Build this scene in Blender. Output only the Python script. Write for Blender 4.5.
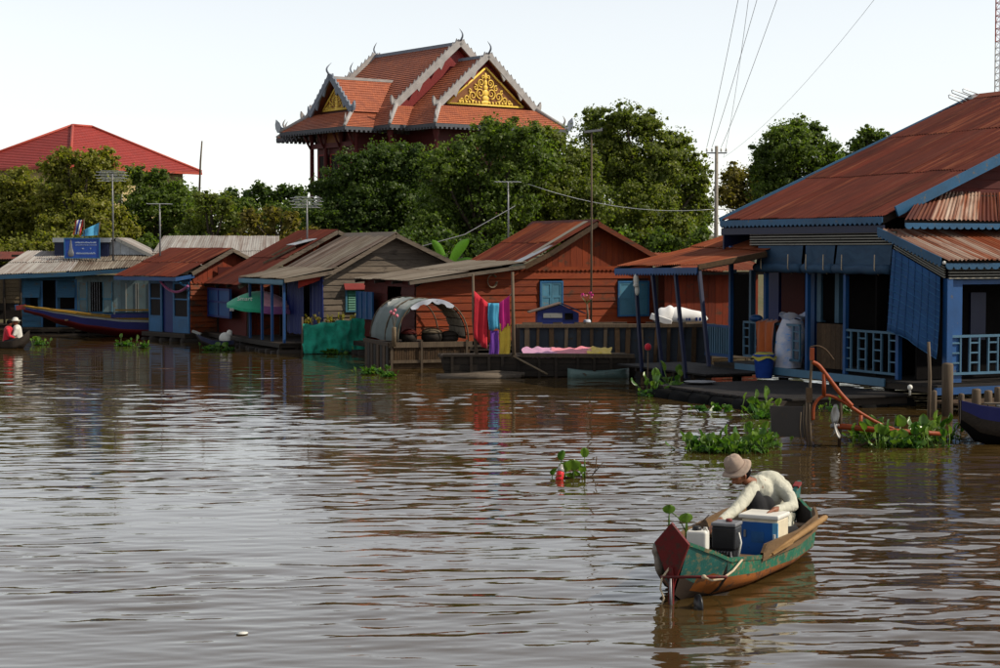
import bpy, math, random
import numpy as np
from math import radians, sin, cos, pi, atan, sqrt
from mathutils import Vector, Matrix
random.seed(11)
rng = np.random.default_rng(11)
for _o in list(bpy.data.objects):
    bpy.data.objects.remove(_o)
sc = bpy.context.scene
col = sc.collection

# ------------------------------------------------------------------ camera
F, HZ, CH = 1800.0, 250.0, 3.2          # focal length in photo pixels, horizon row, eye height
PITCH = atan((334 - HZ) / F)
cam = bpy.data.cameras.new('camera')
cam.sensor_width = 36.0
cam.lens = F / 1000 * 36
cam.clip_start = 0.2
cam.clip_end = 5000
camo = bpy.data.objects.new('camera', cam)
col.objects.link(camo)
camo.location = (0, 0, CH)
camo.rotation_euler = (pi / 2 - PITCH, 0, 0)
sc.camera = camo

# ------------------------------------------------------------------ sky, sun, exposure
SUN_AZ = radians(98)      # clockwise from +Y (view direction): from the right
SUN_EL = radians(41)
world = bpy.data.worlds.new('World')
sc.world = world
world.use_nodes = True
wn = world.node_tree
wn.nodes.clear()
sky = wn.nodes.new('ShaderNodeTexSky')
sky.sky_type = 'NISHITA'
sky.sun_disc = False
sky.sun_elevation = SUN_EL
sky.sun_rotation = SUN_AZ
sky.altitude = 0
sky.air_density = 1.0
sky.dust_density = 0.25
sky.ozone_density = 1.0
bg = wn.nodes.new('ShaderNodeBackground')
bg.inputs['Strength'].default_value = 0.142
wo = wn.nodes.new('ShaderNodeOutputWorld')
bw = wn.nodes.new('ShaderNodeHueSaturation')          # humid, whitish air
bw.inputs['Saturation'].default_value = 0.26
wn.links.new(sky.outputs[0], bw.inputs['Color'])
wn.links.new(bw.outputs[0], bg.inputs[0])
wn.links.new(bg.outputs[0], wo.inputs[0])
sun = bpy.data.lights.new('sun', 'SUN')
sun.energy = 4.3
sun.angle = radians(0.6)
sun.color = (1.0, 0.90, 0.74)
suno = bpy.data.objects.new('sun', sun)
col.objects.link(suno)
SUND = Vector((sin(SUN_AZ) * cos(SUN_EL), cos(SUN_AZ) * cos(SUN_EL), sin(SUN_EL)))
suno.rotation_euler = SUND.to_track_quat('Z', 'Y').to_euler()
suno.location = (60, -20, 60)
sc.view_settings.view_transform = 'Standard'
sc.view_settings.look = 'None'
sc.view_settings.gamma = 1
sc.view_settings.exposure = 0.27
sc.view_settings.use_curve_mapping = False
sc.cycles.max_bounces = 6
sc.cycles.diffuse_bounces = 3
sc.cycles.glossy_bounces = 3
sc.cycles.transparent_max_bounces = 6
sc.cycles.caustics_reflective = False
sc.cycles.caustics_refractive = False

# ------------------------------------------------------------------ placing helpers
_c, _s = cos(PITCH), sin(PITCH)
def ray(px, py):
    dx, dy = px - 500.0, 334.0 - py
    return Vector((dx, F * _c + dy * _s, -F * _s + dy * _c))
def at(px, py, Y):
    d = ray(px, py)
    t = Y / d.y
    return Vector((d.x * t, Y, CH + d.z * t))
def wat(px, py, z=0.0):
    d = ray(px, py)
    t = (z - CH) / d.z
    return Vector((d.x * t, d.y * t, z))

class Frame:
    """ground frame of a building: origin, local x along its gable front, local y into its depth"""
    def __init__(s, X, Y, deg):
        a = radians(deg)
        s.a = a
        s.o = Vector((X, Y, 0))
        s.ex = Vector((cos(a), sin(a), 0))
        s.ey = Vector((-sin(a), cos(a), 0))
    def loc(s, p):
        d = p - s.o
        return Vector((d.dot(s.ex), d.dot(s.ey), p.z))
    def _hit(s, px, py, e, k):
        d = ray(px, py)
        o = Vector((0, 0, CH))
        t = (k + s.o.dot(e) - o.dot(e)) / d.dot(e)
        return s.loc(o + d * t)
    def fr(s, px, py, y=0.0):
        return s._hit(px, py, s.ey, y)
    def sd(s, px, py, x=0.0):
        return s._hit(px, py, s.ex, x)
    def fl(s, px, py, z):
        return s.loc(wat(px, py, z))
    def root(s, name, label, cat, group=None):
        o = bpy.data.objects.new(name, None)
        o.empty_display_size = 0.2
        col.objects.link(o)
        o.location = s.o
        o.rotation_euler = (0, 0, s.a)
        return tag(o, label, cat, group)

def tag(o, label=None, cat=None, group=None, kind=None):
    if label: o['label'] = label
    if cat: o['category'] = cat
    if group: o['group'] = group
    if kind: o['kind'] = kind
    return o
def empty(name, loc, rz=0.0, label=None, cat=None, group=None):
    o = bpy.data.objects.new(name, None)
    o.empty_display_size = 0.2
    col.objects.link(o)
    o.location = loc
    o.rotation_euler = (0, 0, rz)
    return tag(o, label, cat, group)

# ------------------------------------------------------------------ mesh builder
class MB:
    def __init__(s):
        s.v, s.f, s.uv = [], [], None
    def add(s, vs, fs):
        n = len(s.v)
        s.v += [tuple(v) for v in vs]
        s.f += [tuple(i + n for i in f) for f in fs]
        return s
    BF = [(0, 3, 2, 1), (4, 5, 6, 7), (0, 1, 5, 4), (1, 2, 6, 5), (2, 3, 7, 6), (3, 0, 4, 7)]
    def box(s, x0, x1, y0, y1, z0, z1):
        return s.add([(x0, y0, z0), (x1, y0, z0), (x1, y1, z0), (x0, y1, z0),
                      (x0, y0, z1), (x1, y0, z1), (x1, y1, z1), (x0, y1, z1)], MB.BF)
    def obox(s, c, size, rot=(0, 0, 0)):
        from mathutils import Euler
        R = Euler(rot).to_matrix()
        c = Vector(c)
        hx, hy, hz = size[0] / 2, size[1] / 2, size[2] / 2
        pts = [(-hx, -hy, -hz), (hx, -hy, -hz), (hx, hy, -hz), (-hx, hy, -hz),
               (-hx, -hy, hz), (hx, -hy, hz), (hx, hy, hz), (-hx, hy, hz)]
        return s.add([c + R @ Vector(p) for p in pts], MB.BF)
    def bar(s, p, q, w, h, up=(0, 0, 1)):
        p, q = Vector(p), Vector(q)
        d = (q - p).normalized()
        u = Vector(up)
        if abs(d.dot(u)) > 0.98: u = Vector((0, 1, 0))
        a = d.cross(u).normalized() * (w / 2)
        b = a.cross(d).normalized() * (h / 2)
        return s.add([p - a - b, p + a - b, p + a + b, p - a + b, q - a - b, q + a - b, q + a + b, q - a + b],
                     [(0, 1, 2, 3), (4, 7, 6, 5), (0, 4, 5, 1), (1, 5, 6, 2), (2, 6, 7, 3), (3, 7, 4, 0)])
    def tube(s, pts, r, n=6):
        pts = [Vector(p) for p in pts]
        m = len(pts)
        rs = r if isinstance(r, (list, tuple)) else [r] * m
        vs, fs = [], []
        pa = None
        for i, p in enumerate(pts):
            d = (pts[min(i + 1, m - 1)] - pts[max(i - 1, 0)]).normalized()
            if pa is None:
                u = Vector((0, 0, 1)) if abs(d.z) < 0.9 else Vector((1, 0, 0))
                a = d.cross(u).normalized()
            else:
                a = (pa - d * pa.dot(d)).normalized()
            pa = a
            b = d.cross(a)
            for k in range(n):
                t = 2 * pi * k / n
                vs.append(p + (a * cos(t) + b * sin(t)) * rs[i])
        for i in range(m - 1):
            for k in range(n):
                k2 = (k + 1) % n
                fs.append((i * n + k, i * n + k2, (i + 1) * n + k2, (i + 1) * n + k))
        fs.append(tuple(range(n - 1, -1, -1)))
        fs.append(tuple((m - 1) * n + k for k in range(n)))
        return s.add(vs, fs)
    def lathe(s, prof, n=16, c=(0, 0, 0)):
        vs, fs = [], []
        m = len(prof)
        for r, z in prof:
            for k in range(n):
                t = 2 * pi * k / n
                vs.append((c[0] + r * cos(t), c[1] + r * sin(t), c[2] + z))
        for i in range(m - 1):
            for k in range(n):
                k2 = (k + 1) % n
                fs.append((i * n + k, i * n + k2, (i + 1) * n + k2, (i + 1) * n + k))
        fs.append(tuple(range(n - 1, -1, -1)))
        fs.append(tuple((m - 1) * n + k for k in range(n)))
        return s.add(vs, fs)
    def prism(s, poly, d):
        poly = [Vector(p) for p in poly]
        d = Vector(d)
        n = len(poly)
        fs = [tuple(range(n - 1, -1, -1)), tuple(range(n, 2 * n))]
        for i in range(n):
            j = (i + 1) % n
            fs.append((i, j, n + j, n + i))
        return s.add(poly + [p + d for p in poly], fs)
    def ellip(s, c, r, nu=14, nv=9):
        c = Vector(c)
        vs, fs = [], []
        for j in range(1, nv):
            ph = pi * j / nv
            for i in range(nu):
                th = 2 * pi * i / nu
                vs.append((c.x + r[0] * sin(ph) * cos(th), c.y + r[1] * sin(ph) * sin(th), c.z + r[2] * cos(ph)))
        top = len(vs); vs.append((c.x, c.y, c.z + r[2]))
        bot = len(vs); vs.append((c.x, c.y, c.z - r[2]))
        for j in range(nv - 2):
            for i in range(nu):
                i2 = (i + 1) % nu
                fs.append((j * nu + i, (j + 1) * nu + i, (j + 1) * nu + i2, j * nu + i2))
        for i in range(nu):
            i2 = (i + 1) % nu
            fs.append((i, i2, top))
            fs.append(((nv - 2) * nu + i2, (nv - 2) * nu + i, bot))
        return s.add(vs, fs)
    def grid(s, P):
        """P: rows of points; one open surface"""
        m, n = len(P), len(P[0])
        fs = [(i * n + k, i * n + k + 1, (i + 1) * n + k + 1, (i + 1) * n + k) for i in range(m - 1) for k in range(n - 1)]
        return s.add([p for r in P for p in r], fs)
    def mesh(s, name, mat, smooth=False):
        me = bpy.data.meshes.new(name)
        me.from_pydata(s.v, [], s.f)
        if s.uv is not None:
            lay = me.uv_layers.new(name='UVMap')
            li = np.empty(len(me.loops), dtype=np.int32)
            me.loops.foreach_get('vertex_index', li)
            lay.data.foreach_set('uv', np.array(s.uv, dtype=np.float32)[li].ravel())
        if mat: me.materials.append(mat)
        if smooth:
            me.polygons.foreach_set('use_smooth', [True] * len(me.polygons))
        me.update()
        return me
    def build(s, name, mat, parent=None, smooth=False, loc=None, rot=None):
        o = bpy.data.objects.new(name, s.mesh(name, mat, smooth))
        col.objects.link(o)
        if parent is not None: o.parent = parent
        if loc is not None: o.location = loc
        if rot is not None: o.rotation_euler = rot
        return o
def fixn(o):
    """make normals of a closed mesh consistent"""
    import bmesh
    bm = bmesh.new(); bm.from_mesh(o.data)
    bmesh.ops.recalc_face_normals(bm, faces=bm.faces)
    bm.to_mesh(o.data); bm.free()
    return o
def bevel(o, w=0.01, seg=2):
    m = o.modifiers.new('bevel', 'BEVEL'); m.width = w; m.segments = seg; m.limit_method = 'ANGLE'
    return o
def share(o, parent=None, loc=None, rot=None, scale=None):
    c = o.copy(); col.objects.link(c)
    if parent is not None: c.parent = parent
    if loc is not None: c.location = loc
    if rot is not None: c.rotation_euler = rot
    if scale is not None: c.scale = scale
    return c
def copy_tree(o, parent=None):
    c = o.copy(); col.objects.link(c); c.parent = parent
    for ch in list(o.children): copy_tree(ch, c)
    return c
def np_mesh(name, V, Q, mat, smooth=False, tint=None):
    """V (n,3), Q (m,4) quads -> mesh data"""
    me = bpy.data.meshes.new(name)
    V = np.asarray(V, dtype=np.float32); Q = np.asarray(Q, dtype=np.int32)
    me.vertices.add(len(V)); me.vertices.foreach_set('co', V.ravel())
    k = Q.shape[1]
    me.loops.add(Q.size); me.loops.foreach_set('vertex_index', Q.ravel())
    me.polygons.add(len(Q)); me.polygons.foreach_set('loop_start', np.arange(0, Q.size, k, dtype=np.int32))
    me.update(calc_edges=True)
    if smooth: me.polygons.foreach_set('use_smooth', np.ones(len(Q), dtype=bool))
    if tint is not None:
        a = me.attributes.new('tint', 'FLOAT', 'POINT'); a.data.foreach_set('value', np.asarray(tint, dtype=np.float32))
    if mat: me.materials.append(mat)
    me.validate()
    return me
def link_mesh(name, me, parent=None):
    o = bpy.data.objects.new(name, me); col.objects.link(o)
    if parent is not None: o.parent = parent
    return o
# ------------------------------------------------------------------ materials
def _new(name):
    m = bpy.data.materials.new(name); m.use_nodes = True
    nt = m.node_tree
    return m, nt, nt.nodes['Principled BSDF']
def _n(nt, t, **kw):
    n = nt.nodes.new(t)
    for k, v in kw.items():
        if k in n.inputs.keys(): n.inputs[k].default_value = v
        else: setattr(n, k, v)
    return n
def _mix(nt, fac, a, b, mode='MIX'):
    n = nt.nodes.new('ShaderNodeMix'); n.data_type = 'RGBA'; n.blend_type = mode
    for i, x in ((0, fac), (6, a), (7, b)):
        if isinstance(x, (int, float)): n.inputs[i].default_value = x
        elif isinstance(x, (tuple, list)): n.inputs[i].default_value = (*x[:3], 1)
        else: nt.links.new(x, n.inputs[i])
    return n.outputs[2]
def _noise(nt, vec, scale, detail=4, rough=0.55, dist=0.0):
    n = _n(nt, 'ShaderNodeTexNoise', Scale=scale, Detail=detail, Roughness=rough, Distortion=dist)
    if vec is not None: nt.links.new(vec, n.inputs['Vector'])
    return n.outputs[0]
def _ramp(nt, x, a, b, lo=0.0, hi=1.0):
    n = _n(nt, 'ShaderNodeMapRange', clamp=True)
    n.inputs[1].default_value = a; n.inputs[2].default_value = b
    n.inputs[3].default_value = lo; n.inputs[4].default_value = hi
    nt.links.new(x, n.inputs[0])
    return n.outputs[0]
def _coord(nt, scale=(1, 1, 1), src='Object', rnd=True):
    tc = nt.nodes.new('ShaderNodeTexCoord')
    mp = nt.nodes.new('ShaderNodeMapping')
    mp.inputs['Scale'].default_value = scale
    nt.links.new(tc.outputs[src], mp.inputs['Vector'])
    if rnd:
        oi = nt.nodes.new('ShaderNodeObjectInfo')
        cb = nt.nodes.new('ShaderNodeCombineXYZ')
        m = _n(nt, 'ShaderNodeMath', operation='MULTIPLY'); m.inputs[1].default_value = 37.0
        nt.links.new(oi.outputs['Random'], m.inputs[0])
        for i in range(3): nt.links.new(m.outputs[0], cb.inputs[i])
        nt.links.new(cb.outputs[0], mp.inputs['Location'])
    return mp.outputs[0]
def _orand(nt, lo, hi):
    oi = nt.nodes.new('ShaderNodeObjectInfo')
    return _ramp(nt, oi.outputs['Random'], 0, 1, lo, hi)
def _grey(nt, v):
    c = nt.nodes.new('ShaderNodeCombineColor')
    for i in range(3): nt.links.new(v, c.inputs[i])
    return c.outputs[0]
def _bump(nt, h, b, strength=0.3, dist=0.01):
    n = _n(nt, 'ShaderNodeBump', Strength=strength, Distance=dist)
    nt.links.new(h, n.inputs['Height']); nt.links.new(n.outputs[0], b.inputs['Normal'])

def _k(c, k=0.47, sat=1.15):
    l = sum(c) / 3
    return tuple(max(0.0015, (l + (x - l) * sat) * k) for x in c)
def wood(name, c1, c2, grain=(1.2, 14, 14), rough=0.75, var=0.35, wear=None, wear_amt=0.0, bump=0.35):
    c1, c2 = _k(c1), _k(c2)
    wear = _k(wear) if wear else None
    m, nt, b = _new(name)
    v = _coord(nt, grain)
    n = _noise(nt, v, 1.6, 6, 0.65, 0.4)
    c = _mix(nt, _ramp(nt, n, 0.3, 0.7), c1, c2)
    if wear is not None:
        v2 = _coord(nt, (1.5, 1.5, 3))
        w = _ramp(nt, _noise(nt, v2, 1.3, 7, 0.7), 0.62 - wear_amt, 0.72 - wear_amt * 0.8)
        c = _mix(nt, w, c, wear)
    c = _mix(nt, 1.0, c, _grey(nt, _orand(nt, 1 - var, 1 + var * 0.6)), 'MULTIPLY')
    nt.links.new(c, b.inputs['Base Color'])
    b.inputs['Roughness'].default_value = rough
    b.inputs['Specular IOR Level'].default_value = 0.25
    _bump(nt, n, b, bump, 0.012)
    return m
def paint(name, c, wear=(0.12, 0.10, 0.08), amt=0.06, rough=0.55, var=0.12, grime=0.35, metal=0.0, spec=0.35, sc_=1.0):
    c, wear = _k(c), _k(wear)
    m, nt, b = _new(name)
    v = _coord(nt, (sc_, sc_, sc_))
    g = _noise(nt, v, 1.1, 6, 0.65)
    c2 = tuple(x * (1 - grime) for x in c)
    cc = _mix(nt, _ramp(nt, g, 0.35, 0.75), c, c2)
    w = _ramp(nt, _noise(nt, v, 6.0, 7, 0.7), 0.70 - amt, 0.76 - amt)
    cc = _mix(nt, w, cc, wear)
    cc = _mix(nt, 1.0, cc, _grey(nt, _orand(nt, 1 - var, 1 + var)), 'MULTIPLY')
    nt.links.new(cc, b.inputs['Base Color'])
    b.inputs['Roughness'].default_value = rough
    b.inputs['Metallic'].default_value = metal
    b.inputs['Specular IOR Level'].default_value = spec
    _bump(nt, _noise(nt, v, 9, 5, 0.6), b, 0.15, 0.01)
    return m
def sheet_metal(name, c_rust, c_dark, c_light, light=0.1, rough=0.7, var=0.25, darkamt=0.0):
    """corrugated sheet: UV u along the eave, v up the slope, in metres"""
    c_rust, c_dark, c_light = _k(c_rust), _k(c_dark), _k(c_light)
    m, nt, b = _new(name)
    v = _coord(nt, (3.0, 0.5, 1), 'UV')
    n1 = _noise(nt, v, 1.3, 8, 0.68, 0.3)
    v2 = _coord(nt, (1.0, 0.8, 1), 'UV')
    n2 = _noise(nt, v2, 1.7, 8, 0.66)
    c = _mix(nt, _ramp(nt, n1, 0.32, 0.68), c_dark, c_rust)
    v4 = _coord(nt, (5.0, 0.28, 1), 'UV')
    c = _mix(nt, _ramp(nt, _noise(nt, v4, 1.5, 4, 0.6), 0.56 - light * 0.9, 0.74 - light * 0.5), c, c_light)
    c = _mix(nt, _ramp(nt, n2, 0.52 - darkamt, 0.78 - darkamt, 0, 0.85), c, c_dark)
    c = _mix(nt, 1.0, c, _grey(nt, _orand(nt, 1 - var, 1 + var)), 'MULTIPLY')
    nt.links.new(c, b.inputs['Base Color'])
    b.inputs['Roughness'].default_value = rough
    b.inputs['Specular IOR Level'].default_value = 0.2
    _bump(nt, n1, b, 0.25, 0.01)
    return m
def plain(name, c, rough=0.6, metal=0.0, var=0.0, noise=0.25, nscale=6.0, spec=0.3, sheen=0.0, emit=None):
    c = tuple(x * 0.8 for x in c)
    m, nt, b = _new(name)
    v = _coord(nt, (1, 1, 1))
    g = _noise(nt, v, nscale, 5, 0.6)
    cc = _mix(nt, _ramp(nt, g, 0.3, 0.75), tuple(min(1, x * (1 + noise * 0.5)) for x in c), tuple(x * (1 - noise) for x in c))
    if var: cc = _mix(nt, 1.0, cc, _grey(nt, _orand(nt, 1 - var, 1 + var)), 'MULTIPLY')
    nt.links.new(cc, b.inputs['Base Color'])
    b.inputs['Roughness'].default_value = rough
    b.inputs['Metallic'].default_value = metal
    b.inputs['Specular IOR Level'].default_value = spec
    if sheen: b.inputs['Sheen Weight'].default_value = sheen
    return m
def leafmat(name, c1, c2, c3, trans=0.5, rough=0.5, spec=0.3):
    """c1..c3 along the per-leaf tint attribute"""
    m, nt, b = _new(name)
    at_ = nt.nodes.new('ShaderNodeAttribute'); at_.attribute_name = 'tint'
    cr = nt.nodes.new('ShaderNodeValToRGB')
    cr.color_ramp.elements[0].position = 0.0; cr.color_ramp.elements[0].color = (*c1, 1)
    cr.color_ramp.elements[1].position = 1.0; cr.color_ramp.elements[1].color = (*c3, 1)
    e = cr.color_ramp.elements.new(0.5); e.color = (*c2, 1)
    for el in cr.color_ramp.elements: el.color = tuple(x * 0.66 for x in el.color[:3]) + (1,)
    nt.links.new(at_.outputs['Fac'], cr.inputs[0])
    nt.links.new(cr.outputs[0], b.inputs['Base Color'])
    b.inputs['Roughness'].default_value = rough
    b.inputs['Specular IOR Level'].default_value = spec
    tr = nt.nodes.new('ShaderNodeBsdfTranslucent')
    cc = _mix(nt, 1.0, cr.outputs[0], (1.5, 1.7, 0.6), 'MULTIPLY')
    nt.links.new(cc, tr.inputs[0])
    mx = nt.nodes.new('ShaderNodeMixShader'); mx.inputs[0].default_value = trans
    out = nt.nodes['Material Output']
    nt.links.new(b.outputs[0], mx.inputs[1]); nt.links.new(tr.outputs[0], mx.inputs[2])
    nt.links.new(mx.outputs[0], out.inputs[0])
    return m
def leafobj(name, c1, c2, trans=0.3, rough=0.4):
    """single leaves that are objects: colour differs by object"""
    m, nt, b = _new(name)
    c1, c2 = tuple(x * .75 for x in c1), tuple(x * .75 for x in c2)
    r = _orand(nt, 0, 1)
    v = _coord(nt, (8, 8, 8))
    n = _noise(nt, v, 2.0, 4)
    c = _mix(nt, r, c1, c2)
    c = _mix(nt, _ramp(nt, n, 0.3, 0.8, 0, 0.35), c, tuple(x * 0.5 for x in c1))
    nt.links.new(c, b.inputs['Base Color'])
    b.inputs['Roughness'].default_value = rough
    b.inputs['Specular IOR Level'].default_value = 0.3
    tr = nt.nodes.new('ShaderNodeBsdfTranslucent')
    nt.links.new(_mix(nt, 1.0, c, (1.3, 1.5, 0.7), 'MULTIPLY'), tr.inputs[0])
    mx = nt.nodes.new('ShaderNodeMixShader'); mx.inputs[0].default_value = trans
    nt.links.new(b.outputs[0], mx.inputs[1]); nt.links.new(tr.outputs[0], mx.inputs[2])
    nt.links.new(mx.outputs[0], nt.nodes['Material Output'].inputs[0])
    return m

M = {}
M['orange_wood'] = wood('orange_wood', (0.38, 0.078, 0.020), (0.22, 0.037, 0.011), var=0.28, wear=(0.12, 0.05, 0.025), wear_amt=0.05)
M['orange_wood_v'] = wood('orange_wood_v', (0.36, 0.07, 0.02), (0.22, 0.038, 0.012), grain=(14, 14, 1.2), var=0.25, wear=(0.12, 0.05, 0.025), wear_amt=0.05)
M['red_wood'] = wood('red_wood', (0.36, 0.085, 0.03), (0.18, 0.04, 0.016), var=0.35, wear=(0.10, 0.055, 0.03), wear_amt=0.12)
M['red_wood_v'] = wood('red_wood_v', (0.33, 0.06, 0.024), (0.18, 0.03, 0.014), grain=(14, 14, 1.2), var=0.25, wear=(0.10, 0.05, 0.03), wear_amt=0.08)
M['darkred_wood'] = wood('darkred_wood', (0.14, 0.018, 0.012), (0.08, 0.010, 0.008), var=0.2)
M['grey_wood'] = wood('grey_wood', (0.30, 0.245, 0.19), (0.13, 0.10, 0.075), var=0.3, wear=(0.09, 0.07, 0.055), wear_amt=0.08)
M['pale_wood'] = wood('pale_wood', (0.36, 0.28, 0.19), (0.17, 0.12, 0.075), grain=(6, 6, 6), var=0.3)
M['pole_wood'] = wood('pole_wood', (0.25, 0.19, 0.13), (0.12, 0.085, 0.06), grain=(20, 20, 1.5), var=0.25)
M['dark_wood'] = wood('dark_wood', (0.055, 0.040, 0.028), (0.022, 0.016, 0.012), var=0.4)
M['brown_wood'] = wood('brown_wood', (0.14, 0.085, 0.045), (0.065, 0.038, 0.02), grain=(8, 8, 8), var=0.35)
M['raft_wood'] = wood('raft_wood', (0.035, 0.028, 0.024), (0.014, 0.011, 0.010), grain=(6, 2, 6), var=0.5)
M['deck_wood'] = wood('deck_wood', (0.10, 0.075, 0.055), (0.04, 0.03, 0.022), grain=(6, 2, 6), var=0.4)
M['barge_grey'] = paint('barge_grey', (0.10, 0.12, 0.15), wear=(0.12, 0.08, 0.045), amt=0.10, rough=0.8)
M['blue'] = paint('blue', (0.055, 0.20, 0.42), wear=(0.20, 0.18, 0.15), amt=0.08, grime=.45)
M['blue_mid'] = paint('blue_mid', (0.03, 0.12, 0.34), wear=(0.14, 0.13, 0.12), amt=0.08, grime=.45)
M['blue_deep'] = paint('blue_deep', (0.012, 0.03, 0.20), wear=(0.02, 0.03, 0.12), amt=0.02)
M['blue_dark'] = paint('blue_dark', (0.010, 0.018, 0.075), wear=(0.06, 0.05, 0.05), amt=0.03)
M['blue_light'] = paint('blue_light', (0.13, 0.34, 0.48), wear=(0.28, 0.27, 0.24), amt=0.10, grime=.45)
M['blue_board'] = wood('blue_board', (0.075, 0.19, 0.30), (0.045, 0.12, 0.21), var=0.25, wear=(0.10, 0.12, 0.13), wear_amt=0.06)
M['pale_board'] = paint('pale_board', (0.26, 0.36, 0.38), wear=(0.30, 0.22, 0.15), amt=0.12, var=0.2)
M['green_shut'] = paint('green_shut', (0.06, 0.26, 0.17), wear=(0.2, 0.2, 0.15), amt=0.04)
M['red_trim'] = paint('red_trim', (0.35, 0.05, 0.045), amt=0.04)
M['white_trim'] = paint('white_trim', (0.52, 0.52, 0.48), amt=0.08)
M['trim_blue'] = paint('trim_blue', (0.035, 0.16, 0.33), wear=(0.16, 0.15, 0.13), amt=0.10, grime=.5)
M['rust_main'] = sheet_metal('rust_main', (0.205, 0.042, 0.022), (0.090, 0.019, 0.012), (0.34, 0.12, 0.065), 0.07, var=0.28)
M['rust_bright'] = sheet_metal('rust_bright', (0.40, 0.105, 0.045), (0.20, 0.05, 0.025), (0.48, 0.20, 0.11), 0.06, var=0.2)
M['rust_mixed'] = sheet_metal('rust_mixed', (0.40, 0.14, 0.075), (0.18, 0.055, 0.03), (0.56, 0.44, 0.36), 0.2, var=0.3)
M['rust_dark'] = sheet_metal('rust_dark', (0.21, 0.05, 0.03), (0.11, 0.027, 0.018), (0.24, 0.08, 0.05), 0.02, var=0.22)
M['rust_grey'] = sheet_metal('rust_grey', (0.26, 0.19, 0.15), (0.12, 0.075, 0.055), (0.38, 0.33, 0.29), 0.12, var=0.3)
M['metal_pale'] = sheet_metal('metal_pale', (0.42, 0.38, 0.35), (0.25, 0.18, 0.15), (0.55, 0.53, 0.50), 0.22, var=0.16)
M['metal_weath'] = sheet_metal('metal_weath', (0.30, 0.26, 0.21), (0.15, 0.10, 0.07), (0.46, 0.41, 0.34), 0.15, var=0.2)
M['galv'] = plain('galv', (0.42, 0.44, 0.46), 0.45, 0.6, var=0.15)
M['alu'] = plain('alu', (0.45, 0.47, 0.48), 0.4, 0.7)
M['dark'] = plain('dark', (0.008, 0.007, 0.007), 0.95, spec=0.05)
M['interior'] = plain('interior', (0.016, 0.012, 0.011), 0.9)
M['rubber'] = plain('rubber', (0.008, 0.008, 0.008), 0.95, spec=0.08)
M['black_metal'] = plain('black_metal', (0.018, 0.018, 0.02), 0.4, 0.2)
M['grey_metal'] = plain('grey_metal', (0.22, 0.22, 0.23), 0.45, 0.4)
M['orange_steel'] = paint('orange_steel', (0.50, 0.10, 0.03), wear=(0.16, 0.05, 0.02), amt=0.14, rough=0.6, sc_=4)
M['white_plastic'] = plain('white_plastic', (0.70, 0.68, 0.62), 0.4, noise=0.12)
M['white_cloth'] = plain('white_cloth', (0.66, 0.64, 0.58), 0.9, noise=0.18)
M['black_cloth'] = plain('black_cloth', (0.012, 0.012, 0.014), 0.9)
M['skin'] = plain('skin', (0.23, 0.085, 0.04), 0.5, noise=0.2, nscale=30)
M['hat'] = plain('hat', (0.36, 0.27, 0.21), 0.9, noise=0.2, nscale=20)
M['concrete'] = plain('concrete', (0.26, 0.23, 0.19), 0.85)
M['cream_wall'] = plain('cream_wall', (0.55, 0.42, 0.22), 0.8)
M['rope'] = plain('rope', (0.50, 0.40, 0.27), 0.9)
M['wire'] = plain('wire', (0.16, 0.16, 0.18), 0.6)
M['leaf_olive'] = leafmat('leaf_olive', (0.13, 0.145, 0.024), (0.25, 0.255, 0.040), (0.40, 0.35, 0.065))
M['leaf_brown'] = leafmat('leaf_brown', (0.11, 0.10, 0.026), (0.22, 0.18, 0.042), (0.36, 0.29, 0.07))
M['leaf_green'] = leafmat('leaf_green', (0.062, 0.10, 0.020), (0.12, 0.18, 0.030), (0.22, 0.28, 0.05))
M['leaf_dark'] = leafmat('leaf_dark', (0.042, 0.074, 0.018), (0.078, 0.13, 0.024), (0.15, 0.21, 0.038))
M['leaf_mid'] = leafmat('leaf_mid', (0.085, 0.115, 0.022), (0.165, 0.205, 0.034), (0.29, 0.30, 0.056))
M['bark'] = wood('bark', (0.11, 0.085, 0.06), (0.05, 0.038, 0.028), grain=(6, 6, 1), bump=0.8)
M['hyacinth'] = leafobj('hyacinth', (0.045, 0.13, 0.016), (0.19, 0.30, 0.04), rough=0.28)
M['hyac_mass'] = leafmat('hyac_mass', (0.035, 0.09, 0.02), (0.07, 0.18, 0.03), (0.15, 0.30, 0.05), rough=0.35)
M['stem'] = plain('stem', (0.09, 0.15, 0.03), 0.5)
M['dead_stem'] = plain('dead_stem', (0.08, 0.045, 0.02), 0.8)
M['banana'] = leafobj('banana', (0.12, 0.30, 0.03), (0.17, 0.38, 0.05), rough=0.35)
def cloth(name, c, noise=0.2): 
    M[name] = plain(name, c, 0.85, noise=noise, nscale=5, sheen=0.2)
cloth('cloth_red', (0.55, 0.012, 0.03)); cloth('cloth_dred', (0.36, 0.03, 0.015)); cloth('cloth_cyan', (0.06, 0.34, 0.55))
cloth('cloth_magenta', (0.60, 0.015, 0.22)); cloth('cloth_purple', (0.16, 0.04, 0.34)); cloth('cloth_yellow', (0.75, 0.52, 0.06))
cloth('cloth_pink', (0.72, 0.20, 0.26)); cloth('cloth_lilac', (0.55, 0.25, 0.42)); cloth('cloth_orange', (0.40, 0.085, 0.012)); cloth('cloth_olive', (0.42, 0.36, 0.04))
cloth('tarp_green', (0.015, 0.34, 0.22), .5); cloth('umb_green', (0.02, 0.36, 0.19)); cloth('umb_pink', (0.95, 0.45, 0.55)); cloth('umb_purple', (0.36, 0.12, 0.34))
cloth('cloth_white', (0.72, 0.70, 0.68)); cloth('sack_white', (0.80, 0.80, 0.80), 0.1); cloth('tarp_teal', (0.075, 0.11, 0.10)); cloth('tarp_sheet', (0.55, 0.58, 0.66))
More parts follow.
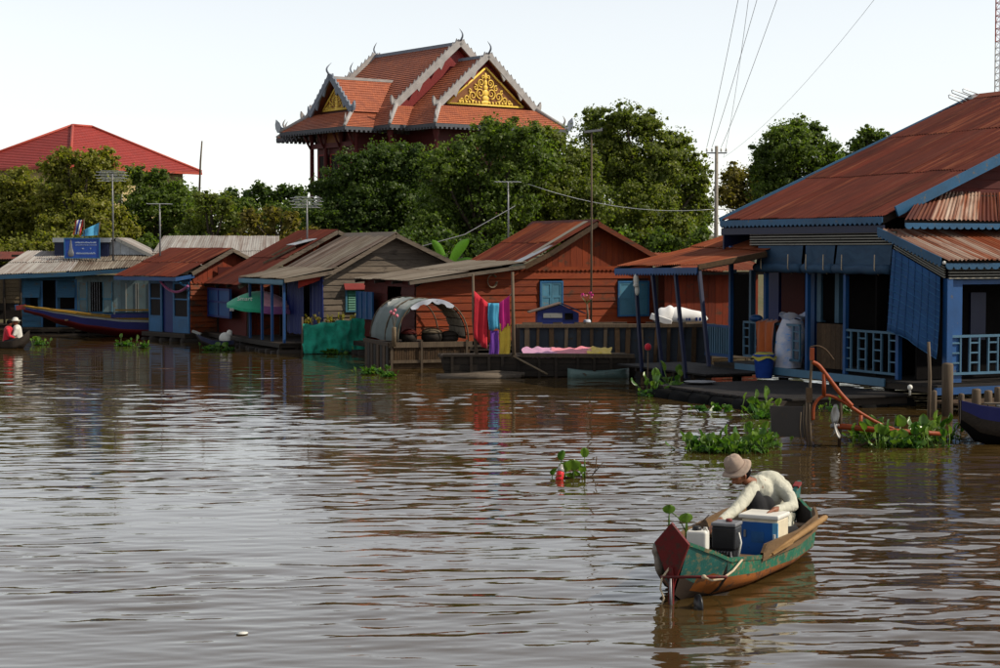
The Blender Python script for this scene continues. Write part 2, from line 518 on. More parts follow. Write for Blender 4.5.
cloth('flag_cyan', (0.10, 0.42, 0.68)); cloth('flag_red', (0.5, 0.03, 0.03)); cloth('flag_blue', (0.03, 0.05, 0.28)); cloth('net', (0.30, 0.05, 0.16))
M['sign_blue'] = plain('sign_blue', (0.02, 0.07, 0.34), 0.5, noise=0.2)
M['sign_white'] = plain('sign_white', (0.42, 0.50, 0.62), 0.6)
M['tyre_dark'] = M['rubber']
# ------------------------------------------------------------------ water
def make_water():
    m, nt, b = _new('river_water')
    v = _coord(nt, (1.0, 2.6, 1), 'Object', rnd=False)
    n1 = _noise(nt, v, 2.2, 3, 0.5, 0.4)
    n2 = _noise(nt, v, 0.7, 3, 0.5)
    big = _coord(nt, (0.05, 0.12, 1), 'Object', rnd=False)
    n3 = _noise(nt, big, 1.0, 4, 0.6)
    c = _mix(nt, _ramp(nt, n3, 0.3, 0.7), (0.050, 0.029, 0.0085), (0.042, 0.027, 0.009))
    nt.links.new(c, b.inputs['Base Color'])
    b.inputs['Roughness'].default_value = 0.03
    b.inputs['IOR'].default_value = 1.6
    mth = _n(nt, 'ShaderNodeMath', operation='MULTIPLY_ADD')
    nt.links.new(n1, mth.inputs[0]); mth.inputs[1].default_value = 0.35
    nt.links.new(n2, mth.inputs[2])
    _bump(nt, mth.outputs[0], b, 0.2, 0.028)
    ys = [9.0]
    while ys[-1] < 74: ys.append(ys[-1] * 1.0024)
    ys = [-300, -100, -30, 0, 5] + ys + [78, 90, 110]
    xs = [0.0]
    while xs[-1] < 26: xs.append(xs[-1] + (0.06 if xs[-1] < 6 else 0.06 + 0.012 * (xs[-1] - 6)))
    xs = xs + [32, 45, 80, 160, 320]
    xs = np.array([-x for x in xs[:0:-1]] + xs); ys = np.array(ys)
    X, Y = np.meshgrid(xs, ys)
    Z = np.zeros_like(X)
    r = np.random.default_rng(5)
    dom = np.ones_like(X)
    for k in range(8):
        a = r.uniform(0.05, 0.5, 2); dom += 0.17 * np.sin(a[0] * X * 1.6 + r.uniform(0, 6) + a[1] * Y * 1.9)
    dom *= 0.42 + 0.85 / (1 + np.exp(-(X * 0.35 + (Y - 20) * 0.17)))
    dom = np.clip(dom, 0.25, 1.7) * (1 - 0.45 * np.clip((Y - 22) / 22, 0, 1))
    N = 90
    for i in range(N):
        lam = 0.13 * (1.5 / 0.13) ** r.random() ** 1.05
        k = 2 * pi / lam
        th = r.normal(0, 0.26) + (-0.16 if i % 3 else 0.15)
        sl = 0.0100 * (1.0 if lam < 0.45 else 0.62)
        ph = k * (X * sin(th) + Y * cos(th)) + r.uniform(0, 2 * pi)
        Z += (sl / k) * (np.sin(ph) + 0.25 * np.cos(2 * ph))
    Z *= dom
    fade = np.clip((26 - abs(X)) / 3, 0, 1) * np.clip((76 - Y) / 4, 0, 1) * np.clip((Y - 7) / 3, 0, 1)
    Z *= fade
    ny, nx = X.shape
    V = np.stack([X, Y, Z], -1).reshape(-1, 3)
    idx = np.arange(ny * nx).reshape(ny, nx)
    Q = np.stack([idx[:-1, :-1], idx[:-1, 1:], idx[1:, 1:], idx[1:, :-1]], -1).reshape(-1, 4)
    o = link_mesh('water', np_mesh('water', V, Q, m, smooth=True))
    tag(o, 'brown rippled river water reflecting sky and houses', kind='structure')
make_water()

# ------------------------------------------------------------------ bank
def make_ground():
    m, nt, b = _new('bank_earth')
    v = _coord(nt, (1, 1, 1), rnd=False)
    n = _noise(nt, v, 0.4, 8, 0.65)
    nt.links.new(_mix(nt, _ramp(nt, n, 0.35, 0.65), (0.055, 0.06, 0.02), (0.10, 0.075, 0.04)), b.inputs['Base Color'])
    b.inputs['Roughness'].default_value = 0.95
    _bump(nt, _noise(nt, v, 3, 6), b, 0.6, 0.1)
    xs = np.linspace(-400, 400, 160)
    ys = np.concatenate([np.linspace(70, 100, 40), np.linspace(104, 180, 24), np.linspace(200, 3000, 20)])
    X, Y = np.meshgrid(xs, ys)
    Z = -1.2 + 3.6 * np.clip((Y - 71) / 11, 0, 1) ** 0.8 + 0.25 * np.sin(X * .7 + Y * .3) * np.sin(X * .23 - Y * .41) + 2.0 * np.clip((Y - 110) / 40, 0, 1)
    ny, nx = X.shape
    V = np.stack([X, Y, Z], -1).reshape(-1, 3)
    idx = np.arange(ny * nx).reshape(ny, nx)
    Q = np.stack([idx[:-1, :-1], idx[:-1, 1:], idx[1:, 1:], idx[1:, :-1]], -1).reshape(-1, 4)
    o = link_mesh('ground', np_mesh('ground', V, Q, m, smooth=True))
    tag(o, 'earth river bank behind the houses', kind='structure')
make_ground()

# ------------------------------------------------------------------ trees
def leaf_cloud(blobs, density, size, r, flat=0.35, sub=58):
    """blobs: (center, radii) -> leaf quads gathered in clumps over each blob"""
    Vs, Ts = [], []
    for c, rad in blobs:
        c = np.array(c); rad = np.array(rad)
        area = 4 * pi * (np.prod(rad) ** (2 / 3))
        n = int(area * density)
        ns = max(8, int(sub * (area / 40) ** 0.7))
        d = r.normal(size=(ns, 3)); d /= np.linalg.norm(d, axis=1, keepdims=True)
        sr = r.uniform(0.62, 1.02, (ns, 1))
        sc_ = d * sr                                       # clump centres in unit-ball space
        srad = r.uniform(0.10, 0.24, ns)
        which = r.integers(0, ns, n)
        e = r.normal(size=(n, 3)); e /= np.linalg.norm(e, axis=1, keepdims=True)
        q = r.random((n, 1)) ** 0.45
        P = sc_[which] + e * q * srad[which][:, None] * np.array([1.15, 1.15, 0.75])
        loose = r.random(n) < 0.30
        lo = r.normal(size=(n, 3)); lo /= np.linalg.norm(lo, axis=1, keepdims=True)
        P[loose] = (lo * r.uniform(0.1, 1.14, (n, 1)))[loose]
        W = P * rad + c
        out = e * 0.7 + P * 0.5 + np.array([0, 0, flat]) + r.normal(size=(n, 3)) * 0.55
        out /= np.linalg.norm(out, axis=1, keepdims=True)
        t = r.normal(size=(n, 3)) + np.array([0, 0, -0.35])
        t -= out * (t * out).sum(1, keepdims=True); t /= np.linalg.norm(t, axis=1, keepdims=True)
        s = np.cross(out, t)
        L = size * r.uniform(0.65, 1.35, (n, 1)) * np.where((np.linalg.norm(P, axis=1) < .7)[:, None], 1.9, 1.0); Wd = L * r.uniform(0.34, 0.52, (n, 1))
        base = W - t * L * .5; tip = W + t * L * .5 - out * L * 0.12
        a = W + s * Wd + out * L * 0.08; b_ = W - s * Wd + out * L * 0.08
        Vs.append(np.stack([base, a, tip, b_], 1).reshape(-1, 3))
        ti = np.clip(0.5 + (r.random(ns)[which] - 0.5) * 0.42 + r.normal(0, 0.17, n) + r.normal(0, 0.06), 0, 1)
        Ts.append(np.repeat(ti, 4))
    V = np.concatenate(Vs); T = np.concatenate(Ts)
    Q = np.arange(len(V)).reshape(-1, 4)
    return V, Q, T

def gz(Y): return -1.2 + 3.6 * min(1, max(0, (Y - 71) / 11)) ** 0.8 + 2.0 * min(1, max(0, (Y - 110) / 40))
_tn = [0]
def tree(name, label, Y, pb, mat, density=200, size=0.125, group=None, trunk=True, cat='tree', fill=1.0):
    """pb: crown lobes as (px, py, r_px); Y: distance; every lobe gets its own depth"""
    _tn[0] += 1
    r = np.random.default_rng(100 + _tn[0])
    k = Y / F
    lobes = []
    for i, (px, py, rp) in enumerate(pb):
        yy = Y + r.uniform(-0.9, 0.9) * rp * k
        p = at(px, py, yy)
        R = rp * yy / F
        lobes.append((Vector(p), (R * 1.02, R * r.uniform(0.95, 1.25), R * r.uniform(0.9, 1.0))))
    xs = [p.x for p, _ in lobes]
    bx = sum(xs) / len(xs); by = Y
    g = gz(Y) - 0.1 if Y > 71 else 0
    root = empty(name, (bx, by, g), r.uniform(-.3, .3) * 0, label, cat, group)
    B = [((p.x - bx, p.y - by, p.z - g), rd) for p, rd in lobes]
    V, Q, T = leaf_cloud(B, density * fill, size, r)
    link_mesh('crown', np_mesh('crown', V, Q, mat, tint=T), root)
    if trunk:
        mb = MB()
        low = min(b[0][2] for b in B); hi = max(b[0][2] for b in B)
        h0 = max(0.8, low * 0.7 + 0.3)
        tr = 0.05 * hi * 0.5 + 0.10
        mb.tube([(0, 0, -0.2), (0.1, 0.05, h0 * .5), (0, 0, h0), (0.05, 0.05, (h0 + hi) / 2), (0.0, 0.1, hi * .95)], [tr * 1.3, tr, tr * .85, tr * .5, tr * .15], 8)
        for c, rd in B:
            c = Vector(c)
            st = Vector((0, 0, h0 * r.uniform(0.7, 1.0)))
            mid = st.lerp(c, 0.55) + Vector((0, 0, -0.15))
            mb.tube([st, mid, c, c + Vector((r.normal() * .4, r.normal() * .4, rd[2] * .6))], [tr * .5, tr * .32, tr * .18, tr * .06], 6)
        mb.build('trunk', M['bark'], root, smooth=True)
    return root
GB = 'trees along the river bank'
tree('broad_tree', 'dark green tree just below the small left gable of the temple', 90, [(332, 192, 24), (356, 175, 27), (388, 163, 27), (322, 218, 22), (362, 212, 34), (400, 200, 32), (415, 165, 22), (345, 240, 26), (390, 240, 30)], M['leaf_dark'], group=GB)
tree('broad_tree', 'green tree with sunlit top below the large gold temple gable', 85, [(440, 168, 26), (462, 158, 24), (492, 140, 25), (520, 142, 25), (540, 160, 24), (452, 205, 36), (500, 195, 40), (430, 232, 28), (480, 235, 30)], M['leaf_green'], group=GB)
tree('broad_tree', 'olive tree behind the tall bare antenna pole', 88, [(552, 142, 20), (575, 165, 26), (545, 190, 34), (580, 205, 34), (555, 232, 28), (525, 235, 26)], M['leaf_mid'], group=GB)
tree('broad_tree', 'tallest broad crowned tree left of the concrete power pole', 93, [(598, 128, 24), (625, 118, 18), (648, 128, 20), (678, 145, 18), (612, 160, 34), (655, 168, 36), (692, 168, 19), (640, 210, 40), (688, 205, 26), (700, 185, 15), (605, 228, 28), (672, 235, 28)], M['leaf_mid'], group=GB, density=210)
tree('broad_tree', 'dark brownish tree just right of the concrete power pole', 104, [(735, 176, 15), (755, 178, 15), (742, 198, 20), (764, 200, 18), (725, 195, 14), (750, 218, 20), (778, 205, 14)], M['leaf_brown'], group=GB, density=200)
tree('round_tree', 'round topped tree standing alone against the sky behind the rusty roof', 98, [(797, 128, 15), (780, 136, 16), (813, 136, 16), (797, 150, 25), (766, 153, 17), (828, 152, 15), (785, 175, 26), (818, 172, 22), (838, 163, 9), (760, 170, 13), (765, 190, 18), (835, 185, 18)], M['leaf_green'], group=GB, density=230, size=0.125)
tree('small_tree', 'small tree tip peeking over the edge of the big rusty roof', 125, [(868, 135, 10), (855, 146, 9), (880, 138, 10), (868, 153, 17), (888, 155, 11), (845, 160, 10)], M['leaf_green'], group=GB, density=150, size=0.16)
tree('bank_tree', 'olive bushy tree at the left edge under the red hipped roof', 92, [(2, 190, 19), (22, 182, 18), (8, 215, 26), (38, 205, 24), (20, 240, 26), (-15, 230, 24), (-25, 200, 22)], M['leaf_olive'], group=GB)
tree('bank_tree', 'olive green tree with pointed top in front of the red hipped roof', 90, [(52, 168, 15), (66, 158, 13), (88, 163, 16), (105, 158, 13), (70, 185, 24), (108, 182, 22), (88, 212, 28), (62, 232, 26), (115, 232, 26), (48, 205, 20)], M['leaf_olive'], group=GB)
tree('bank_tree', 'olive bank tree half outside the left edge', 96, [(-60, 190, 24), (-95, 200, 26), (-45, 225, 24), (-85, 230, 28), (-130, 215, 26), (-125, 238, 26)], M['leaf_olive'], group=GB)
tree('bank_tree', 'dark green tree behind the two flags antenna pole', 94, [(135, 176, 14), (155, 180, 15), (178, 190, 14), (148, 205, 24), (182, 210, 20), (135, 230, 24), (165, 238, 24)], M['leaf_green'], group=GB)
tree('bank_tree', 'low olive tree right of the tilted bare pole', 88, [(205, 200, 12), (225, 205, 14), (200, 225, 20), (232, 228, 18), (215, 245, 20), (190, 240, 18)], M['leaf_mid'], group=GB)
tree('bank_tree', 'yellowish brown bushy tree behind the pale tin roof', 84, [(250, 218, 13), (272, 216, 12), (292, 222, 12), (262, 236, 17), (290, 240, 15), (312, 235, 11), (325, 240, 10), (240, 238, 14)], M['leaf_brown'], group=GB)
tree('far_tree', 'dark spreading tree far behind between red roof and temple', 128, [(258, 187, 7), (266, 193, 8), (285, 193, 10), (298, 193, 10), (272, 203, 14), (296, 206, 14), (250, 200, 12), (230, 198, 12), (235, 215, 16), (262, 222, 16), (295, 224, 16)], M['leaf_dark'], group=GB, density=110, size=0.2)
GC = 'trees in the back row on the bank'
tree('back_tree', 'shadowy back row tree filling the gap under the red hipped roof', 112, [(10, 200, 26), (50, 200, 24), (95, 198, 24), (140, 205, 22), (20, 235, 26), (70, 232, 26), (120, 232, 24)], M['leaf_green'], group=GC)
tree('back_tree', 'shadowy back row tree left of the temple below the pale sky', 112, [(165, 205, 20), (190, 205, 18), (215, 208, 16), (245, 212, 16), (280, 214, 16), (305, 212, 16), (175, 240, 18), (215, 242, 18), (260, 242, 18), (300, 240, 18)], M['leaf_green'], group=GC)
tree('back_tree', 'shadowy back row tree in front of the temple hall', 112, [(350, 195, 24), (400, 192, 26), (450, 190, 28), (345, 230, 24), (400, 228, 26), (460, 228, 26)], M['leaf_dark'], group=GC)
tree('back_tree', 'shadowy back row tree behind the tallest broad crown', 114, [(520, 180, 28), (570, 180, 28), (620, 180, 30), (670, 188, 26), (530, 225, 28), (590, 225, 28), (650, 228, 28), (698, 220, 18)], M['leaf_green'], group=GC)
for i, (lab, px, Y, mt, pb) in enumerate([
    ('low shrub behind the blue sign and flags', 60, 79, 'leaf_olive', [(20, 250, 18), (50, 245, 18), (80, 246, 17), (110, 244, 17), (0, 255, 17)]),
    ('low dark shrub behind the pale tin roof', 190, 78, 'leaf_green', [(150, 248, 16), (180, 247, 15), (210, 250, 14), (240, 248, 14)]),
    ('low dark shrub behind the weathered grey house', 400, 79, 'leaf_dark', [(330, 252, 16), (360, 248, 18), (400, 246, 20), (440, 248, 20), (475, 250, 18)]),
    ('low shrub behind the orange wooden house', 600, 79, 'leaf_green', [(510, 248, 18), (560, 245, 18), (620, 245, 20), (660, 246, 20), (700, 240, 18), (735, 240, 18)]),
    ('low dark shrub behind the big rusty roof', 800, 84, 'leaf_dark', [(760, 225, 18), (800, 220, 20), (840, 222, 20), (880, 222, 22)])]):
    tree('shrub', lab, Y, pb, M[mt], density=170, size=0.13, trunk=False, cat='shrub', group='shrubs at the foot of the bank')

# ------------------------------------------------------------------ banana plant
def banana():
    p = at(448, 262, 62)
    root = empty('banana_plant', (p.x, p.y, 0.3), 0, 'banana plant with two bright leaves behind the weathered grey house', 'plant')
    mb = MB(); mb.tube([(0, 0, 0), (0.02, 0, 1.2), (0, 0, 2.2)], [.12, .1, .05], 8); mb.build('stem', M['stem'], root, True)
    for (bx, by), (tx, ty), w in (((446, 264), (432, 240), 0.13), ((450, 264), (469, 239), 0.17), ((447, 266), (420, 262), .12), ((452, 266), (478, 262), .12)):
        a = at(bx, by, 62) - root.location; b = at(tx, ty, 61.6) - root.location
        d = b - a; side = d.cross(Vector((0, -1, 0.2))).normalized()
        rows = []
        for i in range(11):
            t = i / 10
            c = a + d * t + Vector((0, 0, 0.10 * sin(pi * t)))
            ww = w * (sin(pi * min(1, t * .96 + .04)) ** 0.6) + .01
            nn = Vector((0, -1, 0))
            rows.append([c - side * ww - nn * ww * .35, c - side * ww * .5 - nn * ww * .1, c, c + side * ww * .5 - nn * ww * .1, c + side * ww - nn * ww * .35])
        MB().grid(rows).build('leaf', M['banana'], root, True)
banana()
# ------------------------------------------------------------------ tiled temple on the bank
def tile_mat(name, c1, c2, c3, tw=0.22, th=0.3):
    m, nt, b = _new(name)
    v = _coord(nt, (1, 1, 1), 'UV', rnd=False)
    br = _n(nt, 'ShaderNodeTexBrick', Scale=1.0)
    br.inputs['Brick Width'].default_value = tw; br.inputs['Row Height'].default_value = th
    br.inputs['Mortar Size'].default_value = 0.012; br.inputs['Bias'].default_value = 0.0
    br.inputs['Color1'].default_value = (*c1, 1); br.inputs['Color2'].default_value = (*c2, 1); br.inputs['Mortar'].default_value = (*tuple(x * .45 for x in c2), 1)
    nt.links.new(v, br.inputs['Vector'])
    n = _noise(nt, v, 0.8, 6, 0.6)
    c = _mix(nt, _ramp(nt, n, 0.42, 0.75, 0, 0.7), br.outputs[0], c3)
    nt.links.new(c, b.inputs['Base Color'])
    b.inputs['Roughness'].default_value = 0.6
    _bump(nt, br.outputs[1], b, 0.5, -0.03)
    return m
M['tile'] = tile_mat('tile', (0.38, 0.105, 0.040), (0.28, 0.073, 0.030), (0.20, 0.056, 0.030))
M['tile_red'] = tile_mat('tile_red', (0.30, 0.030, 0.020), (0.25, 0.024, 0.017), (0.21, 0.023, 0.016), 0.33, 0.42)
M['temple_red'] = plain('temple_red', (0.075, 0.008, 0.009), 0.6)
M['temple_red2'] = plain('temple_red2', (0.20, 0.013, 0.013), 0.6); M['column_red'] = plain('column_red', (0.085, 0.008, 0.009), 0.6); M['temple_eave'] = plain('temple_eave', (0.085, 0.09, 0.105), .8)
M['temple_stone'] = plain('temple_stone', (0.36, 0.34, 0.33), 0.8, nscale=2)
M['temple_blue'] = plain('temple_blue', (0.20, 0.23, 0.28), 0.8)
M['gold'] = plain('gold', (0.86, 0.58, 0.09), 0.45, 0.0, noise=0.15)
M['gold_field'] = plain('gold_field', (0.20, 0.07, 0.015), 0.6)

def tiles(name, A, B, C, D, mat, parent, course=0.3, lift=0.05):
    """stepped tile courses between eave A-B and top D-C"""
    A, B, C, D = map(Vector, (A, B, C, D))
    nrm = (B - A).cross(D - A).normalized()
    if nrm.z < 0: nrm = -nrm
    L = ((D - A).length + (C - B).length) / 2
    n = max(2, int(L / course))
    mb = MB(); mb.uv = []
    W = max((B - A).length, (C - D).length); e = (B - A).normalized() if (B - A).length > 1e-3 else (C - D).normalized()
    for i in range(n):
        t0, t1 = i / n, (i + 1) / n
        P = [A.lerp(D, t0), B.lerp(C, t0), B.lerp(C, t1), A.lerp(D, t1)]
        mb.add([P[0] + nrm * lift, P[1] + nrm * lift, P[2] + nrm * 0.005, P[3] + nrm * 0.005, P[0] - nrm * .01, P[1] - nrm * .01],
               [(0, 1, 2, 3), (4, 5, 1, 0)])
        us = [(p - A).dot(e) for p in P]
        mb.uv += [(us[0], t0 * L), (us[1], t0 * L), (us[2], t1 * L), (us[3], t1 * L), (us[0], t0 * L), (us[1], t0 * L)]
    # underside board
    mb.add([A - nrm * .12, B - nrm * .12, C - nrm * .12, D - nrm * .12], [(0, 3, 2, 1)])
    mb.uv += [(0, 0)] * 4
    return mb.build(name, mat, parent)

def finial(mb, base, dirv, h, r, curl=0.35):
    """slender S curved roof horn"""
    base = Vector(base); d = Vector(dirv).normalized()
    pts, rs = [], []
    for i in range(9):
        t = i / 8
        pts.append(base + d * (h * curl * (sin(t * pi * 1.15) * 0.9)) + Vector((0, 0, h * t)))
        rs.append(r * (1 - t) ** 0.8 * (1 + 0.5 * sin(pi * t)) + 0.012)
    mb.tube(pts, rs, 6)
def flame(mb, base, dirv, h, w, nrm):
    base = Vector(base); d = Vector(dirv).normalized(); n = Vector(nrm).normalized()
    poly = [base - d * w, base - d * w * .9 + Vector((0, 0, h * .35)), base - d * w * .2 + Vector((0, 0, h * .45)), base + d * w * .1 + Vector((0, 0, h * .75)),
            base + d * w * .9 + Vector((0, 0, h)), base + d * w * 1.1 + Vector((0, 0, h * .6)), base + d * w * 1.0 + Vector((0, 0, h * .3)), base + d * w * .6]
    mb.prism([p - n * .09 for p in poly], n * .18)
def bargeboard(parent, foot, apex, nrm, mat, w=0.42, teeth=True, horn=True):
    """rake board with flame teeth, from foot up to apex"""
    foot, apex, n = Vector(foot), Vector(apex), Vector(nrm).normalized()
    d = (apex - foot).normalized()
    up = Vector((0, 0, 1)) - d * d.z
    up.normalize()
    L = (apex - foot).length
    mb = MB()
    mb.prism([foot - up * w * .5, apex - up * w * .5, apex + up * w * .5, foot + up * w * .5], n * .16)
    if teeth:
        k = int(L / 0.5)
        for i in range(k):
            p = foot + d * (L * (i + 0.35) / k) + up * w * .48
            mb.prism([p - d * .12, p + d * .12, p + d * .22 + up * .17], n * .12)
        for t in (0.36, 0.70):   # hanging notch
            p = foot + d * (L * t) - up * w * .5
            mb.prism([p - d * .5, p + d * .25, p - d * .5 - up * .3], n * .13)
    o = mb.build('bargeboard', mat, parent)
    fm = MB()
    hd = Vector((-d.x, -d.y, 0))
    flame(fm, foot + Vector((0, 0, w * .1)) + hd * .15, hd, .8, 0.24, n)
    fm.build('foot_finial', mat, parent)
    return o

def temple():
    fr = Frame(-3.33, 150, 37)
    root = fr.root('temple_pavilion', 'tiled temple with steep tiered orange roofs and golden carved gable above the trees', 'temple')
    y0t, y1t = 0.0, 12.6
    # --- upper roof
    roof = MB().box(-.18, .18, y0t, y1t, 20.15, 20.42).build('ridge_beam', M['temple_blue'], root)
    def gable_roof(x, y0, y1, zr, hw, ze, nm, xc=0.0):
        """ridge along y"""
        tiles('tile_slope', (xc - hw, y1, ze), (xc - hw, y0, ze), (xc, y0, zr), (xc, y1, zr), M['tile'], root)
        tiles('tile_slope', (xc + hw, y0, ze), (xc + hw, y1, ze), (xc, y1, zr), (xc, y0, zr), M['tile'], root)
    gable_roof(0, 0.05, 12.55, 20.25, 6.4, 14.8, '')
    for yy, n in ((0.0, -1), (12.6, 1)):
        for sx in (-1, 1):
            bargeboard(root, (sx * 6.5, yy, 14.85), (0, yy, 20.4), (0, n, 0), M['temple_stone'], w=0.55)
        mb = MB(); finial(mb, (0, yy + n * .1, 20.5), (0, n, 0), 1.0, .07); mb.build('horn_finial', M['temple_blue'], root, True)
        MB().prism([(-6.1, yy - n * .5, 14.9), (6.1, yy - n * .5, 14.9), (0, yy - n * .5, 20.0)], (0, -n * .2, 0)).build('gable_wall', M['temple_red2'], root)
    # --- front and rear lower tiers
    for ya, yb, n in ((-3.9, 0.0, -1), (12.6, 16.5, 1)):
        gable_roof(0, min(ya, yb), max(ya, yb), 18.85, 5.0, 14.55, '')
        ye = ya if n < 0 else yb
        MB().box(-.16, .16, min(ya, yb), max(ya, yb), 18.78, 19.02).build('ridge_beam', M['temple_blue'], root)
        for sx in (-1, 1):
            bargeboard(root, (sx * 5.1, ye, 14.6), (0, ye, 19.0), (0, n, 0), M['temple_stone'], w=0.52)
        mb = MB(); finial(mb, (0, ye + n * .1, 19.1), (0, n, 0), 1.0, .07); mb.build('horn_finial', M['temple_blue'], root, True)
        MB().prism([(-4.75, ye - n * .55, 14.5), (4.75, ye - n * .55, 14.5), (0, ye - n * .55, 18.65)], (0, -n * .25, 0)).build('gable_wall', M['temple_red2'], root)
    # carved golden pediment
    def pediment(P0, ux, nrm, hw, z0, h):
        """P0 centre bottom, ux horizontal axis, nrm outward"""
        P0, ux, nrm = Vector(P0), Vector(ux), Vector(nrm)
        def pt(u, v, k=0.0): return P0 + ux * u + Vector((0, 0, v)) + nrm * k
        ped = MB().prism([pt(-hw, 0, .0), pt(hw, 0, .0), pt(0, h, .0)], nrm * .06).build('pediment', M['gold_field'], root)
        mb = MB()
        for a, b in (((-hw, 0), (hw, 0)), ((-hw, 0), (0, h)), ((hw, 0), (0, h))):
            mb.bar(pt(*a, .1), pt(*b, .1), .12, .14)
        s = h / 3.4
        def spiral(cx, cy, r0, turns, a0, sgn, w):
            pts, rs = [], []
            N = int(14 * turns)
            for i in range(N + 1):
                t = i / N
                rr = r0 * (1 - 0.82 * t)
                a = a0 + sgn * 2 * pi * turns * t
                pts.append(pt(cx + rr * cos(a), cy + rr * sin(a), .1)); rs.append(w * (1 - 0.45 * t))
            mb.tube(pts, rs, 5)
        for sg in (-1, 1):
            for cx, cy, r0, tn, a0 in ((0.62, 1.05, .50, 1.5, -1.6), (0.52, 2.0, .40, 1.5, -1.8), (1.45, .80, .46, 1.5, -1.9), (2.1, .55, .32, 1.3, -1.7), (1.15, 1.55, .28, 1.2, 1.2), (0.25, 2.55, .2, 1.1, -1.2), (2.65, .38, .2, 1.1, -1.5), (1.78, 1.2, .2, 1.1, 1.0)):
                spiral(sg * cx * s, cy * s, r0 * s, tn, a0 if sg > 0 else pi - a0, sg, .075 * s)
            for i in range(8):      # row of upright petals along the bottom
                u = sg * (0.42 + i * .36) * s
                if abs(u) < hw - .35 * s:
                    mb.prism([pt(u - .12 * s, .08, .08), pt(u + .12 * s, .08, .08), pt(u + .08 * s, .26 * s, .08), pt(u, .38 * s, .08), pt(u - .08 * s, .26 * s, .08)], nrm * .08)
        for (v, rx, rz) in ((.25, .42, .2), (.62, .30, .28), (1.1, .24, .34), (1.6, .17, .26), (2.0, .1, .3), (2.6, .07, .35)):
            mb.ellip(pt(0, v * s, .08), (rx * s * abs(ux.x) + .08, rx * s * abs(ux.y) + .08, rz * s), 10, 7)
        mb.build('gold_carving', M['gold'], ped, True)
    pediment((0, -3.9 + .4, 14.95), (1, 0, 0), (0, -1, 0), 3.85, 14.9, 3.05)
    # --- left dormer arm (ridge along x)
    yc, hw = 4.85, 3.15
    xe = -9.5
    tiles('tile_slope', (xe, yc - hw, 14.35), (-3.0, yc - hw, 14.35), (-2.0, yc, 17.25), (xe, yc, 17.25), M['tile'], root)
    tiles('tile_slope', (-3.0, yc + hw, 14.35), (xe, yc + hw, 14.35), (xe, yc, 17.25), (-2.0, yc, 17.25), M['tile'], root)
    MB().box(xe, -3.5, yc - .14, yc + .14, 17.2, 17.42).build('ridge_beam', M['temple_stone'], root)
    for sy in (-1, 1):
        bargeboard(root, (xe, yc + sy * (hw + .1), 14.35), (xe, yc, 17.42), (-1, 0, 0), M['temple_blue'], w=.48)
    mb = MB(); finial(mb, (xe - .1, yc, 17.5), (-1, 0, 0), 1.0, .07); mb.build('horn_finial', M['temple_blue'], root, True)
    MB().prism([(xe + .7, yc - hw + .3, 14.2), (xe + .7, yc + hw - .3, 14.2), (xe + .7, yc, 17.0)], (.2, 0, 0)).build('gable_wall', M['temple_red'], root)
    pediment((xe + .6, yc, 14.7), (0, 1, 0), (-1, 0, 0), 2.1, 14.7, 1.9)
    # right dormer arm mirrors it, hidden side
    tiles('tile_slope', (3.0, yc - hw, 14.35), (9.5, yc - hw, 14.35), (9.5, yc, 17.25), (2.0, yc, 17.25), M['tile'], root)
    tiles('tile_slope', (9.5, yc + hw, 14.35), (3.0, yc + hw, 14.35), (2.0, yc, 17.25), (9.5, yc, 17.25), M['tile'], root)
    # --- skirt roofs: hipped frusta round each arm
    def skirt(x0, x1, y0, y1, ze, ix, iy, zt, corners):
        a = [(x0, y0), (x1, y0), (x1, y1), (x0, y1)]
        b = [(x0 + ix, y0 + iy), (x1 - ix, y0 + iy), (x1 - ix, y1 - iy), (x0 + ix, y1 - iy)]
        for i in range(4):
            j = (i + 1) % 4
            tiles('skirt_roof', (*a[i], ze), (*a[j], ze), (*b[j], zt), (*b[i], zt), M['tile'], root)
            mb = MB(); p, q = Vector((*a[i], ze - .12)), Vector((*a[j], ze - .12))
            mb.bar(p, q, .12, .26)
            nb = int((q - p).length / .42)
            for k in range(nb):
                t = p.lerp(q, (k + .5) / nb)
                mb.obox(t + Vector((0, 0, -.2)), (.2, .2, .16))
            mb.build('eave_board', M['temple_eave'], root)
        for i in corners:
            p, q = Vector((*a[i], ze + .08)), Vector((*b[i], zt + .08))
            MB().tube([p, p.lerp(q, .5), q], [.15, .17, .2], 6).build('hip_ridge', M['temple_stone'], root, True)
            dv = (p - q); dv.z = 0
            fm = MB(); finial(fm, p.lerp(q, .15) + Vector((0, 0, .1)), dv, 0.75, .07, .2)
            fm.build('hip_finial', M['temple_stone'], root, True)
    skirt(-11.2, -5.0, .1, 10.2, 13.0, 1.9, 1.9, 14.4, (0, 3))
    skirt(5.0, 11.2, .1, 10.2, 13.0, 1.9, 1.9, 14.4, (1, 2))
    skirt(-8.3, 8.3, -2.0, 14.8, 13.15, 1.9, 1.9, 14.85, (0, 1, 2, 3))
    skirt(-6.7, 6.7, -6.0, 2.0, 13.1, 1.8, 2.0, 14.7, (0, 1))
    skirt(-6.7, 6.7, 10.6, 18.6, 13.1, 1.8, 2.0, 14.7, (2, 3))
    fm = MB(); flame(fm, (-11.2, 10.2, 13.0), (-.7, .3, 0), 1.1, .38, (.3, .7, 0)); fm.build('corner_finial', M['temple_blue'], root)
    fm = MB(); flame(fm, (6.7, -6.0, 13.0), (.7, -.3, 0), 1.1, .38, (.3, .7, 0)); fm.build('corner_finial', M['temple_blue'], root)
    # --- hall below: walls, columns, brackets, windows, plinth
    MB().box(-6.2, 6.2, .6, 12.5, 5.2, 14.5).build('hall_wall', M['temple_red'], root)
    MB().box(-8.9, 8.9, 2.2, 8.0, 5.2, 14.4).build('hall_wall', M['temple_red'], root)
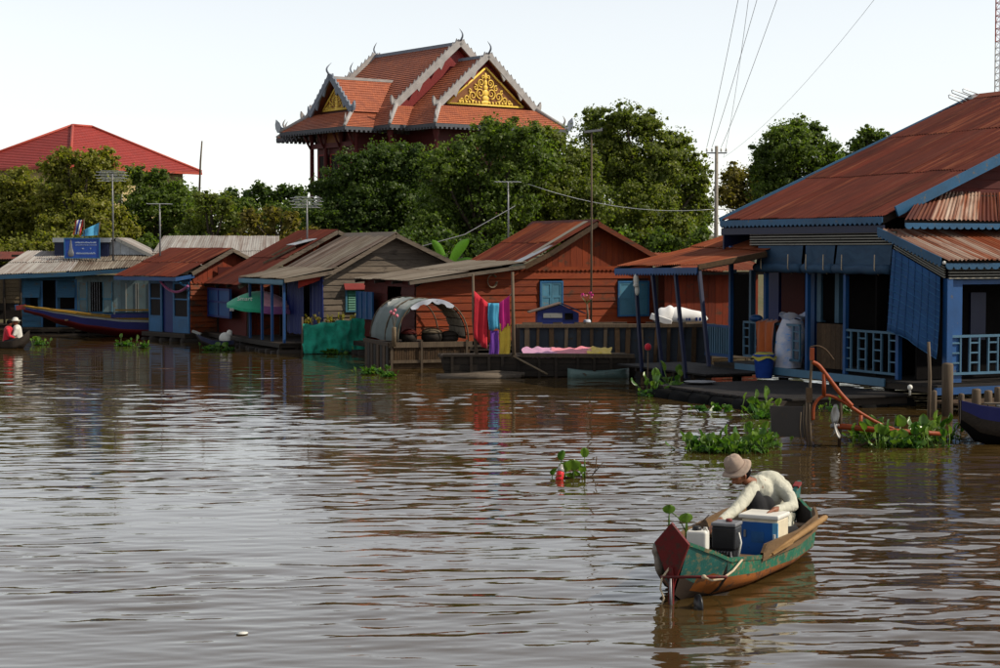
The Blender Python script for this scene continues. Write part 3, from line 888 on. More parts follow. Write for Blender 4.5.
    MB().box(-4.8, 4.8, -3.6, .6, 5.2, 14.4).build('hall_wall', M['temple_red'], root)
    cols = [(-9.2, 1.6), (-9.2, 3.8), (-9.2, 6.2), (-9.2, 8.4), (-7.5, -.9), (-5.9, -5.0), (-2.0, -5.0), (2.0, -5.0), (5.9, -5.0), (-7.5, 9.9)]
    for x, y in cols:
        MB().lathe([(.26, 4.5), (.26, 5.0), (.2, 5.2), (.17, 12.2), (.26, 12.4), (.26, 12.8), (.3, 13.0)], 10, (x, y, 0)).build('column', M['column_red'], root, True)
    for x, y in cols[:4]:
        mb = MB(); mb.tube([(x - .1, y, 11.6), (x - .45, y, 12.1), (x - .8, y, 12.9)], [.1, .09, .12], 6); mb.build('bracket', M['column_red'], root, True)
    MB().box(-9.3, -9.05, 1.6, 8.4, 11.6, 12.0).build('lintel', M['column_red'], root)
    MB().box(-9.22, -9.12, 3.9, 6.1, 12.0, 12.9).build('carved_panel', M['gold_field'], root)
    for y in (3.2, 5.1, 7.0):
        w = MB().box(-8.98, -8.9, y - .55, y + .55, 8.0, 11.0).build('window', M['interior'], root)
        MB().box(-9.04, -8.96, y - .68, y - .55, 7.9, 11.1).box(-9.04, -8.96, y + .55, y + .68, 7.9, 11.1).box(-9.04, -8.96, y - .55, y + .55, 11.0, 11.13).build('window_frame', M['temple_red2'], w)
    MB().box(-12, 12, -7, 19, 2.2, 4.6).build('plinth', M['concrete'], root)
temple()

# ------------------------------------------------------------------ house with red hipped roof
def red_building():
    fr = Frame(-35.7, 150, 57)
    root = fr.root('hipped_roof_building', 'cream building with wide bright red hipped roof behind the left trees', 'building')
    Lx, Ly, ze, zr = 16.0, 14.5, 10.2, 14.15
    c = Ly / 2
    P = [(0, 0, ze), (Lx, 0, ze), (Lx, Ly, ze), (0, Ly, ze)]
    R0, R1 = (c, c, zr), (Lx - c + .8, c, zr)
    roof = tiles('roof', P[0], P[1], R1, R0, M['tile_red'], root, .42, .05)
    tiles('roof', P[3], P[0], R0, R0, M['tile_red'], root, .42, .05)
    tiles('roof', P[2], P[3], R0, R1, M['tile_red'], root, .42, .05)
    tiles('roof', P[1], P[2], R1, R1, M['tile_red'], root, .42, .05)
    M['ridge_red'] = plain('ridge_red', (0.42, 0.065, 0.04), .6)
    for a, b in ((P[0], R0), (P[1], R1), (P[3], R0), (R0, R1)):
        a, b = Vector(a), Vector(b)
        MB().tube([a + Vector((0, 0, .1)), b + Vector((0, 0, .1))], .13, 6).build('ridge_cap', M['ridge_red'], root, True)
    MB().bar((0, 0, ze - .1), (Lx, 0, ze - .1), .1, .22).bar((0, 0, ze - .1), (0, Ly, ze - .1), .1, .22).build('eave_board', M['ridge_red'], root)
    w = MB().box(1.2, Lx - 1.2, 1.2, Ly - 1.2, 3.6, ze - .05).build('wall', M['cream_wall'], root)
    for x in (3.2, 6.4, 9.6, 12.8):
        q = MB().box(x - .6, x + .6, 1.14, 1.2, 7.3, 9.0).build('window', M['interior'], root)
        MB().box(x - .72, x - .6, 1.1, 1.18, 7.2, 9.1).box(x + .6, x + .72, 1.1, 1.18, 7.2, 9.1).box(x - .6, x + .6, 1.1, 1.18, 9.0, 9.12).build('window_frame', M['white_trim'], q)
red_building()

# ------------------------------------------------------------------ lattice mast, poles, wires, antennas
def mast():
    Y = 190.0
    a = at(990, 300, Y); k = Y / F
    root = empty('lattice_mast', (a.x + .95, a.y, 3.5), radians(20), 'red and white lattice radio mast rising at the right edge', 'mast')
    M['mast_red'] = plain('mast_red', (0.42, 0.10, 0.07), .6); M['mast_white'] = plain('mast_white', (0.62, 0.60, 0.58), .6)
    r = .95
    base = [Vector((r * cos(t), r * sin(t), 0)) for t in (pi * .5 + .2, pi * (.5 + 2 / 3) + .2, pi * (.5 + 4 / 3) + .2)]
    secs = 7
    hs = 5.4
    for s in range(secs):
        z0, z1 = s * hs, (s + 1) * hs
        mb = MB()
        n = 8
        for i in range(3):
            p, q = base[i], base[(i + 1) % 3]
            mb.tube([p + Vector((0, 0, z0)), p + Vector((0, 0, z1))], .07, 5)
            for j in range(n):
                za, zb = z0 + hs * j / n, z0 + hs * (j + 1) / n
                mb.tube([p + Vector((0, 0, za)), q + Vector((0, 0, za))], .03, 4)
                u, v = (p, q) if j % 2 else (q, p)
                mb.tube([u + Vector((0, 0, za)), v + Vector((0, 0, zb))], .028, 4)
        mb.build('lattice_section', M['mast_red'] if s % 2 == 0 else M['mast_white'], root)
mast()
def power_pole():
    Y = 78.0
    p = at(716, 245, Y); top = at(716, 146, Y)
    root = empty('power_pole', (p.x, p.y, 1.0), 0, 'concrete power pole with fan of wires beside the tallest tree', 'pole')
    h = top.z - 1.0
    MB().tube([(0, 0, -1.2), (0, 0, h * .5), (0, 0, h)], [.11, .09, .07], 8).build('shaft', M['concrete'], root, True)
    MB().bar((-.45, 0, h - .3), (.45, 0, h - .3), .05, .06).build('crossarm', M['grey_metal'], root)
    for x in (-.42, -.2, .2, .42):
        MB().lathe([(.03, 0), (.05, .03), (.03, .07), (.05, .1), (.02, .16)], 8, (x, 0, h - .25)).build('insulator', M['white_plastic'], root, True)
    # bare pole's own wires run overhead past the camera
    T = Vector((p.x, p.y, top.z))
    i = 0
    for px, off, lab in ((744, -.42, 'leftmost overhead wire fanning up from the power pole'), (768, -.2, 'second overhead wire from the left fanning up from the power pole'), (792, .2, 'third overhead wire from the left fanning up from the power pole')):
        e = at(px + 6, -60, 26.0); s = T + Vector((off, 0, -.05))
        pts = [s.lerp(e, t) + Vector((0, 0, -1.1 * 4 * t * (1 - t) * .12)) for t in [k / 12 for k in range(13)]]
        tag(MB().tube(pts, [.010 - .006 * k / 12 for k in range(13)], 4).build('overhead_wire', M['wire'], None, True), lab, 'wire', 'overhead wires')
    for px, py, Ye, lab in ((756, -60, 40.0, 'thin overhead wire between the second and third of the fan'), (912, -50, 44.0, 'long slanting overhead wire rising right from the power pole')):
        e = at(px, py, Ye); s = T + Vector((.3, 0, -.5))
        pts = [s.lerp(e, t) + Vector((0, 0, -.5 * 4 * t * (1 - t))) for t in [k / 12 for k in range(13)]]
        tag(MB().tube(pts, .006, 4).build('overhead_wire', M['wire'], None, True), lab, 'wire', 'overhead wires')
    a, b = at(528, 184, 76), at(716, 209, 78)
    pts = [a.lerp(b, t) + Vector((0, 0, -.45 * 4 * t * (1 - t))) for t in [k / 12 for k in range(13)]]
    tag(MB().tube(pts, .012, 4).build('sagging_cable', M['galv'], None, True), 'pale sagging cable strung between tall antenna and power pole', 'cable')
    a, b = at(714, 209, 78), at(770, 207, 80)
    tag(MB().tube([a, a.lerp(b, .5) + Vector((0, 0, -.1)), b], .018, 4).build('sagging_cable', M['galv'], None, True), 'short cable from power pole towards the rusty roof', 'cable')
    a, b = at(515, 206, 74), at(408, 250, 66)
    tag(MB().tube([a, a.lerp(b, .5) + Vector((0, 0, -.3)), b], .016, 4).build('sagging_cable', M['wire'], None, True), 'dark cable sloping down behind the weathered grey house', 'cable')
power_pole()

def antenna(px, py_top, py_bot, Y, kind, label, z_base=None, sx=1.0):
    b = at(px, py_bot, Y); t = at(px + (0 if kind != 'tilt' else 3), py_top, Y)
    root = empty('tv_antenna' if kind != 'tilt' else 'bare_pole', b, 0, label, 'antenna' if kind != 'tilt' else 'pole', 'television antennas' if kind != 'tilt' else None)
    h = t.z - b.z
    if kind == 'tilt':
        MB().tube([(0, 0, -1.0), (.1, 0, h * .5), (t.x - b.x, 0, h)], [.07, .06, .045], 6).build('shaft', M['pole_wood'], root, True)
        return
    MB().tube([(0, 0, -.6), (.01, 0, h * .5), (0, 0, h)], [.035, .03, .025], 6).build('mast_pole', M['grey_metal'] if kind != 'pole' else M['pole_wood'], root, True)
    if kind == 'yagi':
        for lv, (w, off) in enumerate(((.40, .04), (.45, -.07), (.40, -.18), (.34, -.28))):
            mb = MB()
            z = h + .02 + off
            mb.tube([(-w * sx, -.06, z), (-w * sx - .03, -.06, z + .025), (-w * sx, -.06, z + .05), (w * sx, .06, z + .05), (w * sx + .03, .06, z + .025), (w * sx, .06, z)], .010, 5)
            n = 3
            for i in range(n):
                u = (i / (n - 1) * 2 - 1) * w * sx * .95
                L = .30 - .03 * i
                mb.tube([(u - L * .5, -.12 - L * .6, z), (u + L * .5, .12 + L * .6, z)], .009, 4)
            mb.build('antenna_boom', M['alu'], root)
    elif kind == 'flat':
        mb = MB().tube([(-.36 * sx, 0, h), (.36 * sx, .1, h)], .016, 5)
        for i in range(7):
            u = (i / 6 * 2 - 1) * .33 * sx
            mb.tube([(u - .08, -.3, h), (u + .08, .3, h)], .012, 4)
        mb.build('antenna_boom', M['alu'], root)
    elif kind == 'pole':
        MB().obox((.05, 0, h), (.5, .12, .06), (0, -.12, 0)).tube([(.2, 0, h), (.3, 0, h + .08)], .03, 6).build('antenna_head', M['grey_metal'], root)
antenna(113, 174, 244, 66, 'yagi', 'looped tv antenna on pole above the blue sign house')
antenna(160, 204, 252, 66, 'flat', 'small tv antenna on pole between blue sign house and red gable')
antenna(307, 200, 250, 62, 'yagi', 'looped tv antenna standing on the dark red roof')
antenna(508, 182, 250, 60, 'flat', 'flat tv antenna on pole left of the orange gable', sx=1.1)
antenna(591, 131, 322, 49.5, 'pole', 'very tall thin antenna pole standing before the orange gable')
antenna(199, 141, 182, 110, 'tilt', 'bare tilted pole rising beside the red hipped roof')
# ------------------------------------------------------------------ building pieces
class Pl:
    """vertical wall plane of a building: 'f' faces local -y at y=k, 's' faces local -x at x=k; (u, out, z) -> local"""
    def __init__(s, ax, k): s.ax, s.k = ax, k
    def pt(s, u, d, z): return Vector((u, s.k - d, z)) if s.ax == 'f' else Vector((s.k - d, u, z))
    def box(s, mb, u0, u1, d0, d1, z0, z1):
        a, b = s.pt(u0, d0, z0), s.pt(u1, d1, z1)
        return mb.box(min(a.x, b.x), max(a.x, b.x), min(a.y, b.y), max(a.y, b.y), z0, z1)
def prof_fn(prof):
    def f(u):
        if u <= prof[0][0]: return prof[0][1]
        for (a, za), (b, zb) in zip(prof, prof[1:]):
            if u <= b: return za + (zb - za) * (u - a) / (b - a)
        return prof[-1][1]
    return f
def planks(parent, mat, pl, u0, u1, z0, z1, p, top=None, holes=(), tilt=0.03, name='plank', th=0.03):
    r = random.Random(int(u0 * 77 + z0 * 13 + p * 1000))
    z = z0
    N = 160
    us = [u0 + (u1 - u0) * i / N for i in range(N + 1)]
    def span(zz):
        if top is None: return (u0, u1)
        ok = [u for u in us if top(u) >= zz]
        return (min(ok), max(ok)) if ok else None
    while z < z1 - 0.02:
        zt = min(z + p, z1)
        s0, s1 = span(z + 0.01), span(zt - 0.01)
        if s0 is None: break
        if s1 is None:
            m = (s0[0] + s0[1]) / 2; s1 = (m - .01, m + .01)
        segs = [(s0[0], s0[1])]
        for (a, b, za, zb) in holes:
            if min(zb, zt) - max(za, z) > 0.45 * (zt - z):
                ns = []
                for (q, w) in segs:
                    if b <= q or a >= w: ns.append((q, w)); continue
                    if a > q: ns.append((q, a))
                    if b < w: ns.append((b, w))
                segs = ns
        for (a, b) in segs:
            if b - a < 0.03: continue
            a2 = max(a, s1[0]) if a == s0[0] else a
            b2 = min(b, s1[1]) if b == s0[1] else b
            if b2 - a2 < .01: b2 = a2 + .01
            j = r.uniform(-.006, .006); dz = r.uniform(-.008, .008); dz2 = r.uniform(-.008, .008)
            P = [pl.pt(a, 0, z), pl.pt(b, 0, z), pl.pt(b2, 0, zt + .015), pl.pt(a2, 0, zt + .015),
                 pl.pt(a, tilt + th * .3 + j, z + dz), pl.pt(b, tilt + th * .3 + j, z + dz2), pl.pt(b2, th * .3 + j, zt + .015), pl.pt(a2, th * .3 + j, zt + .015)]
            MB().add(P, [(0, 1, 2, 3), (4, 7, 6, 5), (0, 4, 5, 1), (1, 5, 6, 2), (2, 6, 7, 3), (3, 7, 4, 0)]).build(name, mat, parent)
        z += p
def vboards(parent, mat, pl, u0, u1, z0, top, w=0.2, holes=(), name='board', th=0.025):
    r = random.Random(int(u0 * 99 + z0 * 31))
    n = max(1, int(round((u1 - u0) / w)))
    for i in range(n):
        a, b = u0 + (u1 - u0) * i / n + .004, u0 + (u1 - u0) * (i + 1) / n - .004
        za, zb = top(a), top(b)
        j = r.uniform(0, .012)
        zr = [(z0, za, zb)]
        for (ha, hb, h0, h1) in holes:
            if ha < (a + b) / 2 < hb: zr = [(z0, h0, h0), (h1, za, zb)]
        for (q, ta, tb) in zr:
            if max(ta, tb) - q < .04: continue
            ta, tb = max(ta, q + .01), max(tb, q + .01)
            P = [pl.pt(a, 0, q), pl.pt(b, 0, q), pl.pt(b, 0, tb), pl.pt(a, 0, ta), pl.pt(a, th + j, q), pl.pt(b, th + j, q), pl.pt(b, th + j, tb), pl.pt(a, th + j, ta)]
            MB().add(P, [(0, 1, 2, 3), (4, 7, 6, 5), (0, 4, 5, 1), (1, 5, 6, 2), (2, 6, 7, 3), (3, 7, 4, 0)]).build(name, mat, parent)
_rs = random.Random(4)
def sheet(parent, mat, P00, P10, P11, P01, amp=0.016, pitch=0.09, name='roof_sheet', sag=0.0, uo=0.0, vo=0.0):
    P00, P10, P11, P01 = map(Vector, (P00, P10, P11, P01))
    n = (P10 - P00).cross(P01 - P00).normalized()
    if n.z < 0: n = -n
    W = (P10 - P00).length
    L = (P01 - P00).length
    nc = max(2, int(W / pitch)); nu = nc * 4
    mb = MB(); mb.uv = []
    rows = []
    nv = 3
    for j in range(nv):
        t = j / (nv - 1)
        row = []
        for i in range(nu + 1):
            f = i / nu
            p = P00.lerp(P10, f).lerp(P01.lerp(P11, f), t)
            row.append(p + n * (amp * sin(2 * pi * nc * f) - sag * 4 * t * (1 - t)))
            mb.uv.append((uo + W * f, vo + L * t))
        rows.append(row)
    mb.grid(rows)
    return mb.build(name, mat, parent, True)
def roof_slope(parent, mat, A, B, C, D, w=0.8, courses=1, rag=0.05, mats=None, amp=0.016, pitch=0.09):
    """A near eave, B far eave, C far top, D near top"""
    A, B, C, D = map(Vector, (A, B, C, D))
    nrm = (B - A).cross(D - A).normalized()
    if nrm.z < 0: nrm = -nrm
    n = max(1, int(round((B - A).length / w)))
    for k in range(n):
        for j in range(courses):
            f0, f1 = max(0, k / n - .05 / n), min(1, (k + 1) / n + .05 / n)
            t0, t1 = j / courses - (0.02 if j else 0), (j + 1) / courses
            L = (D - A).length
            d0 = _rs.uniform(-rag, rag * .3) / L
            d1 = _rs.uniform(-rag, rag) / L if (j < courses - 1) else 0
            lf = nrm * (0.010 * (k % 2) + 0.016 * j + _rs.uniform(0, .006))
            tilt = nrm * _rs.uniform(0, .014)
            q = lambda f, t: A.lerp(B, f).lerp(D.lerp(C, f), t)
            m = mat if mats is None else _rs.choice(mats)
            sheet(parent, m, q(f0, t0 + d0) + lf + tilt, q(f1, t0 + d0 + _rs.uniform(-.3, .3) * rag / L) + lf, q(f1, t1 + d1) + lf, q(f0, t1 + d1) + lf, amp=amp, pitch=pitch, uo=k * w * 1.7 + _rs.uniform(0, 5), vo=j * 3.1)
def rafters(parent_root, name, pts_pairs, mat, w=.06, h=.09):
    mb = MB()
    for a, b in pts_pairs: mb.bar(a, b, w, h)
    return mb.build(name, mat, parent_root)
def scallop(parent, mat, p, q, depth, pitch, tooth, th=.025, nrm=None, name='scalloped_trim', point=True):
    p, q = Vector(p), Vector(q)
    d = q - p; L = d.length; e = d.normalized()
    n = max(2, int(L / pitch))
    N = Vector(nrm) if nrm is not None else Vector((0, 0, 1)).cross(e).normalized()
    mb = MB()
    up = Vector((0, 0, 1))
    for i in range(n):
        a, b = p + d * (i / n), p + d * ((i + 1) / n)
        m = (a + b) / 2
        if point: poly = [a + up * depth * .5, b + up * depth * .5, b - up * depth * .5, m - up * (depth * .5 + tooth), a - up * depth * .5]
        else: poly = [a + up * depth * .5, b + up * depth * .5, b - up * depth * .5, a.lerp(b, .8) - up * (depth * .5 + tooth * .8), m - up * (depth * .5 + tooth), a.lerp(b, .2) - up * (depth * .5 + tooth * .8), a - up * depth * .5]
        mb.prism([v - N * th / 2 for v in poly], N * th)
    return mb.build(name, mat, parent)
def window(parent, pl, u0, u1, z0, z1, mat_frame, mat_leaf, leaves=2, name='window', louver=False, fw=.05):
    mb = MB()
    pl.box(mb, u0 - fw, u0, .02, .09, z0 - fw, z1 + fw); pl.box(mb, u1, u1 + fw, .02, .09, z0 - fw, z1 + fw)
    pl.box(mb, u0, u1, .02, .092, z1, z1 + fw); pl.box(mb, u0, u1, .02, .092, z0 - fw, z0)
    w = mb.build(name, mat_frame, parent)
    for i in range(leaves):
        a, b = u0 + (u1 - u0) * i / leaves + .006, u0 + (u1 - u0) * (i + 1) / leaves - .006
        m2 = MB(); pl.box(m2, a, b, .03, .06, z0, z1)
        lf = m2.build('shutter', mat_leaf, w)
        m3 = MB()
        if louver:
            k = int((z1 - z0) / .075)
            for j in range(k):
                zz = z0 + (z1 - z0) * (j + .5) / k
                P = [pl.pt(a + .04, .06, zz - .035), pl.pt(b - .04, .06, zz - .035), pl.pt(b - .04, .085, zz - .03), pl.pt(a + .04, .085, zz - .03), pl.pt(a + .04, .062, zz + .03), pl.pt(b - .04, .062, zz + .03)]
                m3.add(P, [(0, 3, 2, 1), (3, 4, 5, 2), (0, 1, 5, 4), (0, 4, 3), (1, 2, 5)])
        else:
            for za, zb in ((z0, z0 + .06), (z1 - .06, z1), ((z0 + z1) / 2 - .03, (z0 + z1) / 2 + .03)):
                pl.box(m3, a + .05, b - .05, .06, .075, za, zb)
            pl.box(m3, a, a + .05, .06, .076, z0, z1); pl.box(m3, b - .05, b, .06, .076, z0, z1)
        m3.build('slat' if louver else 'shutter_frame', mat_leaf, w)
    return w
def float_base(root, x0, x1, y0, y1, ztop=.3, mat='dark_wood', zb=-.25):
    """floating platform: frame beams, deck boards and bamboo bundle"""
    b = MB()
    b.box(x0, x1, y0, y0 + .1, ztop - .14, ztop - .03); b.box(x0, x1, y1 - .1, y1, ztop - .14, ztop - .03)
    b.box(x0, x0 + .1, y0 + .1, y1 - .1, ztop - .14, ztop - .03); b.box(x1 - .1, x1, y0 + .1, y1 - .1, ztop - .14, ztop - .03)
    base = b.build('floating_base', M[mat], root)
    n = max(2, int((x1 - x0) / .26))
    r = random.Random(int(x0 * 10 + y0))
    for i in range(n):
        a, c = x0 + (x1 - x0) * i / n, x0 + (x1 - x0) * (i + 1) / n - .012
        MB().box(a, c, y0 - r.uniform(-.02, .06), y1, ztop - .03, ztop + r.uniform(0, .008)).build('deck_board', M['deck_wood'], base)
    k = max(3, int((y1 - y0) / .5))
    for i in range(k):
        y = y0 + .1 + (y1 - y0 - .2) * i / (k - 1)
        z = -.02 + r.uniform(-.04, .04)
        MB().tube([(x0 - r.uniform(0, .12), y, z), ((x0 + x1) / 2, y, z + .01), (x1 + r.uniform(0, .12), y, z)], .13, 7).build('bamboo_float', M['dark_wood'], base, True)
    mb = MB()
    for i in range(n // 2 + 1):
        x = x0 + .05 + (x1 - x0 - .1) * i / (n // 2)
        mb.box(x - .04, x + .04, y0 + .02, y0 + .1, -.2, ztop - .15)
    mb.build('base_stud', M['dark_wood'], base)
    return base

# ------------------------------------------------------------------ orange house
def house_orange():
    p = at(416, 300, 51.7)
    fr = Frame(p.x, p.y, 25)
    root = fr.root('wooden_house', 'orange plank house with rusty saltbox roof behind the laundry raft', 'house', 'floating wooden houses')
    prof = [(-.35, 2.31), (3.25, 2.74), (4.1, 3.13), (5.71, 4.04), (8.0, 2.90)]
    top = prof_fn([(u, z - .06) for u, z in prof])
    dep = 4.1
    f = Pl('f', 0.0); s = Pl('s', 0.0)
    frame = MB()
    for u in (0.05, 3.3, 5.7, 7.75):
        frame.box(u - .04, u + .04, .02, .1, .35, top(u))
    for u in (.05, 7.75):
        frame.box(u - .04, u + .04, dep - .1, dep, .35, top(u))
    wall = frame.build('front_wall', M['dark_wood'], root)
    w1 = fr.fr(539, 281), fr.fr(562, 312); w2 = fr.fr(617, 281), fr.fr(648, 316)
    H = [(w1[0].x, w1[1].x, w1[1].z, w1[0].z), (w2[0].x, w2[1].x, w2[1].z, w2[0].z)]
    planks(wall, M['orange_wood'], f, 0, 7.8, .55, 2.62, .225, top, H)
    zg = 2.64
    vboards(wall, M['orange_wood_v'], f, 3.35, 7.8, zg, lambda u: max(top(u), zg), .2)
    scallop(wall, M['orange_wood'], f.pt(3.0, .05, zg + .02), f.pt(7.75, .05, zg + .02), .1, .14, .05, nrm=(0, -1, 0), name='gable_trim')
    for h, lab in zip(H, (1, 2)):
        window(root, f, h[0] + .05, h[1] - .05, h[2] + .05, h[3] - .05, M['blue'], M['blue_light'])
    sw = MB().box(.02, .08, .1, .18, .35, 2.3).build('side_wall', M['dark_wood'], root)
    yd = fr.sd(402, 300).y, fr.sd(388, 300).y
    planks(sw, M['darkred_wood'], s, .05, dep, .55, 2.32, .225, None, [(min(yd), max(yd), .55, 2.05)])
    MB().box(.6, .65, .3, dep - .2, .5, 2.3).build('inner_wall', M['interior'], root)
    bw = MB().box(0, 7.8, dep - .05, dep, .4, 2.4).build('back_wall', M['red_wood_v'], root)
    MB().box(7.75, 7.8, .1, dep - .05, .4, 2.85).build('side_wall', M['red_wood_v'], root)
    # open blue shutter on the side wall
    a, b = fr.sd(382, 292), fr.sd(366, 318)
    sh = MB().box(-.30, -.26, min(a.y, b.y), max(a.y, b.y), b.z, a.z).build('shutter', M['blue_mid'], root)
    m3 = MB()
    for t in (0, .33, .66, .96):
        y = min(a.y, b.y) + (max(a.y, b.y) - min(a.y, b.y)) * t
        m3.box(-.33, -.30, y, y + .06, b.z, a.z)
    m3.build('shutter_frame', M['blue'], sh)
    MB().box(-.26, 0, min(a.y, b.y), min(a.y, b.y) + .05, b.z, b.z + .05).build('shutter_stay', M['blue'], sh)
    # roof
    y0, y1 = -.35, dep
    rf = rafters(root, 'roof', [((u0, y, z0 - .06), (u1, y, z1 - .06)) for y in (y0 + .05, 1.0, 2.4, y1 - .05) for (u0, z0), (u1, z1) in zip(prof, prof[1:])], M['dark_wood'])
    def pr(u, y): return Vector((u, y, prof_fn(prof)(u) + .02))
    roof_slope(rf, M['metal_weath'], pr(-.35, y0), pr(-.35, y1), pr(3.45, y1), pr(3.45, y0), .7, 2)
    ybk = 3.85
    roof_slope(rf, M['rust_main'], pr(3.3, y0) + Vector((0, 0, .03)), pr(3.3, ybk) + Vector((0, 0, .03)), pr(5.71, ybk), pr(5.71, y0), .75, 2, mats=[M['rust_main'], M['rust_bright'], M['rust_main']])
    roof_slope(rf, M['rust_main'], pr(8.0, y1), pr(8.0, y0), pr(5.71, y0), pr(5.71, y1), .75, 1)
    MB().prism([pr(5.5, y0) + Vector((0, 0, .02)), pr(5.71, y0) + Vector((0, 0, .06)), pr(5.92, y0) + Vector((0, 0, .0)), pr(5.71, y0) + Vector((0, 0, .02))], (0, y1 - y0, 0)).build('ridge_cap', M['rust_main'], rf)
    for (u0, u1, mm) in ((3.3, 4.1, 'pole_wood'), (4.1, 5.71, 'pole_wood'), (5.71, 8.0, 'rust_main')):
        MB().bar(pr(u0, y0 - .03) - Vector((0, 0, .08)), pr(u1, y0 - .03) - Vector((0, 0, .08)), .03, .14).build('bargeboard', M['red_wood'] if mm == 'rust_main' else M['brown_wood'], rf)
    MB().bar(pr(-.35, y0 - .03) - Vector((0, 0, .07)), pr(3.3, y0 - .03) - Vector((0, 0, .07)), .03, .10).build('bargeboard', M['grey_wood'], rf)
    # pale sheet strips lying over the rusty slope near the front edge
    a, b = pr(3.4, .05), pr(5.6, .05)
    MB().prism([a + Vector((0, 0, .06)), b + Vector((0, 0, .06)), b + Vector((0, .28, .06)), a + Vector((0, .22, .06))], (0, 0, .012)).build('patch_sheet', M['metal_weath'], rf)
    a, b = pr(3.2, -.2), pr(4.3, -.25)
    MB().prism([a + Vector((0, 0, .07)), b + Vector((0, 0, .07)), b + Vector((0, .3, .07)), a + Vector((0, .5, .07))], (0, 0, .012)).build('patch_sheet', M['galv'], rf)
    float_base(root, -.4, 8.0, -.3, dep, .42)
    # coil of rope hanging on the wall
    c = fr.fr(492, 281, -.08)
    mb = MB()
    for k in range(3):
        rr = .17 + .015 * k
        mb.tube([c + Vector((rr * .8 * cos(t), -.02 * k, rr * sin(t))) for t in [2 * pi * i / 18 + .6 for i in range(17)]], .012, 5)
    tag(mb.build('rope_coil', M['pale_wood'], None, True, fr.o, (0, 0, fr.a)), 'coiled rope hanging on the orange plank wall', 'rope')
    return fr
FE = house_orange()

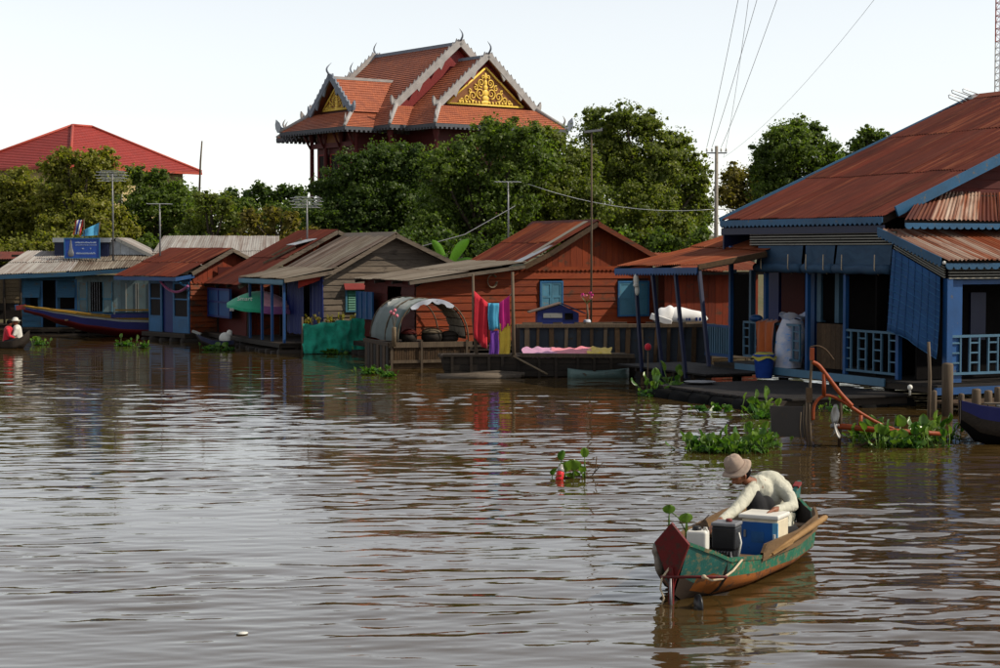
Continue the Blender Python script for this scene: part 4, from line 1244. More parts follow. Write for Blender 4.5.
# ------------------------------------------------------------------ weathered grey house
def house_grey():
    p = at(322, 300, 56.2)
    fr = Frame(p.x, p.y, 25)
    root = fr.root('wooden_house', 'weathered grey plank house with blue curtained porch and tin roof', 'house', 'floating wooden houses')
    prof = [(-1.35, 2.30), (.25, 2.56), (2.35, 3.70), (4.75, 2.62)]
    pf = prof_fn(prof); top = prof_fn([(u, z - .06) for u, z in prof])
    dep = 4.3
    f, s = Pl('f', 0.0), Pl('s', 0.0)
    mb = MB()
    for u in (.05, 2.3, 4.25): mb.box(u - .04, u + .04, .02, .1, .3, top(u))
    for u in (.05, 4.25): mb.box(u - .04, u + .04, dep - .1, dep, .3, top(u))
    wall = mb.build('front_wall', M['dark_wood'], root)
    a, b = fr.fr(345, 285), fr.fr(367, 312)
    planks(wall, M['grey_wood'], f, 0, 4.3, .5, 3.62, .2, top, [(a.x, b.x, b.z, a.z)])
    window(root, f, a.x + .04, b.x - .04, b.z + .06, a.z - .1, M['blue_light'], M['green_shut'], 2, louver=True)
    MB().add([f.pt(a.x - .05, .03, a.z + .05), f.pt(b.x + .05, .03, a.z + .05), f.pt(b.x + .08, .22, a.z - .12), f.pt(a.x - .08, .22, a.z - .12), f.pt(a.x - .05, .03, a.z + .02), f.pt(b.x + .05, .03, a.z + .02), f.pt(b.x + .08, .22, a.z - .15), f.pt(a.x - .08, .22, a.z - .15)], MB.BF).build('window_hood', M['red_trim'], root)
    MB().box(4.22, 4.27, .1, dep, .4, 2.7).build('side_wall', M['grey_wood'], root)
    MB().box(.1, 4.2, dep - .05, dep, .4, 2.6).build('back_wall', M['grey_wood'], root)
    # left side: dark doorway between deep blue curtain panels
    sw = MB().box(.0, .05, -.02, .06, .3, 2.5).box(.0, .05, 1.1, 1.16, .3, 2.5).build('side_wall', M['blue_deep'], root)
    def curtain(y0, y1, z0, z1, mat, amp=.04, n=26):
        rows = []
        for i in range(n + 1):
            y = y0 + (y1 - y0) * i / n
            x = amp * sin(i * 1.25) + amp * .5 * sin(i * .53 + 1)
            rows.append([(-.06 + x * .6, y, z1), (-.06 + x, y, (z0 + z1) / 2), (-.06 + x * 1.2, y, z0 + .03 * sin(i * .9))])
        return MB().grid(rows).build('curtain', mat, root, True)
    ya, yb, yc, yd = fr.sd(324, 300).y, fr.sd(313, 300).y, fr.sd(305, 300).y, fr.sd(288, 300).y
    curtain(ya, yb, .5, 2.45, M['blue_deep']); curtain(yc, yd, .5, 2.4, M['blue_deep'])
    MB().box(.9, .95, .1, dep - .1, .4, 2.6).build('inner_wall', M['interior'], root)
    # red valance under the porch roof
    a, b = fr.fr(298, 278, -.05), fr.fr(322, 273, -.05)
    rows = []
    for i in range(9):
        t = i / 8
        q = a.lerp(b, t)
        rows.append([q + Vector((0, 0, .02)), q + Vector((0, -.02, -.16 - .05 * sin(i * 1.7))), q + Vector((0, .02 * sin(i), -.32 + .12 * t))])
    MB().grid(rows).build('valance', M['cloth_dred'], root, True)
    # roof
    y0, y1 = -.35, dep
    rf = rafters(root, 'roof', [((u0, y, z0 - .07), (u1, y, z1 - .07)) for y in (y0 + .05, 1.2, 2.6, y1 - .05) for (u0, z0), (u1, z1) in zip(prof, prof[1:])], M['dark_wood'])
    def pr(u, y): return Vector((u, y, pf(u) + .02))
    roof_slope(rf, M['metal_weath'], pr(-1.35, y0), pr(-1.35, y1), pr(.4, y1), pr(.4, y0), .75, 1)
    roof_slope(rf, M['rust_grey'], pr(.2, y0) + Vector((0, 0, .04)), pr(.2, y1) + Vector((0, 0, .04)), pr(2.35, y1), pr(2.35, y0), .55, 1, mats=[M['rust_grey'], M['metal_weath'], M['rust_grey']])
    roof_slope(rf, M['metal_weath'], pr(4.75, y1), pr(4.75, y0), pr(2.35, y0), pr(2.35, y1), .75, 1)
    MB().prism([pr(2.15, y0) + Vector((0, 0, .02)), pr(2.35, y0) + Vector((0, 0, .06)), pr(2.55, y0), pr(2.35, y0) + Vector((0, 0, .02))], (0, y1 - y0, 0)).build('ridge_cap', M['metal_weath'], rf)
    for u0, u1 in ((.25, 2.35), (2.35, 4.75), (-1.35, .25)):
        MB().bar(pr(u0, y0 - .02) - Vector((0, 0, .07)), pr(u1, y0 - .02) - Vector((0, 0, .07)), .03, .12).build('bargeboard', M['grey_wood'], rf)
    scallop(rf, M['blue_light'], pr(-1.38, y0) + Vector((0, 0, -.1)), pr(-1.38, y1) + Vector((0, 0, -.1)), .12, .12, .05, nrm=(-1, 0, 0))
    for px in (250, 262, 272, 284):
        q = fr.sd(px, 300, -1.28)
        mb = MB().bar((-1.28, q.y, .3), (-1.28, q.y, 2.28), .075, .075); mb.build('porch_post', M['blue_mid'], root)
    float_base(root, -1.5, 4.4, -.3, dep, .33)
    # patch lying on the neighbour side: loose tin skylight
    return fr
FD = house_grey()

# ------------------------------------------------------------------ dark red house behind the porch
def house_red():
    p = at(240, 300, 59.8)
    fr = Frame(p.x, p.y, 25)
    root = fr.root('wooden_house', 'dark red plank house with rusty roof behind the green and pink umbrella', 'house', 'floating wooden houses')
    prof = [(-.1, 2.02), (3.38, 3.86), (5.6, 2.9)]
    pf = prof_fn(prof); top = prof_fn([(u, z - .06) for u, z in prof])
    dep = 4.0
    f, s = Pl('f', .3), Pl('s', .35)
    mb = MB()
    for u in (.4, 3.4, 5.3): mb.box(u - .04, u + .04, .32, .4, .25, top(u)); mb.box(u - .04, u + .04, dep - .1, dep, .25, top(u))
    wall = mb.build('front_wall', M['dark_wood'], root)
    d0, d1 = fr.fr(277, 300, .3).x, fr.fr(284, 300, .3).x
    planks(wall, M['red_wood'], f, .35, 5.3, .35, 2.5, .2, top, [(.35, fr.fr(262, 300, .3).x, .35, 2.0)])
    vboards(wall, M['orange_wood_v'], f, 1.6, 5.3, 2.5, lambda u: max(top(u), 2.5), .2)
    x1 = fr.fr(262, 300, .3).x
    vboards(wall, M['red_wood_v'], Pl('f', .5), .4, x1, .35, lambda u: min(top(u), 2.0), .18)
    MB().box(.4, .45, .6, dep, .3, 2.2).build('side_wall', M['darkred_wood'], root)
    MB().box(.4, 5.3, dep - .05, dep, .3, 2.6).build('back_wall', M['darkred_wood'], root)
    a, b = fr.sd(233, 289, .1), fr.sd(211, 316, .1)
    sh = MB().box(.0, .05, a.y, b.y, b.z, a.z).build('shutter', M['blue_mid'], root)
    m3 = MB()
    for t in (0, .5, .97): m3.box(-.03, .0, a.y + (b.y - a.y) * t, a.y + (b.y - a.y) * t + .07, b.z, a.z)
    for z in (b.z, (a.z + b.z) / 2, a.z - .07): m3.box(-.033, .0, a.y + .08, b.y - .01, z, z + .07)
    m3.build('shutter_frame', M['blue_deep'], sh)
    y0, y1 = -.2, dep
    rf = rafters(root, 'roof', [((u0, y, z0 - .07), (u1, y, z1 - .07)) for y in (y0 + .05, 1.2, 2.6, y1 - .05) for (u0, z0), (u1, z1) in zip(prof, prof[1:])], M['dark_wood'])
    def pr(u, y): return Vector((u, y, pf(u) + .02))
    roof_slope(rf, M['rust_dark'], pr(-.1, y0), pr(-.1, y1), pr(3.38, y1), pr(3.38, y0), .8, 2)
    roof_slope(rf, M['rust_dark'], pr(5.6, y1), pr(5.6, y0), pr(3.38, y0), pr(3.38, y1), .8, 1)
    for u0, u1 in ((-.1, 3.38), (3.38, 5.6)):
        MB().bar(pr(u0, y0 - .02) - Vector((0, 0, .07)), pr(u1, y0 - .02) - Vector((0, 0, .07)), .03, .13).build('bargeboard', M['grey_wood'], rf)
    # tin skylight propped on the slope, with its pale battens
    c = pr(2.35, .55)
    MB().obox(c + Vector((0, 0, .14)), (.85, .85, .02), (0, -.25, 0)).build('skylight_sheet', M['galv'], rf)
    MB().bar(pr(1.6, 1.5) + Vector((0, 0, .08)), pr(2.5, 1.0) + Vector((0, 0, .16)), .05, .06).build('batten', M['pale_wood'], rf)
    MB().bar(pr(1.1, .9) + Vector((0, 0, .08)), pr(2.0, .2) + Vector((0, 0, .14)), .05, .06).build('batten', M['pale_wood'], rf)
    float_base(root, 0, 5.4, 0, dep, .3)
house_red()

# ------------------------------------------------------------------ pale tin roofed house behind
def house_back():
    p = at(152, 300, 70)
    fr = Frame(p.x, p.y, 15)
    root = fr.root('wooden_house', 'house with pale grey tin roof behind the small red gabled house', 'house', 'floating wooden houses')
    e0, e1 = fr.fr(150, 268), fr.fr(262, 262)
    z0, z1 = 2.6, at(235, 236, 72.5).z
    w = 4.9
    rf = rafters(root, 'roof', [((0, 0, z0 - .08), (w, 0, z0 - .08)), ((.6, 3.0, z1 - .08), (w + .3, 3.0, z1 - .08)), ((.1, 0, z0 - .08), (.9, 3, z1 - .08)), ((w, 0, z0 - .08), (w + .4, 3, z1 - .08))], M['dark_wood'])
    roof_slope(rf, M['metal_pale'], (w, -.3, z0), (-.3, -.3, z0), (.7, 3.0, z1), (w + .5, 3.0, z1), .6, 2, amp=.007)
    roof_slope(rf, M['metal_pale'], (.4, 6.0, z0), (w + .5, 6.0, z0), (w + .5, 3.0, z1), (.7, 3.0, z1), .8, 1)
    wl = MB().box(.2, w, .1, .15, .3, z0).box(.2, .25, .15, 5.6, .3, z0).box(w - .05, w, .15, 5.6, .3, z0).build('wall', M['grey_wood'], root)
    MB().prism([(w - .05, 0, z0 - .05), (w - .05, 5.6, z0 - .05), (w + .2, 3.0, z1 - .1)], (.04, 0, 0)).build('gable_wall', M['galv'], root)
    float_base(root, 0, w, 0, 5.8, .3)
house_back()

# ------------------------------------------------------------------ small red gabled house with blue front
def house_small():
    p = at(190, 300, 63)
    fr = Frame(p.x, p.y, 42)
    root = fr.root('wooden_house', 'small red gabled house with bright blue front and magenta garland', 'house', 'floating wooden houses')
    ap = fr.fr(228, 249); re = fr.fr(254, 264); le = fr.fr(189, 273)
    W = ap.x * 2
    prof = [(-.12, le.z), (ap.x, ap.z), (W + .2, re.z - .25)]
    pf = prof_fn(prof); top = prof_fn([(u, z - .06) for u, z in prof])
    dep = fr.sd(150, 330).y
    f, s = Pl('f', 0.0), Pl('s', 0.0)
    mb = MB()
    for u in (.05, W - .05): mb.box(u - .04, u + .04, .02, .1, .2, top(u)); mb.box(u - .04, u + .04, dep - .1, dep, .2, top(u))
    wall = mb.build('front_wall', M['dark_wood'], root)
    zg = fr.fr(205, 281).z
    planks(wall, M['red_wood'], f, 0, W, .3, zg, .19, top, tilt=.05)
    vboards(wall, M['red_wood_v'], f, 0.1, W, zg, lambda u: max(top(u), zg), .2)
    scallop(wall, M['red_wood_v'], f.pt(.1, .06, zg), f.pt(W, .06, zg), .08, .16, .06, nrm=(0, -1, 0), name='gable_trim')
    MB().box(W - .06, W - .01, .1, dep, .3, 2.3).build('side_wall', M['red_wood_v'], root)
    MB().box(.1, W - .1, dep - .05, dep, .3, 2.3).build('back_wall', M['red_wood_v'], root)
    # blue front
    Y = {px: fr.sd(px, 310).y for px in (150, 154, 161, 163, 174, 177, 187, 190)}
    zt, zm, zb = fr.sd(170, 281).z, fr.sd(170, 317).z, .28
    sw = MB().box(-.02, .04, -.02, dep, zt, le.z - .1).build('front_beam', M['blue_mid'], root)
    for a, b in ((190, 174), (163, 150)):
        mb = MB()
        ya, yb = Y[a], Y[b]
        mb.box(-.05, 0, ya, ya + .1, zb, zt); mb.box(-.05, 0, yb - .1, yb, zb, zt)
        mb.box(-.045, 0, ya + .1, yb - .1, zm - .05, zm + .04); mb.box(-.045, 0, ya + .1, yb - .1, zt - .1, zt); mb.box(-.045, 0, ya + .1, yb - .1, (zt + zm) / 2 - .02, (zt + zm) / 2 + .03)
        w = mb.build('window', M['blue'], root)
        MB().box(-.015, 0, ya + .1, yb - .1, zm, zt).build('pane', M['interior'], w)
        MB().box(-.055, 0, ya + .1, yb - .1, zb, zm - .05).build('lower_panel', M['blue'], root)
    MB().box(.02, .06, Y[174], Y[163], zb, zt).build('door', M['blue_deep'], root)
    MB().box(.35, .4, .1, dep - .1, .3, zt).build('inner_wall', M['interior'], root)
    # garlands
    def swag(p0, p1, drop, r, mat, nm):
        P0, P1 = fr.sd(*p0, -.25), fr.sd(*p1, -.25)
        pts = [P0.lerp(P1, t) + Vector((0, 0, -drop * 4 * t * (1 - t))) for t in [i / 14 for i in range(15)]]
        MB().tube(pts, r, 6).build(nm, mat, root, True)
    swag((159, 279), (188, 286), .32, .05, M['net'], 'garland')
    swag((166, 275), (188, 287), .02, .04, M['blue'], 'garland')
    y0, y1 = -.3, fr.sd(126, 275).y
    y1 = min(y1, dep + 1.2)
    rf = rafters(root, 'roof', [((u0, y, z0 - .07), (u1, y, z1 - .07)) for y in (y0 + .05, dep * .5, y1 - .05) for (u0, z0), (u1, z1) in zip(prof, prof[1:])], M['dark_wood'])
    def pr(u, y): return Vector((u, y, pf(u) + .02))
    def pe(y): return Vector((-.75, y, le.z - .12))
    roof_slope(rf, M['rust_main'], pe(y0), pe(y1), pr(ap.x, y1), pr(ap.x, y0), .75, 2, mats=[M['rust_main'], M['rust_dark']])
    roof_slope(rf, M['rust_main'], pr(W + .2, y1), pr(W + .2, y0), pr(ap.x, y0), pr(ap.x, y1), .75, 1)
    MB().bar(pr(-.1, y0 - .02) - Vector((0, 0, .06)), pr(ap.x, y0 - .02) - Vector((0, 0, .06)), .03, .14).build('bargeboard', M['grey_wood'], rf)
    MB().bar(pr(W + .2, y0 - .02) - Vector((0, 0, .06)), pr(ap.x, y0 - .02) - Vector((0, 0, .06)), .03, .12).build('bargeboard', M['grey_wood'], rf)
    MB().bar(pe(y0) - Vector((0, 0, .09)), pe(y1) - Vector((0, 0, .09)), .03, .13).build('eave_board', M['blue_mid'], rf)
    MB().bar(Vector((-.75, -.28, le.z - .21)), Vector((0, -.28, le.z - .1)), .03, .13).build('eave_board', M['blue_mid'], rf)
    float_base(root, -.35, W, -.2, dep, .27)
house_small()

# ------------------------------------------------------------------ blue house with the signboard
def house_blue():
    p = at(75, 300, 68)
    fr = Frame(p.x, p.y, 3)
    root = fr.root('wooden_house', 'blue plank house with signboard and flags on its roof', 'house', 'floating wooden houses')
    q_ = lambda z: 3.2 - (3.2 - z) * 68 / 61     # wall heights were taken at 61 m
    xL, xR = fr.fr(22, 300).x, fr.fr(152, 300).x
    f = Pl('f', 0.0)
    ztop = 2.25
    mb = MB()
    for x in (xL + .04, 0.0, xR - .05): mb.box(x - .04, x + .04, .02, .1, .25, q_(2.6))
    mb.box(xL, xR, .03, .09, q_(2.5), q_(2.58))
    wall = mb.build('front_wall', M['dark_wood'], root)
    X = lambda px: fr.fr(px, 300).x
    Z = lambda py: fr.fr(60, py).z
    holes = [(X(42), X(56), .3, Z(282)), (X(60), X(75), Z(308), Z(294)), (X(25), X(38), Z(308), Z(299)), (X(88), X(103), Z(311), Z(282))]
    planks(wall, M['blue_board'], f, xL, 0, .3, q_(2.36), .22, None, holes[:3])
    planks(wall, M['blue_board'], f, 0.0, xR, .3, Z(312), .22)
    vboards(wall, M['pale_board'], Pl('f', -.03), .02, xR, Z(312), lambda u: q_(2.36), .3, [holes[3]])
    MB().box(xL, xR, 1.2, 1.25, .1, q_(2.3)).build('inner_wall', M['interior'], root)
    MB().box(xL, xL + .05, .1, 4, .3, q_(2.3)).build('side_wall', M['blue_board'], root)
    MB().box(xR - .05, xR, .1, 4, .3, q_(2.3)).build('side_wall', M['pale_board'], root)
    for (a, b) in ((24, 41), (58, 76)):   # propped-open flap shutters
        P = [f.pt(X(a), .02, Z(281)), f.pt(X(b), .02, Z(281)), f.pt(X(b), .28, Z(297)), f.pt(X(a), .28, Z(297))]
        MB().prism(P, (0, -.03, -.01)).build('flap_shutter', M['blue_board'], root)
    for x0, x1, z0, z1 in ((X(41), X(43), .3, Z(281)), (X(56), X(58), .3, Z(281)), (X(75), X(77.5), .3, Z(279))):
        MB().box(x0, x1, -.07, -.02, z0, z1).build('door_post', M['blue'], root)
    for a, b in ((79, 88), (103, 113)):   # open pale shutters beside the window
        w = MB().box(X(a), X(b), -.10, -.06, Z(312), Z(282)).build('shutter', M['pale_board'], root)
        MB().box(X(a), X(b), -.12, -.10, Z(300), Z(298)).box(X(a), X(a) + .04, -.12, -.10, Z(312), Z(282)).box(X(b) - .04, X(b), -.12, -.10, Z(312), Z(282)).build('shutter_frame', M['blue_light'], w)
    for a, b in ((126, 137), (138, 150)):
        w = MB().box(X(a), X(b), -.10, -.06, Z(312), Z(283)).build('shutter', M['pale_board'], root)
        MB().box(X(a), X(a) + .04, -.12, -.10, Z(312), Z(283)).box(X(b) - .04, X(b), -.12, -.10, Z(312), Z(283)).build('shutter_frame', M['white_trim'], w)
    bars = MB()
    for i in range(5): bars.box(X(88) + .09 * i + .05, X(88) + .09 * i + .065, .03, .045, Z(311), Z(282))
    bars.build('window_bars', M['grey_metal'], root)
    # roofs
    zl, zr_ = fr.fr(0, 275, -.8).z, fr.fr(150, 266, -.8).z
    rf = rafters(root, 'roof', [((xL - 1.0, -.8, zl - .08), (0, -.8, q_(2.42))), ((0, -.8, q_(2.42)), (xR, -.8, zr_ - .05)), ((xL - .8, 2.0, q_(3.0)), (xR, 2.0, q_(3.05))), ((0, -.8, q_(2.4)), (0, 2, q_(3.0)))], M['dark_wood'])
    roof_slope(rf, M['metal_pale'], (.05, -.85, q_(2.5)), (xL - 1.0, -.85, zl), (xL - .2, 2.0, q_(3.15)), (.05, 2.0, q_(3.15)), .75, 2)
    roof_slope(rf, M['metal_weath'], (xR + .15, -.85, zr_), (-.05, -.85, q_(2.47)), (-.05, 2.0, q_(3.12)), (xR + .15, 2.0, q_(3.05)), .75, 2)
    MB().bar((xL - 1.0, -.87, zl - .09), (0, -.87, q_(2.39)), .03, .16).build('eave_board', M['blue_board'], rf)
    MB().bar((0, -.87, q_(2.38)), (xR + .1, -.87, zr_ - .1), .03, .15).build('eave_board', M['blue_board'], rf)
    # gabled volume behind
    gy = 1.6
    ap, rt, lt = fr.fr(117, 239, gy), fr.fr(166, 263, gy), fr.fr(66, 264, gy)
    gp = [(lt.x, lt.z), (ap.x, ap.z), (rt.x, rt.z)]
    gtop = prof_fn(gp)
    gw = MB().box(lt.x, rt.x, gy + .05, gy + .1, 2.3, 2.75).build('gable_wall', M['dark_wood'], root)
    vboards(gw, M['galv'], Pl('f', gy + .05), lt.x, rt.x, 2.6, gtop, .35)
    roof_slope(rf, M['metal_pale'], (rt.x + .1, 5.0, rt.z), (rt.x + .1, gy - .25, rt.z), (ap.x, gy - .25, ap.z + .04), (ap.x, 5.0, ap.z + .04), .8, 1)
    roof_slope(rf, M['metal_pale'], (lt.x, gy - .25, lt.z), (lt.x, 5.0, lt.z), (ap.x, 5.0, ap.z + .04), (ap.x, gy - .25, ap.z + .04), .8, 1)
    MB().bar((rt.x + .1, gy - .28, rt.z - .03), (ap.x, gy - .28, ap.z), .03, .12).build('bargeboard', M['white_trim'], rf)
    # raised vent box behind the sign
    a, b = fr.fr(54, 241, 1.2), fr.fr(108, 254, 1.2)
    cl = MB().box(a.x, b.x, 1.25, 2.2, 2.9, a.z - .05).build('roof_vent_box', M['blue_dark'], root)
    MB().box(a.x - .05, b.x + .1, 1.15, 2.3, a.z - .05, a.z + .12).build('vent_roof', M['galv'], cl)
    float_base(root, xL - .3, xR, -.5, 4, .28)
    # signboard: a thing standing on the roof
    s0, s1 = fr.fr(65, 239, .6), fr.fr(99, 257.5, .6)
    w, h = s1.x - s0.x, s0.z - s1.z
    wp = fr.o + fr.ex * s0.x + fr.ey * .6 + Vector((0, 0, s1.z))
    sg = empty('signboard', wp, fr.a, 'blue signboard with pale lettering and grey emblem on the roof', 'sign')
    MB().box(0, w, 0, .05, 0, h).build('panel', M['sign_blue'], sg)
    fm = MB().box(-.04, 0, -.02, .06, -.04, h + .04).box(w, w + .04, -.02, .06, -.04, h + .04).box(0, w, -.02, .06, h, h + .04).box(0, w, -.02, .06, -.04, 0)
    fm.build('frame', M['blue'], sg)
    MB().box(.1, .14, .05, .1, -.5, h).box(w - .14, w - .1, .05, .1, -.5, h).build('support', M['pole_wood'], sg)
    r = random.Random(3)
    mb = MB()
    for zz, hh, x0, x1 in ((.80, .10, .30, .93), (.67, .05, .30, .93), (.48, .10, .50, .56), (.48, .10, .74, .78), (.22, .13, .32, .90)):
        x = x0
        while x < x1 - .01:
            g = r.uniform(.022, .04)
            mb.box(x * w, (x + g * .7) * w, -.008, 0, (zz - hh * .3) * h, (zz + hh * r.uniform(.2, .55)) * h)
            if r.random() < .5: mb.box((x + g * .2) * w, (x + g) * w, -.010, 0, (zz + hh * .1) * h, (zz + hh * .25) * h)
            x += g * 1.15
    mb.build('lettering', M['sign_white'], sg)
    MB().lathe([(.02, -.32), (.10, -.30), (.12, -.18), (.09, -.1), (.06, .0), (.05, .12), (.035, .22), (.02, .34)], 10, (.17 * w, 0, .5 * h)).build('emblem', M['grey_metal'], sg, True).scale = (1, .25, 1)
    # flags
    def flag(px, py0, py1, pts, name, lab, stripes):
        b = fr.fr(px, py1, .75); t = fr.fr(px + 3 if name == 'c' else px, py0, .75)
        wb = fr.o + fr.ex * b.x + fr.ey * .75 + Vector((0, 0, b.z))
        ro = empty('flag', wb, fr.a, lab, 'flag')
        hh = t.z - b.z; dx = t.x - b.x
        MB().tube([(0, 0, -.2), (dx, 0, hh)], .018, 6).build('flag_pole', M['pole_wood'], ro, True)
        for (m, P) in stripes(dx, hh):
            MB().grid(P).build('flag_cloth', M[m], ro, True)
    def cy(dx, hh):
        rows = []
        for i in range(8):
            t = i / 7
            rows.append([(dx - .03 - t * .62, .06 * sin(t * 7), hh - .02 - t * .30), (dx * .75 - .03 - t * .6, .06 * sin(t * 7 + .5), hh - .24 - t * .22), (dx * .5 - .03 - t * .66, .06 * sin(t * 7 + 1), hh - .50 - t * .06)])
        return [('flag_cyan', rows)]
    def tri(dx, hh):
        out = []
        for k, m in enumerate(('flag_red', 'cloth_white', 'flag_blue', 'cloth_white', 'flag_red')):
            a, b = k * .06, (k + 1) * .06 + (.04 if k == 2 else 0)
            rows = []
            for i in range(6):
                t = i / 5
                rows.append([(-.02 - a - t * .12 + dx, .04 * sin(t * 5 + k), hh - .02 - t * .55 - .12 * (k == 0) * t), (-.02 - b - t * .10 + dx, .04 * sin(t * 5 + k + 1), hh - .06 - t * .55)])
            out.append((m, rows))
        return out
    flag(84, 219, 240, None, 't', 'red white and blue striped flag on short pole above the signboard', tri)
    flag(97, 222, 240, None, 'c', 'light blue flag on leaning pole above the signboard', cy)
    return fr
FA = house_blue()

def house_edge():
    """dark shed with a basketwork wall at the left edge"""
    p = at(-30, 300, 73)
    fr = Frame(p.x, p.y, 5)
    root = fr.root('market_shed', 'dark open shed with woven straw wall at the left edge', 'shed')
    a, b = fr.fr(-12, 278), fr.fr(21, 303)
    M['straw'] = wood('straw', (0.26, 0.19, 0.11), (0.13, 0.09, 0.05), grain=(10, 10, 22), var=.2)
    wall = MB().box(a.x - 1, b.x + .3, .05, .1, b.z - .3, a.z + .3).build('wall', M['dark_wood'], root)
    planks(wall, M['straw'], Pl('f', .05), a.x - 1, b.x + .3, b.z, a.z + .2, .16, name='mat_strip')
    MB().box(a.x - 1, b.x + .2, 1.6, 1.65, .2, 2.6).build('back_wall', M['interior'], root)
    for x in (a.x, (a.x + b.x) / 2, b.x): MB().tube([(x, -.1, -.2), (x, -.1, 2.6)], .05, 6).build('post', M['dark_wood'], root, True)
    rf = rafters(root, 'roof', [((a.x - 1, -.4, 2.78), (b.x + 1.4, -.4, 2.80)), ((a.x - 1, 2.2, 2.98), (b.x + 1.6, 2.2, 3.0))], M['dark_wood'])
    roof_slope(rf, M['rust_dark'], (b.x + 1.6, -.5, 2.85), (a.x - 1, -.5, 2.82), (a.x - 1, 3.0, 3.12), (b.x + 1.7, 3.0, 3.12), .8, 1)
    c = fr.fr(27, 252, .5), fr.fr(46, 262, .5)
    MB().box(c[0].x, c[1].x, .4, .44, c[1].z, c[0].z).build('roof_board', M['blue_light'], root)
    float_base(root, a.x - 1, b.x + .4, -.3, 2, .2)
house_edge()
# ------------------------------------------------------------------ big rusty-roofed house on the right
M['blind'] = wood('blind', (0.062, 0.13, 0.22), (0.036, 0.08, 0.15), grain=(30, 1, 3), var=0.1, wear=(0.06, 0.10, 0.16), wear_amt=0.06)
M['blind_blue'] = paint('blind_blue', (0.045, 0.155, 0.40), wear=(0.02, 0.07, 0.20), amt=0.08, rough=.8)
M['rail_blue'] = paint('rail_blue', (0.13, 0.27, 0.40), wear=(0.2, 0.2, 0.2), amt=0.04)
M['batten_pale'] = paint('batten_pale', (0.42, 0.40, 0.34), wear=(0.15, 0.13, 0.1), amt=0.08)
FRH = Frame(8.13, 38.2, 25)
def house_right():
    fr = FRH
    root = fr.root('wooden_house', 'large blue house with huge rusty roof and shaded porch on the right', 'house', 'floating wooden houses')
    yF = 6.42
    xr, zr, ze = 7.72, 7.19, 3.93
    # main roof
    rf = rafters(root, 'roof', [((0, y, ze - .12), (xr, y, zr - .12)) for y in (.1, 1.6, 3.2, 4.8, yF - .1)] + [((xr, y, zr - .12), (xr * 2 - 1, y, ze + .3)) for y in (.1, 3.2, yF - .1)], M['dark_wood'], .07, .14)
    roof_slope(rf, M['rust_main'], (0, -.05, ze), (0, yF, ze), (xr, yF, zr), (xr, -.05, zr), .82, 3, rag=.07, mats=[M['rust_main'], M['rust_main'], M['rust_dark']])
    roof_slope(rf, M['rust_main'], (xr * 2 - 1, yF, ze + .35), (xr * 2 - 1, -.05, ze + .35), (xr, -.05, zr), (xr, yF, zr), .82, 1)
    MB().prism([(xr - .3, -.1, zr - .06), (xr, -.1, zr + .08), (xr + .3, -.1, zr - .06), (xr, -.1, zr + .03)], (0, yF + .15, 0)).build('ridge_cap', M['rust_bright'], rf)
    MB().bar((-.05, yF + .02, ze + .0), (xr, yF + .02, zr + .02), .05, .11).build('bargeboard', M['trim_blue'], rf)
    sl = (zr - ze) / xr
    MB().bar((.25, -.1, ze + .25 * sl - .02), (xr, -.1, zr - .02), .05, .22).build('bargeboard', M['trim_blue'], rf)
    MB().bar((xr, -.1, zr - .02), (xr * 2 - 1, -.1, ze + .35), .05, .30).build('bargeboard', M['trim_blue'], rf)
    MB().prism([(.3, yF - .06, 3.2), (xr * 2 - 1.3, yF - .06, 3.2), (xr * 2 - 1.3, yF - .06, ze + .2), (xr, yF - .06, zr - .1), (.3, yF - .06, ze - .02)], (0, .03, 0)).build('back_gable_wall', M['darkred_wood'], root)
    scallop(rf, M['trim_blue'], (-.05, -.02, ze - .085), (-.05, yF, ze - .075), .12, .17, .06, nrm=(-1, 0, 0))
    MB().box(-.02, .03, 0, yF, ze - .36, ze - .2).build('eave_fascia', M['blue_dark'], rf)
    # gable planks
    gp = prof_fn([(0, ze - .1), (xr, zr - .15), (xr * 2 - 1, ze + .2)])
    gw = MB().box(1.8, xr * 2 - 2.6, .42, .46, 4.2, 4.4).build('gable_wall', M['darkred_wood'], root)
    planks(gw, M['darkred_wood'], Pl('f', .42), .5, 6.5, 4.35, 6.6, .2, gp, tilt=.02)
    # skirt roof under the gable
    sk = rafters(root, 'skirt_roof', [((x_, y, z), (8, y, z)) for x_, y, z in ((1.4, .3, 4.36), (.1, -.6, 3.80))], M['dark_wood'])
    roof_slope(sk, M['rust_mixed'], (7.5, -.72, 3.83), (.0, -.72, 3.83), (1.32, .4, 4.46), (7.5, .4, 4.46), .62, 1, rag=.03, mats=[M['rust_mixed'], M['rust_bright'], M['rust_mixed'], M['rust_main']], amp=.02, pitch=.1)
    scallop(sk, M['trim_blue'], (0, -.72, 3.73), (7.5, -.72, 3.73), .07, .19, .06, nrm=(0, -1, 0), point=False)
    # projecting wing roof
    y1, z1 = -2.05, 3.02
    wg = rafters(root, 'wing_roof', [((.1, y, z), (6.5, y, z)) for y, z in ((-.1, 3.5), (-1.9, 2.98))], M['dark_wood'])
    roof_slope(wg, M['rust_mixed'], (6.5, y1 - .15, z1 - .02), (-.08, y1 - .15, z1 - .02), (-.08, .0, 3.64), (6.5, .0, 3.64), .62, 1, rag=.04, mats=[M['rust_mixed'], M['rust_mixed'], M['rust_bright']], amp=.02, pitch=.1)
    scallop(wg, M['trim_blue'], (-.12, .05, 3.60), (-.12, y1, z1 - .05), .16, .12, .05, nrm=(-1, 0, 0))
    scallop(wg, M['trim_blue'], (-.1, y1 - .12, z1 - .12), (6.5, y1 - .12, z1 - .12), .07, .19, .06, nrm=(0, -1, 0), point=False)
    MB().lathe([(.01, -.03), (.035, -.025), (.04, 0), (.03, .03), (.01, .04)], 8, (-.12, y1 - .1, z1 - .08)).build('corner_knob', M['white_plastic'], wg, True)
